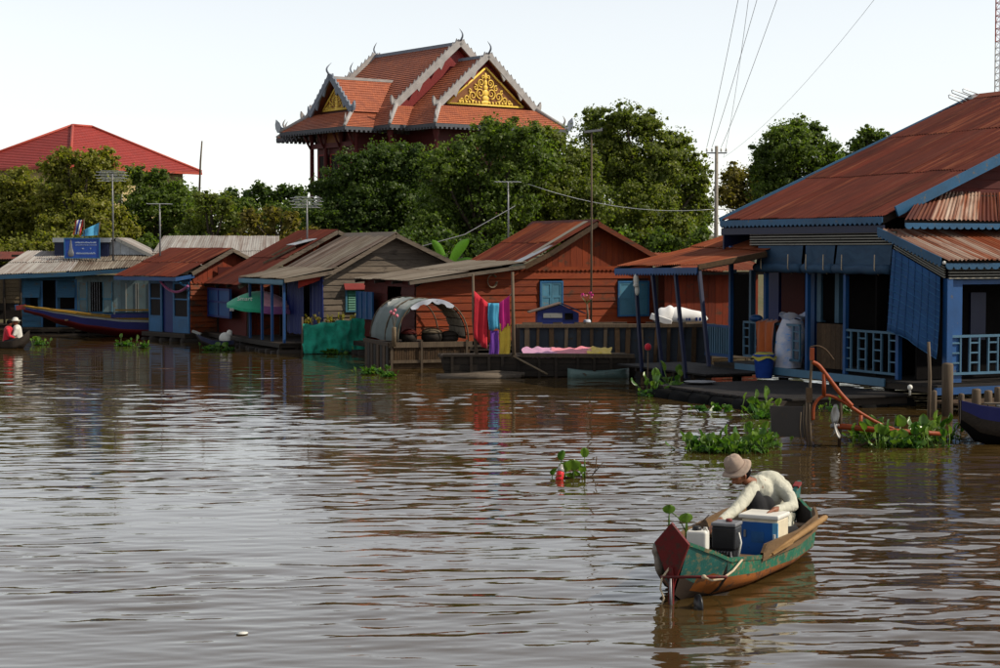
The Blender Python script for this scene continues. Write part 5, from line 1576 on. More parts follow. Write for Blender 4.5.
    # pale batten friezes
    def frieze(a, b, n, h, out):
        a, b = Vector(a), Vector(b)
        side = -Vector(out)
        bk = MB().prism([a, b, b + Vector((0, 0, h)), a + Vector((0, 0, h))], side * .02).build('frieze', M['dark'], root)
        for i in range(n):
            z = h * (i + .5) / n
            o = Vector((0, 0, z))
            MB().bar(a + o - side * .025, b + o - side * .025, .04, h / n * .42).build('frieze_batten', M['batten_pale'], bk)
    frieze((.06, -.35, 3.30), (.06, 5.2, 3.30), 5, .30, (-1, 0, 0))
    frieze((.04, -.35, 3.22), (.04, -2.0, 2.62), 5, .26, (-1, 0, 0))
    frieze((.08, -2.02, 2.60), (6.4, -2.02, 2.60), 4, .24, (0, -1, 0))
    # inner walls; the near-black ones carry the porch shade in their colour
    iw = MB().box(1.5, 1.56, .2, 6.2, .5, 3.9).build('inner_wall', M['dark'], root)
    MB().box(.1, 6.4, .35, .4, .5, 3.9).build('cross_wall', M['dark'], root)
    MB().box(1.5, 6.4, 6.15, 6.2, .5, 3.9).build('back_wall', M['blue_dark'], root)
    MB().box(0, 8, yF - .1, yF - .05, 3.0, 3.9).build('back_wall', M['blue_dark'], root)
    Y = lambda px, x=1.45: fr.sd(px, 300, x).y
    def iwbox(nm, pa, pb, z0, z1, mat, d0=1.40, d1=1.5, parent=root):
        a, b = Y(pa), Y(pb)
        return MB().box(d0, d1, min(a, b), max(a, b), z0, z1).build(nm, M[mat], parent)
    dr = iwbox('door_dark_slab', 735, 752, .5, 2.6, 'dark')  # solid black slab, its colour stands in for shade in the doorway
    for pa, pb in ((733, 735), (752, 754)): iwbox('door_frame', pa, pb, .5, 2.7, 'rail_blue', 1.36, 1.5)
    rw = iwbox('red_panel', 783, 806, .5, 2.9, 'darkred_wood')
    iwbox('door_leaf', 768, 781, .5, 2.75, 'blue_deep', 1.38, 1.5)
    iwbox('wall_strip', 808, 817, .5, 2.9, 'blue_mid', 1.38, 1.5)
    w = iwbox('window_dark_slab', 822, 841, 1.55, 2.75, 'dark', 1.42, 1.5)  # black slab on the wall, painted as the shade inside the window
    for pa, pb in ((820, 824), (838, 842)): iwbox('window_frame', pa, pb, 1.5, 2.8, 'rail_blue', 1.36, 1.5)
    # low plank panel under the window
    a, b = fr.sd(843, 340, .12).y, fr.sd(814, 340, .12).y
    vboards(iw, M['brown_wood'], Pl('s', .22), a, b, .55, lambda u: 1.55, .2)
    # posts
    for px in (766, 808, 846, 731):
        y = fr.sd(px, 300, .1).y
        MB().bar((.1, y, .3), (.1, y, 3.3), .09, .09).build('porch_post', M['blue_mid'], root)
    MB().bar((.1, -.42, .3), (.1, -.42, 3.25), .1, .1).build('porch_post', M['blue_mid'], root)
    MB().bar((.12, -1.98, .3), (.12, -1.98, 2.62), .14, .14).build('porch_post', M['blue_mid'], root)
    MB().bar((3.2, -1.98, .3), (3.2, -1.98, 2.62), .12, .12).build('porch_post', M['blue_mid'], root)
    # wing walls: blue margins and dark window
    MB().box(.19, .5, -1.96, -1.9, .5, 2.6).build('wing_wall', M['blue_mid'], root)
    MB().box(.5, 3.1, -1.96, -1.9, 2.5, 2.62).build('wing_lintel', M['blue_mid'], root)
    MB().box(.2, 6, -.9, -.85, .5, 2.9).build('wing_inner_wall', M['dark'], root)  # near black, shade inside the wing put into the wall colour
    MB().box(1.55, 1.95, -.96, -.9, 1.3, 2.3).build('inner_shutter', M['blue_dark'], root)
    # railings
    def rail(pl, u0, u1, z0, z1, n, mat='rail_blue'):
        mb = MB()
        pl.box(mb, u0, u1, -.03, .03, z1 - .05, z1); pl.box(mb, u0, u1, -.03, .03, z0, z0 + .05)
        o = mb.build('railing', M[mat], root)
        zm = (z0 + z1) / 2
        for i in range(n + 1):
            u = u0 + (u1 - u0) * i / n
            m2 = MB(); pl.box(m2, u - .018, u + .018, -.022, .022, z0 + .05, z1 - .05 if i % 3 else z1 - .05)
            m2.build('baluster', M[mat], o)
            if i < n and i % 2 == 0:
                for zz in (z0 + (z1 - z0) * .3, z0 + (z1 - z0) * .55, z0 + (z1 - z0) * .8):
                    m2 = MB(); v = u0 + (u1 - u0) * (i + 1) / n; pl.box(m2, u + .018, v - .018, -.016, .016, zz - .016, zz + .016)
                    m2.build('rail_rung', M[mat], o)
        return o
    s = Pl('s', .1)
    rail(s, fr.sd(800, 330, .1).y, fr.sd(744, 330, .1).y, .64, 1.5, 9)
    rail(s, -.38, fr.sd(844, 330, .1).y, .55, 1.47, 7)
    rail(Pl('f', -1.98), .2, 5.5, .66, 1.47, 22)
    mb = MB()
    a, b = fr.sd(731, 340, .1).y, fr.sd(706, 340, .1).y
    o = mb.box(.06, .12, a, b, .58, .66).build('slat_fence', M['blue_mid'], root)
    MB().box(.06, .12, a, b, 1.3, 1.36).build('fence_rail', M['blue_mid'], o)
    for i in range(11):
        y = a + (b - a) * (i + .2) / 11
        MB().box(.05, .1, y, y + .05, .66, 1.3).build('slat', M['rail_blue'], o)
    # rolled blinds
    for pa, pb, mt in ((758, 803, 'blind'), (806, 835, 'blind'), (837, 892, 'blind')):
        ya, yb = fr.sd(pb, 265, .02).y, fr.sd(pa, 265, .02).y
        mb = MB(); n = 10
        P = []
        for i in range(n + 1):
            y = ya + (yb - ya) * i / n
            P.append([(.02 + .01 * sin(i * 2.1), y, 3.3), (-.01 + .015 * sin(i * 1.3), y, 3.05), (-.03 + .01 * sin(i), y, 2.86)])
        bl = MB().grid(P).build('blind', M[mt], root, True)
        MB().tube([(-.03, ya + (yb - ya) * i / 8, 2.78 + .012 * sin(i * 1.9)) for i in range(9)], .105, 12).build('blind_roll', M[mt], bl, True)
        for t in (.2, .8):
            y = ya + (yb - ya) * t
            MB().tube([(-.14, y, 3.1), (-.145, y, 2.78), (-.03, y, 2.66)], .012, 5).build('blind_cord', M['rope'], bl, True)
    # large hanging bamboo blind on the wing side
    P = []
    for j in range(13):
        t = j / 12
        row = []
        for i in range(15):
            u = i / 14
            y = -.40 - 1.55 * u
            zt = 3.22 - .57 * u
            zb = 1.50 - .45 * u + .05 * sin(u * 5)
            bul = .05 * t * t + .02 * sin(i * 1.1 + j * .4) * t
            row.append((-.06 - bul, y + .12 * t * (1 - u), zt + (zb - zt) * t))
        P.append(row)
    bb = MB().grid(P).build('hanging_blind', M['blind_blue'], root, True)
    m = bb.modifiers.new('solid', 'SOLIDIFY'); m.thickness = .012
    for j in range(1, 13, 1):      # bamboo laths
        MB().tube([Vector(q) + Vector((-.012, 0, 0)) for q in P[j]][::2], .011, 4).build('blind_lath', M['blue'], bb)
    for i in range(1, 14, 2):
        MB().tube([Vector(P[j][i]) + Vector((-.02, 0, 0)) for j in range(0, 13, 2)], .007, 4).build('blind_cord', M['blue_mid'], bb)
    # deck
    dk = MB().box(-.2, 8, -2.1, yF, .30, .42).build('floor_frame', M['dark_wood'], root)
    n = 34
    for i in range(n):
        y = -2.1 + (yF + 2.1) * i / n
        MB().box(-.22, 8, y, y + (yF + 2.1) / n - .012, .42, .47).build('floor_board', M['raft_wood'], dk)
    MB().box(-.26, -.225, -.4, 5.4, .33, .50).build('floor_fascia', M['rail_blue'], root)
    MB().box(-.3, 8, -2.18, -2.105, .28, .42).build('floor_fascia', M['blue_mid'], root)
    for x, y in ((.2, -2), (.2, 0), (.2, 2), (.2, 4), (.2, 6), (3, -2), (6, -2)):
        MB().tube([(x, y, -.8), (x, y, .32)], .12, 7).build('stilt', M['dark_wood'], root, True)
    # roof antenna
    p = fr.fr(968, 101, yF)
    an = empty('tv_antenna', fr.o + fr.ex * p.x + fr.ey * (yF - .2) + Vector((0, 0, p.z - .25)), fr.a, 'bent tv antenna lying at the ridge of the big rusty roof', 'antenna', 'television antennas')
    MB().tube([(0, 0, 0), (0, 0, .4)], .02, 6).build('mast_pole', M['grey_metal'], an)
    for z, L, x0 in ((.38, .75, -.7), (.25, .62, -.8), (.42, .5, -.35)):
        MB().tube([(x0 + .7, 0, z - .05), (x0 + .05, 0, z + .12), (x0, 0, z + .1), (x0 + .02, 0, z + .04), (x0 + .6, 0, z - .12)], .013, 5).build('antenna_loop', M['alu'], an, True)
    MB().box(-.1, .22, -.08, .08, .25, .38).build('antenna_box', M['galv'], an)
house_right()

# ------------------------------------------------------------------ lean-to shelter beside it
def lean_to():
    fr = FRH
    root = fr.root('lean_to_shelter', 'open lean-to shelter with bright rusty roof on leaning blue posts', 'shelter')
    y0, y1 = 4.32, 8.25
    A, B = Vector((-1.95, y0, 2.86)), Vector((-1.95, y1, 2.80))
    C, D = Vector((.25, y1, 3.27)), Vector((-.1, y0, 3.16))
    rf = rafters(root, 'roof', [(A - Vector((0, 0, .09)), D - Vector((0, 0, .09))), (B - Vector((0, 0, .09)), C - Vector((0, 0, .09))), (A.lerp(B, .5) - Vector((0, 0, .09)), D.lerp(C, .5) - Vector((0, 0, .09)))], M['dark_wood'])
    roof_slope(rf, M['rust_bright'], A, B, C, D, .78, 1, rag=.03)
    roof_slope(rf, M['rust_bright'], D - Vector((.05, 0, -.02)), C - Vector((.05, 0, -.02)), C + Vector((1.6, -.2, .52)), D + Vector((1.2, 0, .36)), .78, 1, rag=.03)
    MB().bar(A + Vector((0, -.02, -.05)), D + Vector((0, -.02, -.05)), .05, .12).build('bargeboard', M['brown_wood'], rf)
    scallop(rf, M['blue_mid'], A + Vector((-.02, 0, -.12)), B + Vector((-.02, 0, -.12)), .12, .13, .06, nrm=(-1, 0, 0))
    for (xt, yt), (xb, yb) in (((635, 268), (642, 368)), ((652, 268), (663, 372)), ((675, 268), (686, 374)), ((699, 268), (709, 362))):
        a, b = fr.sd(xt, yt, -1.9), fr.sd(xb, yb, -1.9)
        MB().bar(b + Vector((0, 0, -.1)), a, .075, .075).build('post', M['blue_dark'], root)
    MB().bar((-1.9, y0, 2.72), (-1.9, y1, 2.70), .06, .09).build('top_beam', M['blue_dark'], root)
    # knot of rags on the first post
    a = fr.sd(636, 285, -1.95)
    tag(MB().ellip((0, 0, .12), (.07, .07, .16), 8, 6).ellip((.03, 0, -.12), (.06, .06, .14), 8, 6).ellip((-.02, -.04, 0), (.08, .06, .06), 8, 6).build('tied_rag', M['white_cloth'], None, True, fr.o + fr.ex * a.x + fr.ey * a.y + Vector((0, 0, a.z)), (0, 0, fr.a)), 'pale rag knotted round the leftmost blue shelter post', 'rag')
    mb = MB()
    for i in range(4): mb.box(-1.8, -.2, y0 + .4 + i * .9, y0 + .5 + i * .9, .22, .32)
    base = mb.build('floor_joist', M['dark_wood'], root)
    for i in range(12):
        x = -1.9 + i * .17
        MB().box(x, x + .155, y0 - .3, y1, .32, .36).build('floor_board', M['raft_wood'], base)
lean_to()

# ------------------------------------------------------------------ low raft deck in front
def raft_right():
    fr = FRH
    root = fr.root('raft_deck', 'low dark raft deck floating in front of the blue porch', 'raft')
    X0, X1 = -3.7, -.35
    fm = MB().box(X0, X1, -1.3, -1.15, .05, .2).box(X0, X1, 2.9, 3.05, .05, .2).box(X0, X0 + .12, -1.15, 2.9, .05, .2).build('frame', M['dark_wood'], root)
    r = random.Random(8)
    n = 19
    for i in range(n):
        y = -1.4 + 4.6 * i / n
        a = X0 - .1 + .12 * r.random() + (0.0 if y > -.5 else (-.5 - y) * .6)
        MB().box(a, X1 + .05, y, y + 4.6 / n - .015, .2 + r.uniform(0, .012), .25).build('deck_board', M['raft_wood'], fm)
    n = 7
    for i in range(5):
        x = X0 + .4 + i * .72
        MB().tube([(x - .36, -1.12, -.06), (x - .34, -1.12, -.06), (x + .30, -1.1, -.06), (x + .32, -1.1, -.06)], [.17, .22, .22, .17], 12).build('float_drum', M['rubber'], root, True)
    for i in range(5):
        y = -.6 + i * .82
        MB().tube([(X0 - .02, y - .4, -.02), (X0 - .02, y - .38, -.02), (X0 - .02, y + .38, -.02), (X0 - .02, y + .4, -.02)], [.17, .23, .23, .17], 12).build('float_drum', M['rubber'], root, True)
    # pale bowl on the deck, floor mat
    c = fr.fl(700, 384, .25)
    tag(MB().lathe([(.0, .0), (.2, .0), (.34, .03), (.36, .05), (.33, .05), (.2, .025)], 16).build('enamel_basin', M['grey_metal'], None, True, fr.o + fr.ex * c.x + fr.ey * c.y + Vector((0, 0, .26)), (0, 0, 0)), 'wide grey basin lying on the dark raft deck', 'basin')
    return fr
raft_right()
def raft_front():
    """brown planked raft edge before the wing"""
    fr = FRH
    root = fr.root('plank_raft', 'brown plank raft edge with wooden stakes before the blue railing', 'raft')
    bm = MB().box(-.3, 7, -3.7, -3.55, .02, .14).box(-.3, 7, -2.3, -2.2, .02, .14).build('beam', M['dark_wood'], root)
    for i in range(9):
        y = -3.75 + i * .17
        MB().box(-.45, 7, y, y + .155, .14, .19).build('deck_board', M['brown_wood'], bm)
    r = random.Random(2)
    for i in range(24):
        x = -.35 + i * .2
        MB().box(x, x + .17, -3.80, -3.76, -.3, .16 + r.uniform(-.03, .06)).build('side_board', M['brown_wood'], bm)
    for px, zt, rr in ((949, 1.02, .11), (963, .42, .06), (978, .5, .09), (990, .46, .08), (936, .5, .05), (1000, .52, .08)):
        q = fr.fr(px, 388, -3.5)
        MB().lathe([(rr, -.4), (rr, zt - .03), (rr * .85, zt), (.01, zt + .01)], 9, (q.x, -3.45, 0)).build('stake', M['pole_wood'], root, True)
    q = fr.fr(929, 388, -3.6)
    MB().tube([(q.x, -3.6, -.4), (q.x + .02, -3.6, .8), (q.x - .02, -3.6, 1.45)], [.04, .035, .03], 7).build('pole', M['pole_wood'], root, True)
raft_front()

# ------------------------------------------------------------------ things on the porch and raft
def place(fr, px, py, z): 
    q = fr.fl(px, py, z); return fr.o + fr.ex * q.x + fr.ey * q.y + Vector((0, 0, z))
def porch_things():
    fr = FRH
    # white woven sack
    c = place(fr, 787, 377, .25)
    rows = []
    n = 18
    for j in range(13):
        t = j / 12
        row = []
        for i in range(n + 1):
            a = 2 * pi * i / n
            w = .25 * (1 + .18 * sin(pi * t)) * (1 - .28 * max(0, t - .75) * 3)
            w *= 1 + .06 * sin(3 * a + t * 5) + .04 * sin(5 * a - t * 9)
            row.append((w * cos(a) + .10 * t * t + .02, w * .8 * sin(a), 1.18 * t + .04 * sin(a * 2 + 1) * t))
        rows.append(row)
    m, nt, b = _new('woven_sack')
    v = _coord(nt, (1, 1, 1))
    c1 = _mix(nt, _ramp(nt, _noise(nt, v, 4, 6, .6), .48, .6), (0.46, 0.46, 0.52), (0.30, 0.36, 0.52))
    c1 = _mix(nt, _ramp(nt, _noise(nt, _coord(nt, (2, 2, 7)), 3, 3, .5), .62, .66), c1, (0.10, 0.28, 0.62))
    nt.links.new(c1, b.inputs['Base Color']); b.inputs['Roughness'].default_value = .7
    _bump(nt, _noise(nt, v, 6, 6), b, .8, .03)
    s = empty('woven_sack', c, fr.a, 'tall white and blue woven sack standing before the porch railing', 'sack')
    s.scale = (1.22, 1.2, 1.16)
    fixn(MB().grid(rows).build('bag', m, s, True))
    MB().ellip((.13, 0, 1.12), (.17, .15, .06), 10, 6).build('filling', M['interior'], s, True)
    rows = [[(.12 + (.2 + .04 * k) * cos(a) * (1 - .0 * k), (.17 + .03 * k) * sin(a), 1.16 + .05 * k + .05 * sin(3 * a + k)) for a in [2 * pi * i / 16 for i in range(17)]] for k in range(3)]
    MB().grid(rows).build('rim', m, s, True)
    # blue bin with cloths
    c = place(fr, 764, 378, .25)
    bn = empty('plastic_bin', c, 0, 'blue plastic bin under an olive cloth beside the woven sack', 'bin')
    MB().lathe([(.17, 0), (.19, .02), (.24, .50), (.26, .52), (.26, .55), (.23, .55), (.22, .48), (.17, .05)], 18).build('body', plain('bin_blue', (0.02, 0.07, 0.36), .45), bn, True)
    rows = []
    for j in range(5):
        t = j / 4
        rows.append([((.10 + .20 * t) * cos(a) * (1 + .12 * sin(3 * a)), (.10 + .20 * t) * sin(a), .60 - .16 * t * t + .04 * sin(4 * a + 1) * t) for a in [2 * pi * i / 20 for i in range(21)]])
    tag(MB().grid(rows).build('olive_cloth', M['cloth_olive'], None, True, c), 'crumpled olive yellow cloth draped over the blue bin rim', 'cloth')
    # orange garment over railing
    p0 = fr.sd(766, 318, -.05); 
    rows = []
    for i in range(14):
        u = i / 13
        y = p0.y + .42 - .78 * u
        dr = .98 - .1 * sin(u * 6) - .35 * max(0, u - .8) - .3 * max(0, .25 - u)
        rows.append([(.25 + .03 * sin(i * 1.4), y + .04, 1.22 + .03 * sin(i)), (.12, y, 1.56 + .03 * sin(i * 2)), (-.06 + .03 * sin(i * 1.2), y, 1.50), (-.10 + .05 * sin(i * 1.25 + 1), y - .05, 1.50 - dr * .5), (-.12 + .06 * sin(i * 1.3), y - .1, 1.50 - dr)])
    o = MB().grid(rows).build('orange_garment', M['cloth_orange'], None, True, fr.o, (0, 0, fr.a))
    tag(o, 'dark orange garment hung over the porch railing above the bin', 'garment')
    p1 = fr.sd(756, 320, .05)
    o = MB().ellip((.05, p1.y, 1.58), (.14, .22, .09), 12, 8).build('blue_bundle', M['blue_mid'], None, True, fr.o, (0, 0, fr.a))
    tag(o, 'small blue bundle lying on the porch railing left of the garment', 'bundle')
    # dark crate heap and lamp bulb below the hanging blind
    c = place(fr, 905, 384, .25)
    h = empty('crate_stack', c, fr.a, 'black crates stacked in the shade below the hanging blue blind', 'crate')
    MB().box(-.45, .35, -.3, .3, 0, .42).build('lower_crate', M['black_metal'], h)
    MB().box(-.35, .3, -.28, .28, .425, .75).build('upper_crate', M['dark_wood'], h)
    mb = MB()
    for i in range(5): mb.box(-.47, .37, -.325, -.302, .05 + .08 * i, .08 + .08 * i)
    mb.build('crate_slat', M['rubber'], h)
    c = at(910, 389, 34.2)
    tag(MB().ellip((0, 0, .03), (.05, .05, .055), 12, 8).lathe([(.02, -.12), (.02, -.02), (.03, .0)], 8).build('float_ball', M['white_plastic'], None, True, c), 'small round white float ball on the raft below the hanging blind', 'float')
    # red flower ball on the left
    c = fr.sd(648, 347, -2.4)
    wp = fr.o + fr.ex * c.x + fr.ey * c.y + Vector((0, 0, c.z))
    o = empty('red_buoy', wp, 0, 'small red ball buoy on a stick before the lean-to shelter', 'buoy')
    MB().ellip((0, 0, 0), (.085, .085, .09), 12, 8).build('ball', M['cloth_red'], o, True)
    MB().tube([(0, 0, -c.z - .3), (0, 0, -.06)], .018, 6).build('stick', M['pole_wood'], o, True)
porch_things()

# ------------------------------------------------------------------ hut seen between the shelter posts
def hut():
    p = at(655, 300, 54)
    fr = Frame(p.x, p.y, 18)
    root = fr.root('small_hut', 'small reddish hut with tan tin roof seen between the shelter posts', 'hut')
    f = Pl('f', 0)
    w = MB().box(.05, .12, .02, .1, .4, 2.5).box(3.3, 3.37, .02, .1, .4, 2.5).build('front_wall', M['dark_wood'], root)
    vboards(w, M['red_wood_v'], f, .3, 3.4, .5, lambda u: 2.45, .24)
    MB().box(.3, 3.4, 2.5, 2.55, .4, 2.6).build('back_wall', M['red_wood_v'], root)
    rf = rafters(root, 'roof', [((0, -.4, 2.5), (3.6, -.4, 2.5)), ((0, 2.6, 3.0), (3.6, 2.6, 3.0))], M['dark_wood'])
    roof_slope(rf, M['rust_bright'], (3.7, -.5, 2.58), (.1, -.5, 2.58), (.1, 2.7, 3.1), (3.7, 2.7, 3.1), .8, 1, mats=[M['rust_bright'], M['rust_mixed']])
    float_base(root, 0, 3.6, -.2, 2.6, .4)
hut()

# ------------------------------------------------------------------ grey barge behind the raft
def barge():
    p = at(520, 330, 47.5)
    fr = Frame(p.x, p.y, 4)
    root = fr.root('old_barge', 'old grey wooden barge hull with pale ribs below the orange house', 'barge')
    L = fr.fr(712, 330).x
    zt = lambda x: fr.fr(600, 322).z - .02 * x
    z0, z1 = .02, fr.fr(600, 324).z
    hull = MB().box(0, L, .06, .12, -.2, z1 - .08).box(0, L, 1.55, 1.6, -.2, z1 - .08).box(0, .06, .12, 1.55, -.2, z1 - .08).box(L - .06, L, .12, 1.55, -.2, z1 - .08).build('hull', M['dark_wood'], root)
    planks(hull, M['barge_grey'], Pl('f', .06), 0, L, z0, z1 - .08, .27, tilt=.015)
    r = random.Random(6)
    n = 15
    for i in range(n):
        x = .15 + (L - .3) * i / (n - 1) + r.uniform(-.06, .06)
        MB().obox((x, -.03, (z0 + z1) / 2 - .02), (.09 + r.uniform(-.02, .05), .07, z1 - z0 - .02), (0, r.uniform(-.05, .05), 0)).build('rib', M['brown_wood'] if i % 3 else M['pole_wood'], root)
    MB().box(-.1, L + .1, -.08, .14, z1 - .09, z1).build('gunwale', M['pole_wood'], root)
    MB().box(0, L, .14, 1.55, z1 - .14, z1 - .10).build('deck', M['deck_wood'], root)
    for i in range(8):
        x = .4 + i * (L - .8) / 7 + r.uniform(-.2, .2)
        MB().obox((x, .1 + r.uniform(0, .2), z1 + .02), (.4 + r.uniform(0, .4), .12, .04), (0, 0, r.uniform(-.4, .4))).build('loose_board', M['pole_wood'], root)
    def on(px, py, yy=.7):
        q = fr.fr(px, py, yy); return fr.o + fr.ex * q.x + fr.ey * yy + Vector((0, 0, z1 - .10))
    # spirit house
    a, b = fr.fr(537, 304, .5), fr.fr(578, 322, .5)
    c = on(557, 322, .5)
    w, h = (b.x - a.x), .62
    sp = empty('spirit_house', c, fr.a, 'tiny blue hut with rusty gable roof standing on the grey barge', 'hut')
    body = MB().prism([(-w / 2, -.3, 0), (w / 2, -.3, 0), (w / 2, -.3, h * .62), (.08, -.3, h * .98), (-w / 2, -.3, h * .70)], (0, .6, 0)).build('body', M['blue_deep'], sp)
    MB().box(-w * .36, w * .10, -.312, -.30, h * .42, h * .62).build('pale_sign', M['white_trim'], sp)
    MB().box(w * .16, w * .36, -.315, -.30, h * .34, h * .62).build('opening', M['dark'], sp)
    rf = MB().prism([(-w / 2 - .22, -.36, h * .62), (.08, -.36, h * 1.02), (.08, -.36, h * 1.07), (-w / 2 - .22, -.36, h * .67)], (0, .72, 0)).build('roof', M['rust_grey'], sp)
    MB().prism([(.08, -.36, h * 1.02), (w / 2 + .18, -.36, h * .58), (w / 2 + .18, -.36, h * .63), (.08, -.36, h * 1.07)], (0, .72, 0)).build('roof', M['blue_dark'], sp)
    for x in (-w / 2 + .05, w / 2 - .05): MB().box(x - .03, x + .03, -.3, -.24, -.3, .0).build('leg', M['pole_wood'], sp)
    # flower stand
    c = on(587, 316, .5)
    fs = empty('flower_pole', c, 0, 'bunch of pink red paper flowers on a stick beside the tiny blue hut', 'flowers')
    MB().tube([(0, 0, 0), (.02, 0, .3), (0, 0, .62)], [.03, .035, .02], 7).build('stick', M['pole_wood'], fs, True)
    MB().lathe([(.09, .0), (.11, .02), (.1, .16), (.08, .2)], 10).build('pot', M['tarp_sheet'], fs, True)
    r2 = random.Random(9)
    for i in range(7):
        a = r2.uniform(0, 2 * pi); q = Vector((.13 * cos(a), .1 * sin(a), .78 + r2.uniform(-.06, .1)))
        MB().tube([(0, 0, .6), q], .006, 4).build('flower_stem', M['stem'], fs)
        m2 = MB()
        for k in range(5):
            t = 2 * pi * k / 5
            m2.add([q, q + Vector((.05 * cos(t), .05 * sin(t), .05)), q + Vector((.03 * cos(t + .5), .03 * sin(t + .5), .10)), q + Vector((.05 * cos(t + 1.0), .05 * sin(t + 1.0), .05))], [(0, 1, 2, 3)])
        m2.build('flower', M['cloth_magenta'] if i % 3 else M['cloth_pink'], fs)
    # sacks
    def sack(px, py, yy, L, W, H, lab, rot, tilt=0, seed=0, print_=False):
        c = on(px, py, yy)
        ro = empty('rice_sack', c, rot, lab, 'sack', 'white sacks on the grey barge')
        rows = []
        for j in range(17):
            t = j / 16
            s = min(1, (sin(pi * t) ** .42) * 1.02) if 0 < t < 1 else .03
            row = []
            for i in range(19):
                a = 2 * pi * i / 18
                q = 1 + .07 * sin(3 * a + seed + t * 7) + .05 * sin(t * 13 + a + seed)
                row.append(((t - .5) * L, W / 2 * s * cos(a) * q, H / 2 + H / 2 * s * sin(a) * q * (1.0 if sin(a) > 0 else .92) + tilt * (t - .5)))
            rows.append(row)
        fixn(MB().grid(rows).build('bag', M['sack_white'], ro, True))
        MB().tube([(-L * .49, 0, H / 2 - tilt / 2), (-L * .56, .02, H / 2 + .03 - tilt / 2)], [.05, .02], 7).build('tied_end', M['sack_white'], ro, True)
        if print_:
            mb = MB(); x = -L * .15
            for i in range(9):
                g = r2.uniform(.04, .09)
                if i not in (2, 5): mb.obox((x + g / 2, -W * .487, H * .42), (g * .8, .02, .09 if i > 5 else .07), (.15, 0, 0))
                x += g + .02
            mb.build('printed_mark', M['sign_blue'], ro)
        return ro
    sack(683, 320, .55, 1.35, .55, .50, 'large white rice sack with blue print lying on the grey barge', .05, -.08, 1, True)
    sack(665, 322, .42, .62, .38, .55, 'upright folded white sack leaning against the large rice sack', .3, .15, 3)
    c = on(661, 322, .15)
    fb = empty('foam_block', c + Vector((0, 0, .04)), fr.a - .1, 'tilted white foam block lying in front of the rice sacks', 'block')
    bevel(MB().obox((0, 0, .17), (.58, .2, .17), (0, .33, 0)).build('slab', M['sack_white'], fb), .02)
barge()
# ------------------------------------------------------------------ moored boats, rafts and laundry
def grid_cloth(parent, name, mat, P0, P1, drop, n=12, m=8, amp=.03, seed=0, nrm=(0, -1, 0), hem=.03, thick=.006):
    """cloth hung from the line P0-P1"""
    P0, P1 = Vector(P0), Vector(P1); N = Vector(nrm)
    rows = []
    for j in range(m + 1):
        t = j / m
        row = []
        for i in range(n + 1):
            u = i / n
            p = P0.lerp(P1, u) + Vector((0, 0, -drop * t))
            w = amp * (.35 + .65 * t) * (sin(u * 9 + seed) + .6 * sin(u * 17 + seed * 2 + t * 2))
            row.append(p + N * w + Vector((0, 0, hem * t * sin(u * 7 + seed))) + (P1 - P0).normalized() * (.02 * sin(t * 5 + seed) * t))
        rows.append(row)
    o = MB().grid(rows).build(name, mat, parent, True)
    if thick:
        md = o.modifiers.new('solid', 'SOLIDIFY'); md.thickness = thick
    return o

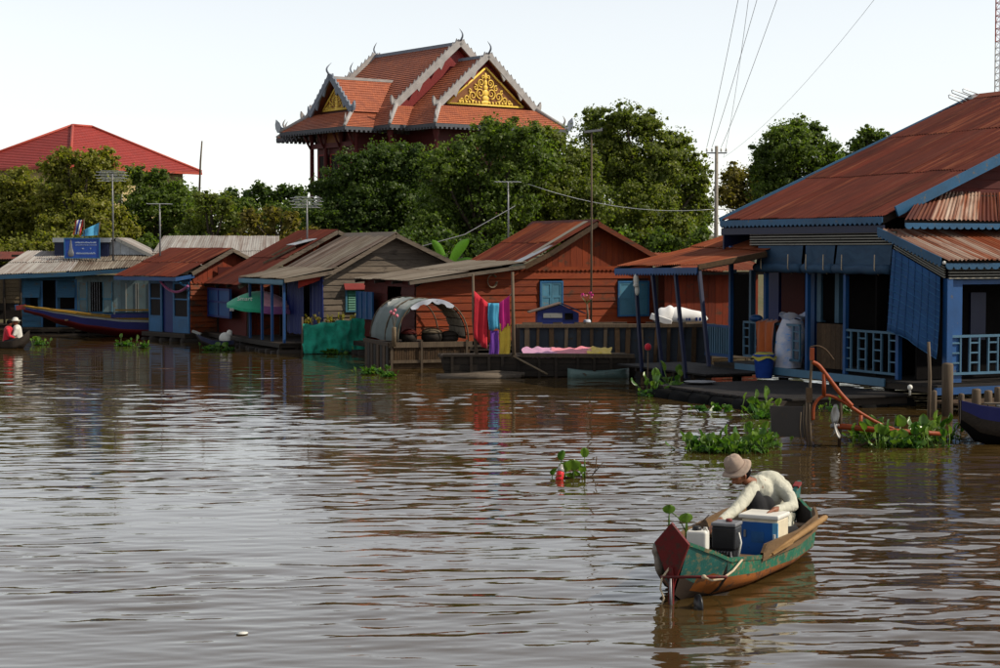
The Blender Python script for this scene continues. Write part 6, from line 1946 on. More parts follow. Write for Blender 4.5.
def covered_boat():
    p = at(390, 345, 48.2)
    fr = Frame(p.x, p.y, 18)
    root = fr.root('covered_boat', 'wooden houseboat with arched dark tarpaulin hood and woven side panels', 'boat')
    W = fr.fr(470, 345).x; D = fr.sd(366, 345).y
    zt = .72
    hull = MB().box(.03, W, .03, D, -.25, .08).build('hull', M['dark_wood'], root)
    f, s = Pl('f', .03), Pl('s', .03)
    planks(hull, M['brown_wood'], f, 0, W, .02, .22, .2, tilt=.01)
    # woven panel strips between stout rails
    r = random.Random(5)
    n = 34
    for i in range(n):
        x = W * i / n
        MB().box(x, x + W / n - .012, -.005 - r.uniform(0, .012), .025, .22, .58).build('slat', M['brown_wood'], hull)
    MB().box(-.03, W + .05, -.06, .03, .58, zt).build('gunwale', M['pole_wood'], root)
    MB().box(-.02, W + .05, -.05, .02, .16, .24).build('rub_rail', M['pole_wood'], root)
    for px in (391, 421, 466):
        x = fr.fr(px, 345).x
        MB().box(x - .03, x + .03, -.09, -.06, -.05, zt + .05).build('stake', M['pole_wood'], root)
    n = 8
    for i in range(n):
        y = D * i / n
        MB().box(-.04 - r.uniform(0, .02), .02, y + .02, y + D / n - .05, -.1, .62).build('end_board', M['brown_wood'] if i % 2 else M['dark_wood'], hull)
    MB().box(-.07, .03, -.02, D + .05, .62, zt - .003).build('gunwale', M['brown_wood'], root)
    MB().box(.03, W, .03, D, zt - .1, zt - .06).build('deck', M['deck_wood'], root)
    # arched hood, axis along local y
    xa, xb = fr.fr(398, 345).x, fr.fr(468, 345).x
    xc, rx, rz = (xa + xb) / 2, (xb - xa) / 2, fr.fr(430, 300, 0).z - zt
    def arch(y, t, k=1.0): return Vector((xc - rx * k * cos(t), y, zt + rz * k * (sin(t) ** .85)))
    nt_ = 20
    rows = [[arch(.02 + (D + .35) * j / 5 + .04 * sin(i * 1.3) * (j in (0, 5)), pi * (i / nt_) * .60) + Vector((.015 * sin(j * 2 + i), 0, .02 * sin(i * 2.3 + j * 1.7))) for i in range(nt_ + 1)] for j in range(6)]
    hood = MB().grid(rows).build('hood', M['tarp_teal'], root, True)
    md = hood.modifiers.new('s', 'SOLIDIFY'); md.thickness = .02
    rows = [[arch(.25 + (D + .1) * j / 4, pi * (.60 + .40 * i / 8), 1.0) for i in range(9)] for j in range(5)]
    # bare hoops and the pale gridded mat on the right side
    for y in (.02, D * .5, D + .3):
        MB().tube([arch(y, pi * i / 18, 1.015) for i in range(19)], .022, 6).build('hoop', M['pole_wood'], root, True)
    for t in (.72, .8, .88, .95):
        MB().tube([arch(.0, pi * t, 1.01), arch(D + .3, pi * t, 1.01)], .012, 5).build('hoop_batten', M['pole_wood'], root, True)
    M['mat_pale'] = plain('mat_pale', (0.46, 0.38, 0.29), .85, var=.2)
    mat_root = MB().grid([[arch(.12 + .3 * j, pi * (.60 + .39 * i / 8), .985) for i in range(9)] for j in range(6)]).build('mat_backing', M['dark_wood'], root)
    for i in range(5):
        for j in range(5):
            t0, t1 = .615 + .37 * i / 5, .615 + .37 * (i + .84) / 5
            y0, y1 = .15 + .30 * j, .15 + .30 * (j + .84)
            P = [arch(y0, pi * t0, .97), arch(y0, pi * t1, .97), arch(y1, pi * t1, .97), arch(y1, pi * t0, .97)]
            MB().prism(P, (arch(0, pi * (t0 + t1) / 2, .955) - arch(0, pi * (t0 + t1) / 2, .97))).build('mat_panel', M['mat_pale'], mat_root)
    # folded pale sheet at the hood mouth
    rows = [[arch(-.03 + .02 * sin(i), pi * (.28 + .42 * i / 14), 1.03 - .02 * j - .025 * abs(sin(i * .9)) * j) for i in range(15)] for j in range(4)]
    MB().grid(rows).build('hood_edge_sheet', M['tarp_sheet'], root, True)
    # baskets inside: things of their own
    for px, py, rr, hh, mt, lab in ((432, 345, .30, .28, 'pale_wood', 'round straw basket with lid under the arched hood'), (449, 346, .26, .2, 'dark_wood', 'dark round basket right of the straw basket under the hood'), (409, 346, .22, .26, 'darkred_wood', 'dark red jar at the left under the arched hood')):
        q = fr.fr(px, py, .55)
        o = empty('basket', fr.o + fr.ex * q.x + fr.ey * .55 + Vector((0, 0, zt - .06)), 0, lab, 'basket')
        MB().lathe([(rr * .75, 0), (rr, hh * .5), (rr * .95, hh)], 16).build('bowl', M['dark_wood'], o, True)
        MB().lathe([(rr * 1.02, hh), (rr * .9, hh + .06), (rr * .5, hh + .12), (.02, hh + .14)], 16).build('lid', M[mt], o, True)
    q = fr.fr(394, 345, -.12)
    o = empty('flower_vase', fr.o + fr.ex * q.x + fr.ey * -.12 + Vector((0, 0, zt - .1)), 0, 'bamboo holder with pink flowers at the corner of the hooded boat', 'vase')
    MB().lathe([(.06, 0), (.06, .5), (.055, .52)], 9).build('holder', M['pale_wood'], o, True)
    for k in range(5):
        a = k * 1.3
        MB().tube([(0, 0, .5), (.08 * cos(a), .06 * sin(a), .78 + .04 * k)], .008, 4).build('stalk', M['pale_wood'], o)
    for k in range(4):
        a = k * 1.7
        MB().ellip((.08 * cos(a), .06 * sin(a), .82 + .05 * k), (.045, .045, .05), 7, 5).build('blossom', M['cloth_pink'], o, True)
covered_boat()

def laundry_raft():
    p = at(447, 370, 45.2)
    fr = Frame(p.x, p.y, 3)
    root = fr.root('laundry_raft', 'long dark timber raft carrying the clothesline poles', 'raft')
    L = fr.fr(634, 360).x
    X = lambda px: fr.fr(px, 352).x
    r = random.Random(12)
    zt = .52
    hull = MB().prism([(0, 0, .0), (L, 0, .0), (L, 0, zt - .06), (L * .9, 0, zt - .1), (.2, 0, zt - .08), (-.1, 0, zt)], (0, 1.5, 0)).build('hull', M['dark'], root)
    for i in range(3):
        z = .02 + i * .155
        MB().prism([(-.05 - .04 * i, -.05 + .012 * i, z), (L + .02, -.05 + .012 * i, z), (L + .05, -.05 + .012 * i, z + .145), (-.08 - .04 * i, -.05 + .012 * i, z + .145)], (0, .05, 0)).build('strake', M['dark_wood'], hull)
    for i in range(11):
        x = .1 + (L - .3) * i / 10 + r.uniform(-.1, .1)
        MB().box(x, x + .07, -.09, -.05, .0, zt).build('rib', M['dark_wood'], hull)
    for i in range(8):
        y = i * .19
        MB().box(-.12 + r.uniform(-.1, .1), L + r.uniform(-.1, .05), y, y + .175, zt - .055, zt + r.uniform(-.01, .01)).build('deck_board', M['deck_wood'], hull)
    MB().box(-.1, X(512), -.08, .03, zt, zt + .06).build('edge_log', M['dark_wood'], root)
    MB().obox(((X(520) + L) / 2, -.06, zt + .02), (L - X(520), .1, .1), (0, .01, 0)).build('edge_log', M['pole_wood'], root)
    # logs at the waterline
    for k, (a, b, z, y) in enumerate(((436, 520, .04, -.32), (440, 505, .02, -.5), (470, 524, .08, -.2))):
        MB().tube([(X(a), y, z), ((X(a) + X(b)) / 2, y - .03, z + .02), (X(b), y - .06, z)], [.07, .085, .06], 8).build('float_log', M['grey_wood'], root, True)
    MB().tube([(X(513), -.12, zt + .02), (X(546), -.5, .1)], .025, 6).build('mooring_pole', M['pale_wood'], root, True)
    # poles and line
    pa, pb = fr.fr(473, 274, .15), fr.fr(512.5, 272, .05)
    a0, b0 = fr.fr(478, 357, .15), fr.fr(514, 359, .05)
    MB().tube([(a0.x, .15, .2), ((a0.x + pa.x) / 2 - .05, .15, 1.4), (pa.x, .15, pa.z)], [.045, .04, .03], 8).build('line_pole', M['pole_wood'], root, True)
    MB().tube([(b0.x, .05, .2), ((b0.x + pb.x) / 2, .05, 1.4), (pb.x, .05, pb.z)], [.05, .045, .035], 8).build('line_pole', M['pole_wood'], root, True)
    la, lb = fr.fr(474, 291, .1), fr.fr(512, 293, .1)
    def line(u): return la.lerp(lb, u) + Vector((0, 0, -.42 * 4 * u * (1 - u) * .75))
    MB().tube([line(i / 14) for i in range(15)], .01, 5).build('clothesline', M['rope'], root, True)
    def u_of(px): return (px - 474) / (512 - 474)
    wm = lambda o: (setattr(o, 'location', fr.o), setattr(o, 'rotation_euler', (0, 0, fr.a)), o)[2]
    def garment(pxa, pxb, py_bot, mat, lab, off=0.0, ptop=None, seed=0):
        A, B = line(u_of(pxa)), line(u_of(pxb))
        if ptop is not None:
            A = fr.fr(pxa, ptop, .1); B = fr.fr(pxb, ptop, .1)
        zb = fr.fr((pxa + pxb) / 2, py_bot, .1).z
        d = (A.z + B.z) / 2 - zb
        o = grid_cloth(None, 'hung_cloth', mat, A + Vector((0, -off, .01)), B + Vector((0, -off, .01)), d, seed=seed, amp=.035)
        return tag(wm(o), lab, 'cloth', 'laundry on the clothesline')
    garment(474, 487.5, 345, M['cloth_red'], 'long crimson cloth at the left end of the clothesline', .03, seed=1)
    garment(484, 494, 342, M['cloth_dred'], 'dark red cloth hanging between crimson and turquoise cloths', .0, seed=2)
    garment(488, 499, 330, M['cloth_cyan'], 'turquoise cloth in the middle of the clothesline', .06, seed=3)
    garment(498.5, 509.5, 329, M['cloth_magenta'], 'magenta cloth at the right end of the clothesline', .03, seed=4)
    garment(489, 498.5, 357, M['cloth_purple'], 'purple cloth hanging low under the turquoise cloth', .02, ptop=331, seed=5)
    garment(499, 510.5, 357, M['cloth_yellow'], 'yellow cloth hanging low under the magenta cloth', .0, ptop=324, seed=6)
    # clothes spread on the deck
    def spread(pxa, pxb, pya, pyb, mat, lab, h=.05, seed=0):
        xa, xb = X(pxa), X(pxb)
        rows = []
        for j in range(11):
            t = j / 10
            row = []
            for i in range(19):
                u = i / 18
                x = xa + (xb - xa) * u + .10 * t + .03 * sin(t * 5 + seed)
                y = -.02 + 1.15 * t + .05 * sin(u * 7 + seed)
                z = zt + .03 + .12 * t + h * .3 * (sin(u * 8 + t * 3 + seed) * sin(t * 5 + seed * 2 + u * 2)) ** 2 + .012 * sin(u * 23 + t * 11)
                if j == 0: z -= .07
                row.append((x, y, z))
            rows.append(row)
        o = MB().grid(rows).build('spread_cloth', mat, None, True)
        return tag(wm(o), lab, 'cloth', 'laundry spread on the raft deck')
    spread(522, 556, 353, 347, M['cloth_lilac'], 'lilac cloth spread nearest the poles on the raft deck', .15, 1)
    spread(552, 592, 352, 346, M['cloth_pink'], 'salmon pink cloth spread in the middle of the raft deck', .2, 2)
    spread(588, 612, 350, 345.5, M['cloth_yellow'], 'yellow cloth spread at the right end of the raft deck', .2, 3)
    # half-sunk pale canoe below the deck
    q = fr.fr(598, 375, -.25)
    o = empty('pale_canoe', fr.o + fr.ex * q.x + fr.ey * -.3 + Vector((0, 0, 0)), fr.a, 'pale green canoe hull floating under the right end of the laundry raft', 'boat')
    rows = []
    for i in range(15):
        t = i / 14
        b = .26 * sin(pi * t) ** .6 + .01
        z1 = .16 + .08 * (2 * t - 1) ** 2
        x = (t - .5) * 1.55
        rows.append([(x, -b, z1), (x, -b * .9, .05), (x, -b * .5, -.06), (x, 0, -.08), (x, b * .5, -.06), (x, b * .9, .05), (x, b, z1)])
    h = MB().grid(rows).build('hull', paint('canoe_pale', (0.20, 0.30, 0.28), wear=(0.12, 0.1, 0.07), amt=.1), o, True)
    md = h.modifiers.new('s', 'SOLIDIFY'); md.thickness = .025
    for t in (-.35, .3): MB().box(t - .06, t + .06, -.22, .22, .1, .13).build('thwart', M['pole_wood'], o)
laundry_raft()

# ------------------------------------------------------------------ green netting fence with plants, umbrella
def netting():
    fr = FD
    a, b, c = fr.fr(303, 324, -.75), fr.fr(313, 322, -.75), fr.fr(369, 316, -.75)
    root = fr.root('netting_fence', 'green shade netting wrapped round the front of the grey house', 'netting')
    zb = .02
    rows = []
    for i in range(31):
        t = i / 30
        x = a.x + (c.x - a.x) * t
        zt = a.z + (c.z - a.z) * t + .03 * sin(i * .8)
        row = []
        for j in range(9):
            k = j / 8
            bil = .05 * sin(i * .55 + k * 3) + .035 * sin(i * .9 - k * 9) + .03 * sin(k * 14 + i * .3) + .06 * sin(pi * k) * sin(i * .23 + 1) + .03 * sin(i * 1.7 + k * 5)
            row.append((x + .03 * sin(k * 6 + i), -.75 - .08 * k + bil, zt + (zb - zt) * k - .06 * (1 - k) * abs(sin(i * .42))))
        rows.append(row)
    o = MB().grid(rows).build('net_sheet', M['tarp_green'], root, True)
    md = o.modifiers.new('s', 'SOLIDIFY'); md.thickness = .01
    for x in (a.x, b.x, (b.x + c.x) / 2, c.x):
        MB().tube([(x, -.68, -.3), (x, -.68, 1.15)], .03, 6).build('stake', M['pole_wood'], root, True)
    r = np.random.default_rng(3)
    for k, px in enumerate((308, 318, 330, 342, 354)):
        q = fr.fr(px, 330, -.3)
        w = fr.o + fr.ex * q.x + fr.ey * -.3
        o = empty('potted_plant', (w.x, w.y, .33), 0, ('withered yellow plant at the left end above the green netting', 'small reddish plant second from left above the green netting', 'pale plant in the middle above the green netting', 'small green plant second from right above the green netting', 'yellow green plant at the right end above the green netting')[k], 'plant', 'plants behind the netting')
        MB().lathe([(.12, 0), (.16, .25), (.17, .3)], 10).build('pot', M['red_trim'], o, True)
        V, Q, T = leaf_cloud([((0, 0, .72), (.16, .14, .22))], 110, .08, r, sub=8)
        link_mesh('foliage', np_mesh('foliage', V, Q, M['leaf_brown'] if k < 3 else M['leaf_olive'], tint=np.clip(T + .3, 0, 1)), o)
        MB().tube([(0, 0, .28), (.02, 0, .5), (0, .02, .8)], [.02, .015, .008], 5).build('stem', M['dead_stem'], o)
netting()

def text_part(body, size, mat, parent, loc, rot, name='lettering', extrude=.004):
    cu = bpy.data.curves.new(name, 'FONT'); cu.body = body; cu.size = size; cu.extrude = extrude; cu.align_x = 'CENTER'
    t = bpy.data.objects.new(name, cu); col.objects.link(t)
    dg = bpy.context.evaluated_depsgraph_get()
    me = bpy.data.meshes.new_from_object(t.evaluated_get(dg))
    bpy.data.objects.remove(t)
    me.materials.clear(); me.materials.append(mat)
    o = bpy.data.objects.new(name, me); col.objects.link(o); o.parent = parent
    o.location = loc; o.rotation_euler = rot
    return o
def umbrella():
    p = at(262, 330, 59.3)
    zt = at(262, 291, 59.3).z
    root = empty('beach_umbrella', (p.x, p.y, .3), 0, 'large green and pink sun umbrella behind the blue porch posts', 'umbrella')
    R, H = 1.16, .50
    h = zt - .3 - .1
    tilt = empty('x', (0, 0, 0)); bpy.data.objects.remove(tilt)
    from mathutils import Euler
    E_ = Euler((.06, .10, 0)).to_matrix()
    def cp(a, t):
        rr = R * t
        z = H * (1 - t ** 1.9) - .02 * (sin(4 * a) ** 2) * t
        return Vector((0, 0, h - H)) + E_ @ Vector((rr * cos(a), rr * sin(a), z + .1))
    MB().tube([(0, 0, -.05), (0, 0, h * .5), (.06, -.03, h)], .022, 7).build('pole', M['grey_metal'], root, True)
    for k in range(8):
        a0 = 2 * pi * k / 8 + .18
        a1 = a0 + 2 * pi / 8
        cam_left = cos((a0 + a1) / 2) < -.05
        def pan(ta, tb, m, nm, par):
            rows = [[cp(a0 + (a1 - a0) * i / 6, ta + (tb - ta) * j / 6) for i in range(7)] for j in range(7)]
            o = MB().grid(rows).build(nm, M[m], par, True)
            return o
        if cam_left:
            c = pan(.01, 1.0, 'umb_green', 'canopy_panel', root)
        else:
            c = pan(.01, .86, 'umb_pink', 'canopy_panel', root)
            pan(.86, 1.0, 'umb_purple', 'canopy_band', c)
        rows = [[cp(a0 + (a1 - a0) * i / 6, 1.0) + Vector((0, 0, -.10 * j)) for i in range(7)] for j in range(2)]
        MB().grid(rows).build('valance', M['umb_green'] if cam_left else M['umb_purple'], c, True)
        MB().tube([cp(a0, t / 5) + Vector((0, 0, -.015)) for t in range(6)], .008, 4).build('rib', M['grey_metal'], c)
    MB().lathe([(.03, 0), (.02, .05), (.005, .1)], 8, cp(0, 0)).build('tip', M['umb_pink'], root, True)
    q = cp(-2.15, .72)
    text_part('Smart', .22, M['white_cloth'], root, q + Vector((-.03, -.10, -.02)), (radians(62), 0, radians(-14)))
    q = cp(-2.15, 1.0)
    text_part('BIB', .13, M['white_cloth'], root, q + Vector((-.22, -.02, -.12)), (radians(88), 0, radians(-30)))
    text_part('BBI', .13, M['white_cloth'], root, q + Vector((.30, -.10, -.12)), (radians(88), 0, radians(-12)))
umbrella()

# ------------------------------------------------------------------ boats on the left
def loft_boat(root, st, mats, split=(0.45,), thick=.025, deck=None):
    """st: stations (y, halfbeam, gunwale z, keel z); two strakes per side + inside lining"""
    def sec(b, g, k, t):   # t 0 gunwale .. 1 keel
        return (b * (1 - .12 * t - .88 * max(0, (t - .55) / .45) ** 1.6), g + (k - g) * (t ** .85))
    def surf(t0, t1, sgn, off=0.0, nj=5):
        rows = []
        for (y, b, g, k) in st:
            row = []
            for j in range(nj):
                t = t0 + (t1 - t0) * j / (nj - 1)
                x, z = sec(max(b - off, .004), g, k + off, t)
                row.append((sgn * x, y, z))
            rows.append(row)
        return rows
    edges = [0] + list(split) + [1.0]
    for i in range(len(edges) - 1):
        for sg in (-1, 1):
            rows = surf(edges[i], edges[i + 1], sg)
            if sg > 0: rows = [list(reversed(r)) for r in rows]
            MB().grid(rows).build('strake', mats[i], root, True)
    for sg in (-1, 1):
        MB().grid(surf(0.0, 1.0, sg, thick, 9)).build('lining', mats[-1], root, True)
        MB().add([p for (y, b, g, k) in st for p in ((sg * b, y, g), (sg * max(b - thick, .004), y, g + .004))], [(2 * i, 2 * i + 1, 2 * i + 3, 2 * i + 2) for i in range(len(st) - 1)]).build('gunwale_cap', mats[0], root)
def smooth_st(keys, n=28):
    out = []
    for i in range(n + 1):
        y = keys[0][0] + (keys[-1][0] - keys[0][0]) * i / n
        for a, b in zip(keys, keys[1:]):
            if a[0] <= y <= b[0] + 1e-6:
                t = (y - a[0]) / (b[0] - a[0]); t = t * t * (3 - 2 * t) * .5 + t * .5
                out.append(tuple([y] + [a[k] + (b[k] - a[k]) * t for k in (1, 2, 3)])); break
    return out
M['boat_blue'] = paint('boat_blue', (0.016, 0.02, 0.17), amt=.02); M['boat_red'] = paint('boat_red', (0.20, 0.012, 0.012), amt=.02)
M['boat_yellow'] = paint('boat_yellow', (0.50, 0.28, 0.04), amt=.03)
def long_boat():
    YB = 66.2
    p = at(24, 330, YB)
    root = empty('long_boat', (p.x, p.y, 0), radians(-90 + 5), 'long wooden boat with blue side, red bottom and yellow gunwale', 'boat')
    k = YB / F
    L = (168 - 22) * k
    Z = lambda py: at(80, py, YB).z
    keys = [(0, .05, Z(306.5), Z(312)), (L * .1, .22, Z(308.5), Z(316)), (L * .25, .42, Z(311.5), Z(325)), (L * .45, .56, Z(315.5), Z(333)), (L * .7, .62, Z(319), Z(338)), (L, .6, Z(320), Z(340))]
    loft_boat(root, smooth_st(keys), [M['white_trim'], M['boat_blue'], M['boat_red'], M['boat_red'], M['dark_wood']], (.10, .46, .8))
    st = smooth_st(keys)
    for sg in (-1, 1):
        MB().tube([(sg * b, y, g + .02) for y, b, g, kk in st], .035, 6).build('gunwale', M['boat_yellow'], root, True)
    MB().obox((0, -.1, Z(306.5) - .03), (.14, .34, .17), (.1, 0, 0)).build('bow_block', M['red_trim'], root)
    MB().obox((0, -.25, Z(306.5) - .03), (.12, .12, .19), (.1, 0, 0)).build('bow_tip', M['blue'], root)
    for t in (.3, .45, .6, .75): MB().box(-.5, .5, L * t - .06, L * t + .06, Z(319) - .05, Z(319)).build('thwart', M['pole_wood'], root)
    # second gunwale board at the stern
    a = (110 - 22) * k
    MB().box(-.66, -.62, a, L, Z(317.5), Z(314)).build('wash_board', M['boat_blue'], root)
    MB().box(.62, .66, a, L, Z(317.5), Z(314)).build('wash_board', M['boat_blue'], root)
    MB().box(-.67, -.61, a, L, Z(317.4) + .21, Z(317.4) + .27).build('wash_rail', M['boat_yellow'], root)
    MB().box(-.68, -.6, a - .05, a, Z(318), Z(312.5)).build('wash_post', M['white_trim'], root)
long_boat()

# ------------------------------------------------------------------ people
def remesh(o, vox, sm=4, fac=.5):
    m = o.modifiers.new('remesh', 'REMESH'); m.mode = 'VOXEL'; m.voxel_size = vox; m.use_smooth_shade = True
    s = o.modifiers.new('smooth', 'SMOOTH'); s.iterations = sm; s.factor = fac
    return o
def limb(mb, pts, rs, n=10):
    """rounded tapering limb"""
    pts = [Vector(p) for p in pts]
    mb.tube(pts, rs, n)
    for p, r in zip(pts, rs): mb.ellip(p, (r, r, r), n, 7)
def hand(mb, w, d, nrm, side, s=1.0, curl=.5):
    """palm from wrist w along d, fingers curling towards -nrm; thumb on +side"""
    w, d, nrm, side = Vector(w), Vector(d).normalized(), Vector(nrm).normalized(), Vector(side).normalized()
    for k in range(4):
        u = (k - 1.5) * .021 * s
        mb.tube([w + side * u * .6, w + d * .045 * s + side * u, w + d * .085 * s + side * u], [.017 * s, .016 * s, .0125 * s], 7)
        L = (.062, .075, .07, .055)[k] * s
        b = w + d * .085 * s + side * u
        j1 = b + d * L * .45 - nrm * L * .12 * curl
        j2 = j1 + d * L * .30 - nrm * L * .35 * curl
        j3 = j2 + d * L * .12 - nrm * L * .35 * curl
        limb(mb, [b, j1, j2, j3], [.0105 * s, .010 * s, .009 * s, .0075 * s], 7)
    t0 = w + d * .025 * s + side * .03 * s
    t1 = t0 + d * .03 * s + side * .03 * s - nrm * .008 * s
    t2 = t1 + d * .035 * s + side * .008 * s - nrm * .012 * s
    limb(mb, [w + side * .015 * s, t0, t1, t2], [.016 * s, .0145 * s, .012 * s, .009 * s], 7)

def simple_sitter(root, shirt, hat=None, z0=0.0):
    """small far-off seated figure facing local +x"""
    body = MB()
    limb(body, [(0, 0, .12), (.02, 0, .3), (.05, 0, .5)], [.14, .13, .14])
    limb(body, [(.06, 0, .52), (.09, 0, .66)], [.06, .055])
    body.ellip((.11, 0, .76), (.095, .08, .115), 12, 9)
    for s in (-1, 1):
        limb(body, [(.02, s * .1, .1), (.38, s * .13, .16), (.36, s * .1, -.1)], [.085, .07, .045])
        limb(body, [(.05, s * .17, .5), (.12, s * .2, .3), (.32, s * .1, .24)], [.055, .045, .03])
        body.ellip((.36, s * .09, .24), (.05, .03, .025), 8, 6)
    b = remesh(body.build('body', M['skin'], root, True), .018)
    sh = MB()
    limb(sh, [(0, 0, .12), (.02, 0, .3), (.05, 0, .52)], [.165, .155, .155])
    for s in (-1, 1): limb(sh, [(.05, s * .16, .52), (.12, s * .205, .31), (.25, s * .14, .26)], [.07, .062, .045])
    remesh(sh.build('shirt', shirt, b, True), .02)
    tr = MB()
    for s in (-1, 1): limb(tr, [(-.02, s * .08, .1), (.38, s * .13, .17), (.365, s * .105, -.02)], [.105, .088, .065])
    remesh(tr.build('trousers', M['white_cloth'] if hat else M['black_cloth'], b, True), .02)
    if hat:
        MB().lathe([(.17, .80), (.19, .815), (.105, .83), (.10, .89), (.06, .925), (.005, .93)], 16, (.11, 0, 0)).build('hat', M['white_cloth'], b, True)
    else:
        MB().ellip((.095, 0, .79), (.105, .09, .10), 12, 8).build('hair', M['dark'], b, True)
def left_canoe():
    p = at(-4, 345, 58.5)
    k = 58.5 / F
    root = empty('dark_canoe', (p.x, p.y, 0), radians(-90), 'dark low canoe carrying two seated people at the left edge', 'boat')
    L = 34 * k * 1.25
    keys = [(-L * .7, .30, .24, -.1), (-L * .2, .34, .22, -.1), (L * .45, .33, .25, -.1), (L * .62, .22, .36, -.02), (L * .80, .03, .60, .24)]
    loft_boat(root, smooth_st(keys), [M['dark_wood'], M['dark_wood'], M['dark_wood'], M['dark_wood']], (.4, .75))
    for t in (-.3, .1, .4): MB().box(-.3, .3, L * t - .08, L * t + .08, .1, .14).build('thwart', M['dark_wood'], root)
    a = at(7, 338, 58.4); b = at(15.5, 338, 58.5)
    o = empty('person', (a.x, a.y, .13), 0.1, 'person in red top seated at the left in the dark canoe', 'person'); simple_sitter(o, M['cloth_red'])
    o.scale = (.92,) * 3
    o = empty('person', (b.x + .1, b.y + .02, .16), pi + .05, 'person in white clothes and white hat seated in the dark canoe', 'person'); simple_sitter(o, M['white_cloth'], True)
    o.scale = (.92,) * 3
left_canoe()
def small_canoe():
    p = at(196, 338, 58.8); k = 58.8 / F
    root = empty('small_canoe', (p.x, p.y, 0), radians(-90 - 8), 'small dark canoe with white bow tip moored beside the umbrella house', 'boat')
    L = 40 * k
    keys = [(0, .02, .52, .34), (L * .2, .16, .36, .1), (L * .5, .28, .26, -.05), (L * .8, .26, .24, -.05), (L, .1, .26, 0)]
    loft_boat(root, smooth_st(keys), [M['blue_dark'], M['dark_wood'], M['dark_wood'], M['dark_wood']], (.4, .75))
    MB().obox((0, .02, .5), (.13, .30, .07), (-.35, 0, 0)).build('bow_tip', M['white_trim'], root)
    for t in (.4, .7): MB().box(-.22, .22, L * t - .06, L * t + .06, .12, .15).build('thwart', M['dark_wood'], root)
    q = at(225, 334, 58.9)
    tag(MB().ellip((0, 0, .16), (.2, .16, .2), 12, 8).ellip((.14, .05, .32), (.1, .1, .12), 10, 7).build('white_bag', M['white_cloth'], None, True, (q.x, q.y, .15)), 'crumpled white bag lying in the small dark canoe', 'bag')
small_canoe()
# ------------------------------------------------------------------ fisherman's boat
M['hull_green'] = paint('hull_green', (0.03, 0.24, 0.14), wear=(0.24, 0.19, 0.10), amt=.18, rough=.6, sc_=2.4, grime=.6)
M['hull_teal'] = paint('hull_teal', (0.05, 0.25, 0.22), wear=(0.24, 0.26, 0.17), amt=.18, rough=.6, sc_=2.4, grime=.6)
M['hull_orange'] = paint('hull_orange', (0.46, 0.15, 0.035), wear=(0.12, 0.05, 0.02), amt=.16, rough=.6, sc_=1.3, grime=.6)
M['hull_dark'] = paint('hull_dark', (0.05, 0.03, 0.02), amt=.1, rough=.6)
M['hull_red'] = paint('hull_red', (0.22, 0.012, 0.012), wear=(0.10, 0.03, 0.02), amt=.16, rough=.6, sc_=3)
M['wash_wood'] = wood('wash_wood', (0.30, 0.19, 0.10), (0.17, 0.10, 0.05), grain=(3, 1.2, 10), var=.2, wear=(0.10, 0.06, 0.03), wear_amt=.05)
M['oar_wood'] = wood('oar_wood', (0.50, 0.31, 0.15), (0.36, 0.21, 0.09), grain=(4, 4, 4), var=.1)
M['ice_blue'] = paint('ice_blue', (0.016, 0.17, 0.55), wear=(0.02, 0.09, 0.25), amt=.08, rough=.4, sc_=2)
M['ice_cream'] = plain('ice_cream', (0.66, 0.58, 0.42), .55, noise=.2)
def _fabric(name, c, sc_=9.0, st=.9, dist=.02):
    m, nt, b = _new(name)
    v = _coord(nt, (1, 1, .55), rnd=False)
    n = _noise(nt, v, sc_, 5, .55, 1.2)
    nt.links.new(_mix(nt, _ramp(nt, n, .3, .7), tuple(x * .82 for x in c), c), b.inputs['Base Color'])
    b.inputs['Roughness'].default_value = .9; b.inputs['Specular IOR Level'].default_value = .15
    _bump(nt, n, b, st, dist)
    return m
M['shirt'] = _fabric('shirt', (0.46, 0.45, 0.37))
M['canvas'] = _fabric('canvas', (0.22, 0.19, 0.16), 14)
BF_ = Frame(1.57, 16.2, -25.3)
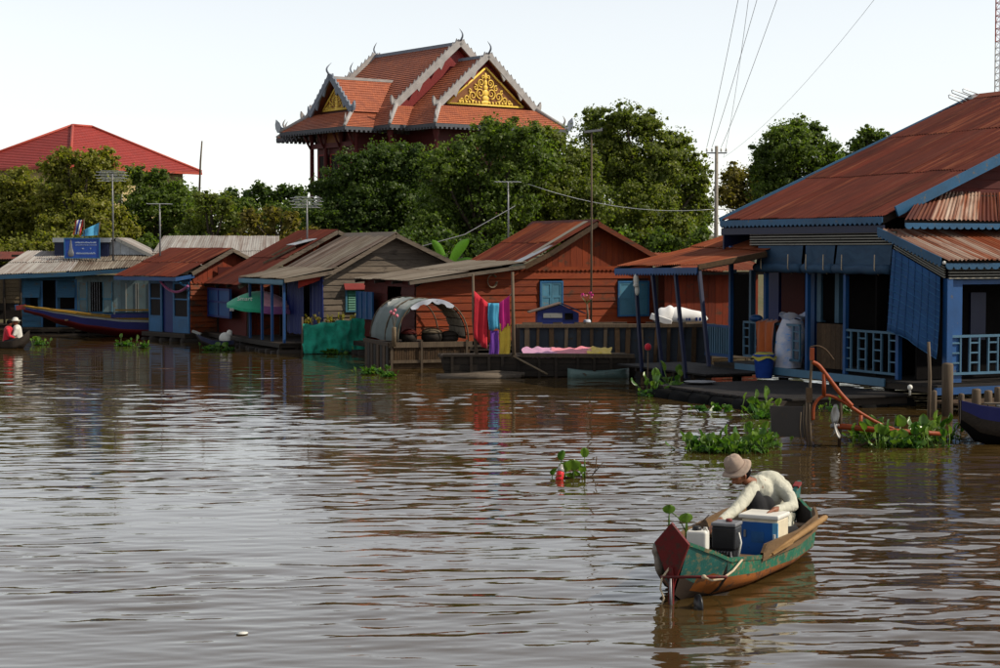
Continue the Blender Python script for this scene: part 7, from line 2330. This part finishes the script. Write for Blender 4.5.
def fishing_boat():
    fr = BF_
    root = fr.root('fishing_boat', 'weathered green wooden boat with dark red diamond prow in the foreground', 'boat')
    L = 4.0
    keys = [(0.0, .15, .56, .08), (.22, .27, .47, -.02), (.55, .38, .345, -.08), (1.2, .47, .285, -.10), (2.2, .53, .29, -.10), (3.0, .50, .33, -.08), (3.5, .34, .38, -.04), (3.82, .15, .43, .04), (4.0, .03, .47, .14)]
    st = smooth_st(keys, 44)
    def sec(b, g, k, t, y=9.0):
        w = max(0.0, 1 - y / .7)
        full = 1 - .10 * t - .90 * max(0, (t - .5) / .5) ** 1.7
        return (b * ((1 - w) * full + w * (1 - .93 * t)), g + (k - g) * (t ** .9))
    def rows_(t0, t1, sg, y0=None, y1=None, off=0.0, nj=6):
        R = []
        for (y, b, g, k) in st:
            if y0 is not None and (y < y0 - .05 or y > y1 + .05): continue
            u0, u1 = (t0(y) if callable(t0) else t0), (t1(y) if callable(t1) else t1)
            R.append([Vector((sg * max(sec(b, g, k, u0 + (u1 - u0) * j / (nj - 1), y)[0] - off, .003), y, sec(b, g, k + off, u0 + (u1 - u0) * j / (nj - 1))[1])) for j in range(nj)])
        return R
    for sg in (-1, 1):
        sp = lambda y: .46 if y < .3 else (.36 if y < 1.2 else .36 + .16 * min(1, (y - 1.2) / 1.8))
        for (t0, t1, m, ya, yb) in ((0, sp, 'hull_teal', 0, .55), (0, sp, 'hull_green', .55, 4.0), (sp, .62, 'hull_teal', 0, .18), (sp, .78, 'hull_orange', .18, 4.0), (.62, .78, 'hull_dark', 0, .18), (.78, 1.0, 'hull_dark', 0, 4.0)):
            R = rows_(t0, t1, sg, ya, yb)
            if sg > 0: R = [list(reversed(r)) for r in R]
            MB().grid(R).build('strake', M[m], root, True)
        MB().grid(rows_(0, 1, sg, off=.028, nj=9)).build('lining', M['dark_wood'], root, True)
        mb = MB()
        mb.add([p for (y, b, g, k) in st for p in ((sg * (b + .006), y, g + .006), (sg * max(b - .034, .003), y, g + .006), (sg * (b + .006), y, g - .03))], [f for i in range(len(st) - 1) for f in ((3 * i, 3 * i + 1, 3 * i + 4, 3 * i + 3), (3 * i + 2, 3 * i, 3 * i + 3, 3 * i + 5))])
        mb.build('gunwale', M['hull_teal'] if sg < 0 else M['hull_green'], root)
        # raised brown wash board from midships to the far end
        R = []
        for (y, b, g, k) in st:
            if y < 1.15 or y > 3.6: continue
            h = .10 * min(1, (y - 1.15) / .12) * min(1, (3.75 - y) / .4)
            R.append([(sg * (b + .012), y, g - .055), (sg * (b + .018), y, g + h), (sg * (b - .012), y, g + h), (sg * (b - .03), y, g - .04)])
        MB().grid(R).build('wash_board', M['wash_wood'], root)
    # frames inside
    for y in (.5, 1.0, 1.5, 2.0, 2.5, 3.0, 3.4):
        b, g, k = min(st, key=lambda s: abs(s[0] - y))[1:]
        MB().tube([(x_, y, z_) for x_, z_ in [(-sec(b - .04, g, k + .04, .05)[0], sec(b, g, k + .04, .05)[1])] + [(-sec(b - .04, g, k + .04, t)[0], sec(b, g, k + .04, t)[1]) for t in (.4, .7, .9)] + [(sec(b - .04, g, k + .04, t)[0], sec(b, g, k + .04, t)[1]) for t in (.9, .7, .4, .05)]], .02, 5).build('frame_rib', M['dark_wood'], root)
    for y, z in ((.75, .2), (1.45, .22), (2.45, .26), (3.3, .28)):
        b = min(st, key=lambda s: abs(s[0] - y))[1]
        MB().box(-b * .9, b * .9, y - .1, y + .1, z - .03, z).build('thwart', M['wash_wood'], root)
    MB().box(-.3, .3, .5, 3.4, -.02, .0).build('floor', M['dark_wood'], root)
    # red diamond prow plate
    D = [(-.0, .74), (-.165, .55), (-.03, .20), (.0, .08), (.03, .20), (.165, .55)]
    MB().prism([(x, -.035 - .06 * max(0, z - .3), z) for x, z in D], (0, .045, 0)).build('prow_plate', M['hull_red'], root)
    MB().prism([(-.02, -.06, .34), (.02, -.06, .34), (.022, -.07, -.12), (-.022, -.07, -.12)], (0, .035, 0)).build('stem_post', M['hull_red'], root)
    # far stem
    MB().prism([(0.02, 3.9, .2), (0.02, 4.05, .36), (0.02, 4.12, .64), (0.02, 3.98, .60), (0.02, 3.84, .42)], (-.04, 0, 0)).build('stern_post', M['hull_teal'], root)
    MB().obox((0, 4.03, .60), (.07, .12, .03), (.3, 0, 0)).build('stern_cap', M['red_trim'], root)
    # tiller rod, rope, rudder blade disc
    a, b = fr.fr(661, 577, -.10), fr.fr(727, 577, -.10)
    MB().tube([(a.x, -.11, a.z), (b.x, -.10, b.z)], [.014, .014], 7).build('tiller_rod', M['hull_red'], root, True)
    rp = [fr.fr(x, y, yy) for x, y, yy in ((704, 577, -.13), (712, 580.5, -.10), (722, 579, -.02), (733, 571, .25), (742, 560, .7))]
    pts = []
    for i in range(len(rp) - 1):
        for t in (0, .33, .66): pts.append(rp[i].lerp(rp[i + 1], t))
    pts.append(rp[-1])
    MB().tube(pts, .011, 6).build('rope', M['rope'], root, True)
    MB().ellip(rp[0], (.025, .02, .022), 8, 6).build('rope_knot', M['rope'], root, True)
    q = fr.fr(662, 578, -.12)
    MB().tube([q, q + Vector((-.015, 0, -.1)), q + Vector((.02, 0, -.18)), q + Vector((-.005, 0, -.26))], .009, 5).build('rope_tail', M['rope'], root, True)
    MB().tube([q + Vector((0, 0, .0)), q + Vector((.05, .1, .1)), q + Vector((.02, .25, .16))], .01, 5).build('rope_tail', M['rope'], root, True)
    q = fr.fr(699, 600, -.12)
    rd = MB()
    rd.tube([(q.x - .01, -.14, q.z - .05), (q.x + .01, -.125, q.z - .05)], [.105, .105], 22)
    rd.build('rudder_disc', M['black_metal'], root, True)
    MB().tube([(.005, -.09, .24), (.02, -.10, -.1)], .012, 6).build('rudder_rod', M['grey_metal'], root, True)
    # canvas bundle hung on the far side of the prow
    c = fr.fr(657, 556, .05)
    o = MB().ellip((0, .05, .05), (.06, .16, .07), 14, 10).ellip((.02, .02, -.06), (.05, .12, .13), 12, 8).ellip((-.02, .1, -.02), (.06, .07, .1), 12, 8).ellip((.05, -.05, .08), (.05, .07, .03), 12, 8).build('canvas_bundle', M['canvas'], None, True, fr.o + fr.ex * c.x + fr.ey * .08 + Vector((0, 0, c.z)), (0, 0, fr.a))
    tag(remesh(o, .02, 3), 'grey brown canvas bundle hung on the left side of the red prow', 'bundle')
    # oar
    a, b = at(772, 554, 17.3), at(826, 517, 18.5)
    oar = empty('oar', a, 0, 'wooden oar lying across the right gunwale of the fishing boat', 'oar')
    d = b - a
    MB().tube([d * -.1, d * .25, d * .5, d * .97, d], [.012, .026, .030, .032, .022], 9).build('shaft', M['oar_wood'], oar, True)
    e = d.normalized(); s_ = e.cross(Vector((0, 0, 1))).normalized()
    MB().prism([d * -.02 - s_ * .03, d * .28 - s_ * .055, d * .36 - s_ * .02, d * .36 + s_ * .02, d * .28 + s_ * .055, d * -.02 + s_ * .03], Vector((0, 0, .018))).build('blade', M['oar_wood'], oar)
    r = random.Random(4)
    for k in range(5):
        q0 = at(760 + 7 * k, 556 - 3 * k, 17.35 + .08 * k); q1 = at(786 + 6 * k, 546 - 4 * k, 17.8 + .1 * k)
        st_ = MB().bar(q0, q1, .035, .022).build('firewood_stick', M['oar_wood'] if k % 2 else M['wash_wood'], None)
        tag(st_, ('lowest split stick lying beside the oar', 'second lowest split stick lying beside the oar', 'middle split stick of the pile beside the oar', 'second highest split stick lying beside the oar', 'highest split stick lying beside the oar')[k], 'stick', 'sticks beside the oar')
fishing_boat()

def boat_things():
    # ice box
    p = at(765, 553, 17.75)
    ib = empty('ice_box', (p.x, p.y, p.z - .0), radians(-27), 'blue ice box with cream side and white lid before the fisherman', 'ice box')
    w, d, h = .37, .34, .36
    bevel(MB().box(-w / 2, w / 2, -d / 2, d / 2, 0, h).build('body', M['ice_cream'], ib), .015)
    bevel(MB().box(-w / 2 - .006, w / 2 - .05, -d / 2 - .012, -d / 2, .0, h - .03).build('front_panel', M['ice_blue'], ib), .004)
    MB().box(w / 2 - .05, w / 2 + .006, -d / 2 - .013, -d / 2 + .001, .0, h - .03).build('corner_strip', plain('ice_strip', (0.10, 0.36, 0.62), .5), ib)
    bevel(MB().box(-w / 2 - .03, w / 2 + .012, -d / 2 - .022, d / 2 + .02, h, h + .045).build('lid', M['white_plastic'], ib), .014)
    MB().box(w / 2 - .035, w / 2 - .015, -d / 2 - .035, -d / 2 - .013, h * .42, h * .62).build('latch', M['white_plastic'], ib)
    MB().box(-w / 2 + .03, -w / 2 + .05, -d / 2 - .03, -d / 2 - .012, h * .5, h * .7).build('latch', M['grey_metal'], ib)
    MB().box(-.08, .05, -d / 2 - .0145, -d / 2 - .012, h * .36, h * .66).build('faded_label', plain('ice_label', (0.012, 0.085, 0.24), .6), ib)
    # engine
    p = at(727, 560, 16.95)
    en = empty('boat_engine', (p.x, p.y, p.z), radians(-24), 'black boat engine with grey metal top behind the white fuel can', 'engine')
    en.scale = (.84, .84, .92)
    bevel(MB().box(-.145, .135, -.13, .13, .12, .36).build('housing', M['black_metal'], en), .02)
    bevel(MB().box(-.15, .14, -.14, .14, .36, .40).build('top_cover', M['grey_metal'], en), .012)
    MB().lathe([(.035, .40), (.04, .42), (.03, .43)], 10, (.02, .0, 0)).build('filler_cap', M['red_trim'], en, True)
    MB().box(-.11, .10, -.10, .10, -.15, .12).build('crankcase', M['black_metal'], en)
    mb = MB()
    for i in range(6): mb.box(-.10 + i * .035, -.085 + i * .035, -.15, -.10, .0, .11)
    mb.build('cooling_fins', M['grey_metal'], en)
    MB().tube([(.08, -.12, .06), (.12, -.16, .0), (.14, -.14, -.08)], .018, 7).build('exhaust_pipe', M['grey_metal'], en, True)
    MB().tube([(.15, -.05, .30), (.18, -.06, .2), (.16, -.1, .05)], .012, 6).build('fuel_hose', M['white_plastic'], en, True)
    MB().lathe([(.075, 0), (.08, .02), (.08, .05), (.03, .06)], 14).build('pulley', M['rubber'], en, True, (.0, -.11, .02), (pi / 2, 0, 0))
    # white jerry can
    p = at(700, 551, 16.55)
    jc = empty('fuel_can', (p.x - .02, p.y, p.z), radians(-20), 'white plastic fuel can with black cap between red prow and engine', 'can')
    jc.scale = (.8, .8, .9)
    b = bevel(MB().box(-.12, .12, -.09, .09, 0, .22).build('body', M['white_plastic'], jc), .03, 3)
    MB().lathe([(.055, .215), (.055, .235), (.045, .255), (.0, .26)], 14, (-.01, -.01, 0)).build('cap', M['black_metal'], jc, True)
    MB().tube([(.07, 0, .215), (.075, 0, .245), (.10, 0, .245), (.11, 0, .2)], .012, 7).build('handle', M['white_plastic'], jc, True)
boat_things()

def fisherman():
    hip = at(781, 533, 18.6); root = empty('person', (hip.x, hip.y, hip.z), 0, 'fisherman in pale shirt and brimmed hat bending over the blue ice box', 'person')
    o = root.location.copy()
    P = lambda px, py, Y: at(px, py, Y + .58) - o
    hipL, hipR = P(789, 533, 17.95), P(772, 533, 17.85)
    spine = [P(781, 533, 18.0), P(778, 513, 17.93), P(769, 495, 17.82), P(758, 486, 17.72)]
    neck = [P(753, 483, 17.66), P(745, 480, 17.60)]
    head = P(740, 474.5, 17.56)
    sL = [P(779, 487, 17.80), P(792, 506, 17.52), P(774, 510, 17.22)]       # arm on the viewer's right: elbow out, hand on box lid
    sR = [P(750, 492, 17.55), P(733, 511, 17.30), P(716, 524, 17.02)]       # arm on the left reaching to the engine
    body = MB()
    limb(body, spine, [.12, .115, .125, .11])
    limb(body, neck, [.055, .05])
    # head, tilted down to the left
    hd = (P(727, 484, 17.45) - P(748, 468, 17.66)).normalized()   # crown -> chin
    fwd = Vector((-.72, -.62, -.32)).normalized()
    fwd = (fwd - hd * fwd.dot(hd)).normalized()
    sd_ = hd.cross(fwd).normalized()
    hd = P(733, 489, 17.50) - P(741, 464, 17.58); hd.normalize()
    fwd = (fwd - hd * fwd.dot(hd)).normalized(); sd_ = hd.cross(fwd).normalized()
    body.ellip(head - hd * .02, (.082, .088, .095), 14, 10)
    body.ellip(head + hd * .045 + fwd * .02, (.062, .062, .07), 12, 9)          # jaw
    body.ellip(head + hd * .10 + fwd * .045, (.028, .028, .024), 10, 7)         # chin
    limb(body, [head + fwd * .078 + hd * .0, head + fwd * .100 + hd * .035], [.012, .017], 7)   # nose
    for s in (-1, 1):
        body.ellip(head + fwd * .070 + sd_ * s * .035 - hd * .018, (.022, .022, .012), 8, 6)    # brow
        body.ellip(head + fwd * .062 + sd_ * s * .042 + hd * .03, (.024, .024, .022), 8, 6)     # cheek
        body.ellip(head + sd_ * s * .083 + hd * .02 - fwd * .005, (.014, .02, .028), 8, 6)      # ear
    body.ellip(head + fwd * .082 + hd * .072, (.026, .022, .012), 8, 6)          # mouth
    limb(body, [sL[0], sL[1], sL[2]], [.055, .045, .030])
    limb(body, [sR[0], sR[1], sR[2]], [.055, .042, .030])
    hand(body, sL[2], P(764, 515, 17.12) - sL[2], Vector((0, -.3, 1)), Vector((-.4, -.9, .1)), 1.0, .8)
    hand(body, sR[2], P(711, 529, 16.96) - sR[2], Vector((.1, -.2, 1)), Vector((.4, -.9, 0)), 1.0, .5)
    kL, kR = P(770, 530, 17.45), P(752, 534, 17.45)
    limb(body, [hipL, kL, P(772, 556, 17.5)], [.09, .065, .045])
    limb(body, [hipR, kR, P(750, 560, 17.45)], [.09, .065, .045])
    b = remesh(body.build('body', M['skin'], root, True), .0085, 3, .4)
    for s in (-1, 1):
        MB().ellip(head + fwd * .082 + sd_ * s * .034 + hd * .004, (.011, .011, .007), 8, 6).build('eye', M['dark'], b, True)
    MB().ellip(head - hd * .035 - fwd * .018, (.089, .093, .085), 14, 9).build('hair', M['dark'], b, True)
    # shirt
    sh = MB()
    limb(sh, [spine[0] + Vector((0, 0, .0)), spine[1], spine[2], spine[3]], [.150, .150, .150, .115], 14)
    sh.ellip(P(769, 482, 17.86), (.17, .13, .12), 14, 9)
    sh.ellip(P(781, 490, 17.84), (.12, .11, .12), 12, 8)
    sh.ellip(P(755, 486, 17.70), (.095, .10, .085), 12, 8)
    limb(sh, [P(776, 484, 17.78), P(789, 496, 17.64), P(792.5, 506, 17.52), P(783, 509, 17.38), P(777, 510, 17.28)], [.078, .070, .064, .056, .045], 12)
    limb(sh, [P(752, 490, 17.57), P(742, 502, 17.42), P(733, 512, 17.30), P(722, 520, 17.12)], [.078, .068, .060, .046], 12)
    so = sh.build('shirt', M['shirt'], b, True)
    remesh(so, .014, 3, .4)
    tx = bpy.data.textures.new('folds', 'CLOUDS'); tx.noise_scale = .07; tx.noise_depth = 2
    dm = so.modifiers.new('folds', 'DISPLACE'); dm.texture = tx; dm.strength = .02; dm.mid_level = .5; dm.texture_coords = 'LOCAL'
    # shirt tail hanging behind
    MB().grid([[P(783 + 1.6 * i, 513 + 2.6 * j, 17.72 - .02 * j) + Vector((.012 * sin(i * 1.9 + j), .02 * sin(i * 1.4), 0)) for i in range(8)] for j in range(6)]).build('shirt_tail', M['shirt'], b, True)
    # collar
    cpts = [neck[0] + Vector((.085 * cos(a), .075 * sin(a), .012 * sin(a) + .02)) for a in [2 * pi * i / 14 for i in range(12)]]
    MB().tube(cpts, .02, 6).build('collar', M['shirt'], b, True)
    # black undershirt showing at the open front
    us = MB()
    limb(us, [P(753, 490, 17.56), P(756, 502, 17.53), P(758, 518, 17.54), P(759, 536, 17.6)], [.055, .095, .125, .13], 12)
    us.ellip(P(766, 508, 17.60), (.10, .09, .13), 12, 8)
    us.ellip(P(762, 522, 17.55), (.13, .11, .12), 12, 8)
    remesh(us.build('undershirt', M['black_cloth'], b, True), .014, 3)
    tr = MB()
    limb(tr, [hipL, kL, P(772, 556, 17.5)], [.115, .085, .065])
    limb(tr, [hipR, kR, P(750, 560, 17.45)], [.115, .085, .065])
    tr.ellip(P(780, 533, 17.95), (.16, .14, .12), 12, 8)
    remesh(tr.build('trousers', M['black_cloth'], b, True), .016)
    # hat: crown and drooping brim
    up = -hd
    up = Vector((-.46, -.30, .84)).normalized()
    xa = up.cross(Vector((0, 1, 0))).normalized(); ya = up.cross(xa).normalized()
    c0 = P(735.5, 467, 17.53)
    rows = []
    for j, (r, z) in enumerate(((.005, .128), (.05, .125), (.085, .105), (.098, .06), (.105, .012), (.112, .0), (.135, -.012), (.165, -.026), (.163, -.030), (.11, -.008))):
        row = []
        for i in range(25):
            a = 2 * pi * i / 24
            wv = (.012 * sin(2 * a + .6) + .008 * sin(3 * a)) * (r > .12) + (.004 * sin(5 * a) if .04 < r < .11 else 0)
            row.append(c0 + xa * r * cos(a) + ya * r * sin(a) + up * (z + wv))
        rows.append(row)
    h = fixn(MB().grid(rows).build('hat', M['hat'], b, True))
    MB().tube([c0 + xa * .107 * cos(a) + ya * .107 * sin(a) + up * .012 for a in [2 * pi * i / 24 for i in range(25)]], .006, 5).build('hat_band', plain('hat_band', (0.27, 0.19, 0.15), .9), h, True)
fisherman()

# ------------------------------------------------------------------ water hyacinth
def hy_leaf_mesh(bw=.075, bl=.13, stem=.22):
    mb = MB()
    rows = []
    n = 7
    for j in range(n):
        t = j / (n - 1)
        w = bw * (sin(pi * min(1, .08 + .92 * t)) ** .55 if t < 1 else .12)
        z = stem + bl * t
        y = .03 * sin(t * 2.2) - .05 * t
        rows.append([(-w, y + .018, z), (-w * .5, y - .004, z), (0, y - .012, z), (w * .5, y - .004, z), (w, y + .018, z)])
    mb.grid(rows)
    mb.tube([(0, .0, -.05), (0, .012, stem * .5), (0, .0, stem + .02)], [.013, .011, .006], 4)
    return mb.mesh('leaf', M['hyacinth'], True)
HL = [hy_leaf_mesh(), hy_leaf_mesh(.065, .15, .28), hy_leaf_mesh(.085, .12, .15)]
def hy_leaf(parent, loc, lean, az, s, k=None):
    o = bpy.data.objects.new('leaf', HL[random.randrange(3) if k is None else k]); col.objects.link(o)
    o.parent = parent; o.location = loc; o.rotation_euler = (lean, 0, az); o.scale = (s, s, s)
    return o
def hyacinth_patch(label, pts, n, s0=1.0, mass=400, seed=1, name='water_hyacinth', group='water hyacinth patches', hmax=1.0):
    """pts: list of (px, py, rx_m, ry_m) water footprints"""
    rd = random.Random(seed); r = np.random.default_rng(seed)
    cs = [(wat(px, py), rx, ry) for px, py, rx, ry in pts]
    c0 = cs[0][0]
    root = empty(name, (c0.x, c0.y, 0), 0, label, 'aquatic plant', group)
    tot = sum(rx * ry for _, rx, ry in cs)
    for c, rx, ry in cs:
        m = max(1, int(round(n * rx * ry / tot)))
        for i in range(m):
            a = rd.uniform(0, 2 * pi); q = rd.random() ** .6 * rd.uniform(.8, 1.3)
            x, y = c.x - c0.x + rx * q * cos(a), c.y - c0.y + ry * q * sin(a)
            hy_leaf(root, (x, y, -.02), rd.uniform(-.25, 1.0) * (1 if rd.random() < .8 else -1), rd.uniform(-1.6, 1.6) + (pi if rd.random() < .25 else 0), s0 * rd.uniform(.55, 1.35) * (1.1 - .4 * q) * hmax)
    if mass:
        blobs = [((c.x - c0.x, c.y - c0.y, .05), (rx * .8, ry * .85, .10)) for c, rx, ry in cs]
        V, Q, T = leaf_cloud(blobs, mass / max(.3, tot * 4), .085, r, flat=.8, sub=30)
        V[:, 2] = np.maximum(V[:, 2], .004)
        tag(link_mesh('low_foliage', np_mesh('low_foliage', V, Q, M['hyac_mass'], tint=T), root), kind='stuff')
    return root
hyacinth_patch('bright water hyacinth patch just behind the fisherman\'s hat', [(730, 452, .72, .35), (700, 450, .3, .25), (760, 446, .4, .3)], 150, .95, 700, 1)
hyacinth_patch('tall water hyacinth growing round the orange propeller frame', [(905, 446, .75, .5), (870, 440, .4, .4), (930, 440, .45, .35)], 130, 1.15, 700, 2)
hyacinth_patch('shaded water hyacinth at the corner of the low raft', [(765, 418, .38, .35), (757, 412, .3, .3)], 30, 1.2, 300, 3)
hyacinth_patch('straggling water hyacinth along the near edge of the low raft', [(715, 412, .6, .2), (800, 410, .5, .25), (840, 412, .4, .3)], 26, .8, 200, 14)
hyacinth_patch('shaded water hyacinth under the open lean-to shelter', [(655, 396, .5, .4), (668, 388, .4, .4)], 34, 1.25, 300, 4)
hyacinth_patch('small water hyacinth patch before the hooded boat', [(372, 374, .5, .3), (388, 377, .2, .15)], 26, .8, 420, 5)
hyacinth_patch('tuft of water hyacinth before the long blue boat', [(126, 346, .45, .3), (143, 348, .3, .2)], 16, 1.1, 260, 6)
hyacinth_patch('tuft of water hyacinth beside the dark canoe', [(40, 345, .3, .25)], 10, 1.1, 160, 7)
hyacinth_patch('tuft of water hyacinth before the small dark canoe', [(212, 350, .4, .3), (228, 351, .3, .2)], 14, 1.0, 200, 8)
hyacinth_patch('thin strip of water hyacinth before the green netting', [(330, 354, .9, .12)], 8, .6, 160, 9)
def drifting_clump():
    c = wat(572, 478)
    root = empty('water_hyacinth', (c.x, c.y, 0), 0, 'lone drifting water hyacinth clump with a red can', 'aquatic plant', 'water hyacinth patches')
    k = 24.0 / F
    for px, py, s, lean, az in ((558, 449, 1.0, .25, .5), (584, 446, .95, .15, -.2), (563, 460, 1.3, .35, .35), (572, 457, 1.35, .3, -.15), (582, 463, .9, .45, -.6), (548, 467, .9, .6, .9), (556, 472, .8, .7, .3), (578, 470, .9, .5, -.9), (569, 470, .85, .8, .1), (586, 472, .75, .6, -1.2)):
        zt = (478 - py) * k * .92
        st = [.22, .28, .15]; kk = min(range(3), key=lambda i: abs((st[i] + .1) * s - zt))
        hy_leaf(root, ((px - 572) * k + .02, random.uniform(-.12, .12), zt - (st[kk] + .10) * s), lean * .6, az, s, kk)
    MB().tube([((590 - 572) * k, 0, -.03), ((597 - 572) * k, .05, .1), ((598 - 572) * k, .03, .30)], .008, 5).build('dead_stalk', M['dead_stem'], root, True)
    MB().tube([((594 - 572) * k, 0, .05), ((605 - 572) * k, .02, .22), ((606 - 572) * k, .02, .14)], .007, 5).build('dead_stalk', M['dead_stem'], root, True)
    MB().tube([((560 - 572) * k, 0, .0), ((578 - 572) * k, .02, .02), ((600 - 572) * k, 0, .01)], .014, 5).build('dead_stalk', M['dead_stem'], root, True)
    p = wat(559, 479.5)
    cn = empty('drink_bottle', (p.x, p.y, -.02), .3, 'red and pale plastic bottle floating tilted in the drifting clump', 'bottle')
    cn.rotation_euler = (-.35, .3, .3)
    MB().lathe([(.045, 0), (.055, .02), (.055, .11), (.052, .13)], 14).build('label_band', plain('can_red', (0.62, 0.015, 0.02), .35), cn, True)
    MB().lathe([(.054, .13), (.05, .17), (.042, .20), (.02, .23), (.02, .245)], 14).build('shoulder', plain('bottle_pale', (0.34, 0.32, 0.30), .25), cn, True)
    p = wat(519, 462)
    tag(hy_leaf(None, (p.x, p.y, -.05), 1.4, .8, .9, 2), 'single green leaf floating left of the drifting clump', 'leaf')
    # sprig on the fishing boat
    o = empty('plant_sprig', at(688, 530, 16.75), 0, 'green sprig with two round leaves behind the red prow', 'plant')
    for px, py, s in ((669, 510, .72), (686, 519, .78)):
        d = at(px, py, 16.75) - o.location
        MB().tube([(0, 0, -.05), d * .5 + Vector((0, 0, .02)), d], .006, 5).build('stem', M['stem'], o, True)
        m = hy_leaf(o, d + Vector((0, -.01, -.15 * s - .03)), .05, .1, s, 2)
    MB().tube([(0.03, 0, 0), (.14, .02, .08), (.20, .02, .14)], .005, 4).build('dry_stalk', M['dead_stem'], o)
    p = wat(242, 634)
    tag(MB().lathe([(.0, .0), (.05, .004), (.052, .012), (.0, .016)], 9).build('floating_scrap', M['white_plastic'], None, True, (p.x, p.y, .0)), 'small white scrap floating on the near water', 'scrap')
drifting_clump()

# ------------------------------------------------------------------ propeller frame of the dark boat
def propeller_rig():
    Y = 29.3
    o0 = at(840, 445, Y); o0.z = 0
    root = empty('propeller_frame', o0, 0, 'orange steel propeller and rudder frame lifted out of the water', 'boat drive')
    P = lambda px, py, dy=0.0: at(px, py, Y + dy) - o0
    T = lambda nm, pts, r, m='orange_steel': MB().tube(pts, r, 9).build(nm, M[m], root, True)
    T('drive_shaft', [P(837, 426), P(895, 431.5), P(925, 433, .1), P(946, 434, .2)], [.05, .05, .045, .03])
    def curve(ps, n=5):
        ps = [P(*q) for q in ps]; out = []
        for i in range(len(ps) - 1):
            p0, p1, p2, p3 = ps[max(i - 1, 0)], ps[i], ps[i + 1], ps[min(i + 2, len(ps) - 1)]
            for k in range(n):
                t = k / n
                out.append(.5 * ((2 * p1) + (p2 - p0) * t + (2 * p0 - 5 * p1 + 4 * p2 - p3) * t * t + (3 * p1 - p0 - 3 * p2 + p3) * t ** 3))
        return out + [ps[-1]]
    T('arch_tube', curve([(813, 420), (814, 406), (820, 398), (829, 395.5), (842, 401), (862, 414), (880, 424), (894, 429)]), .028, 'wash_wood' if False else 'orange_steel')
    T('diagonal_brace', curve([(812, 362), (818, 365), (824, 372), (840, 393), (852, 406)]), .036)
    T('upright', [P(824, 374), P(824, 396)], .035)
    T('upright', [P(841, 403), P(840, 426), P(839, 450)], .03, 'brown_wood')
    T('tiller_post', [P(811, 348), P(811.5, 365), P(809, 400), P(810, 430), P(811, 452)], .024, 'pole_wood')
    T('tiller_post', [P(807, 395), P(806, 420), P(808, 455)], .02, 'pole_wood')
    MB().obox(P(812, 354), (.07, .06, .20)).build('post_head', M['orange_steel'], root)
    MB().obox(P(809, 395), (.10, .06, .24)).build('hinge_block', M['brown_wood'], root)
    T('tiller_handle', curve([(810, 347), (818, 346), (826, 350), (834, 360)]), .012, 'brown_wood')
    T('lower_stay', [P(841, 450), P(862, 445), P(890, 434)], .018, 'brown_wood')
    T('gusset', [P(861, 415), P(860, 428)], .035)
    # propeller: hub and three twisted blades
    hub = P(835, 426)
    pr = MB().tube([hub + Vector((-.07, 0, 0)), hub + Vector((.06, 0, 0))], [.035, .05], 10).build('propeller', M['grey_metal'], root, True)
    for k in range(3):
        a = 2 * pi * k / 3 + 1.25
        rows = []
        for j in range(7):
            t = j / 6
            rr = .04 + .30 * t
            w = .11 * sin(pi * (.2 + .75 * t)) + .01
            tw = 1.0 - .6 * t
            rad = Vector((0, cos(a), sin(a))); tan = Vector((0, -sin(a), cos(a)))
            ch = tan * sin(tw) + Vector((1, 0, 0)) * cos(tw) * .6
            rows.append([hub + rad * rr + tan * .1 * t * t + ch * w * u for u in (-1, -.3, .4, 1)])
        bl = MB().grid(rows).build('blade', plain('prop_steel', (0.32, 0.31, 0.29), .4, .5), pr, True)
        md = bl.modifiers.new('s', 'SOLIDIFY'); md.thickness = .012
    # rudder blade
    q = [P(770, 406, .05), P(808, 407, 0), P(808, 438, 0), P(772, 436, .05)]
    MB().prism(q, (0, .03, 0)).build('rudder_blade', paint('rudder', (0.055, 0.045, 0.04), wear=(.09, .05, .03), amt=.1), root)
    for x0, y0, y1 in ((804, 405, 440), (801, 412, 446)):
        T('hanging_weed', [P(x0, y0), P(x0 - 1, (y0 + y1) / 2), P(x0 + 1, y1)], .01, 'pole_wood')
propeller_rig()
def dark_boat():
    p = at(957, 436, 29.6)
    root = empty('moored_boat', (p.x + .05, p.y, 0), radians(-90 + 16), 'dark moored boat with blue bow stripe at the right edge', 'boat')
    keys = [(0, .04, .72, .30), (.3, .26, .64, .02), (.9, .48, .56, -.1), (2.0, .6, .52, -.1), (3.6, .62, .52, -.1)]
    loft_boat(root, smooth_st(keys), [M['boat_blue'], M['dark_wood'], M['dark'], M['dark_wood']], (.3, .7))
    for t in (.8, 1.6, 2.4): MB().box(-.5, .5, t - .07, t + .07, .40, .44).build('thwart', M['grey_wood'], root)
    MB().bar((-.42, .7, .62), (.3, 2.2, .64), .14, .03).build('plank', M['grey_wood'], root)
    MB().bar((-.5, 1.0, .58), (-.55, 3.2, .58), .06, .05).build('gunwale', M['grey_metal'], root)
dark_boat()
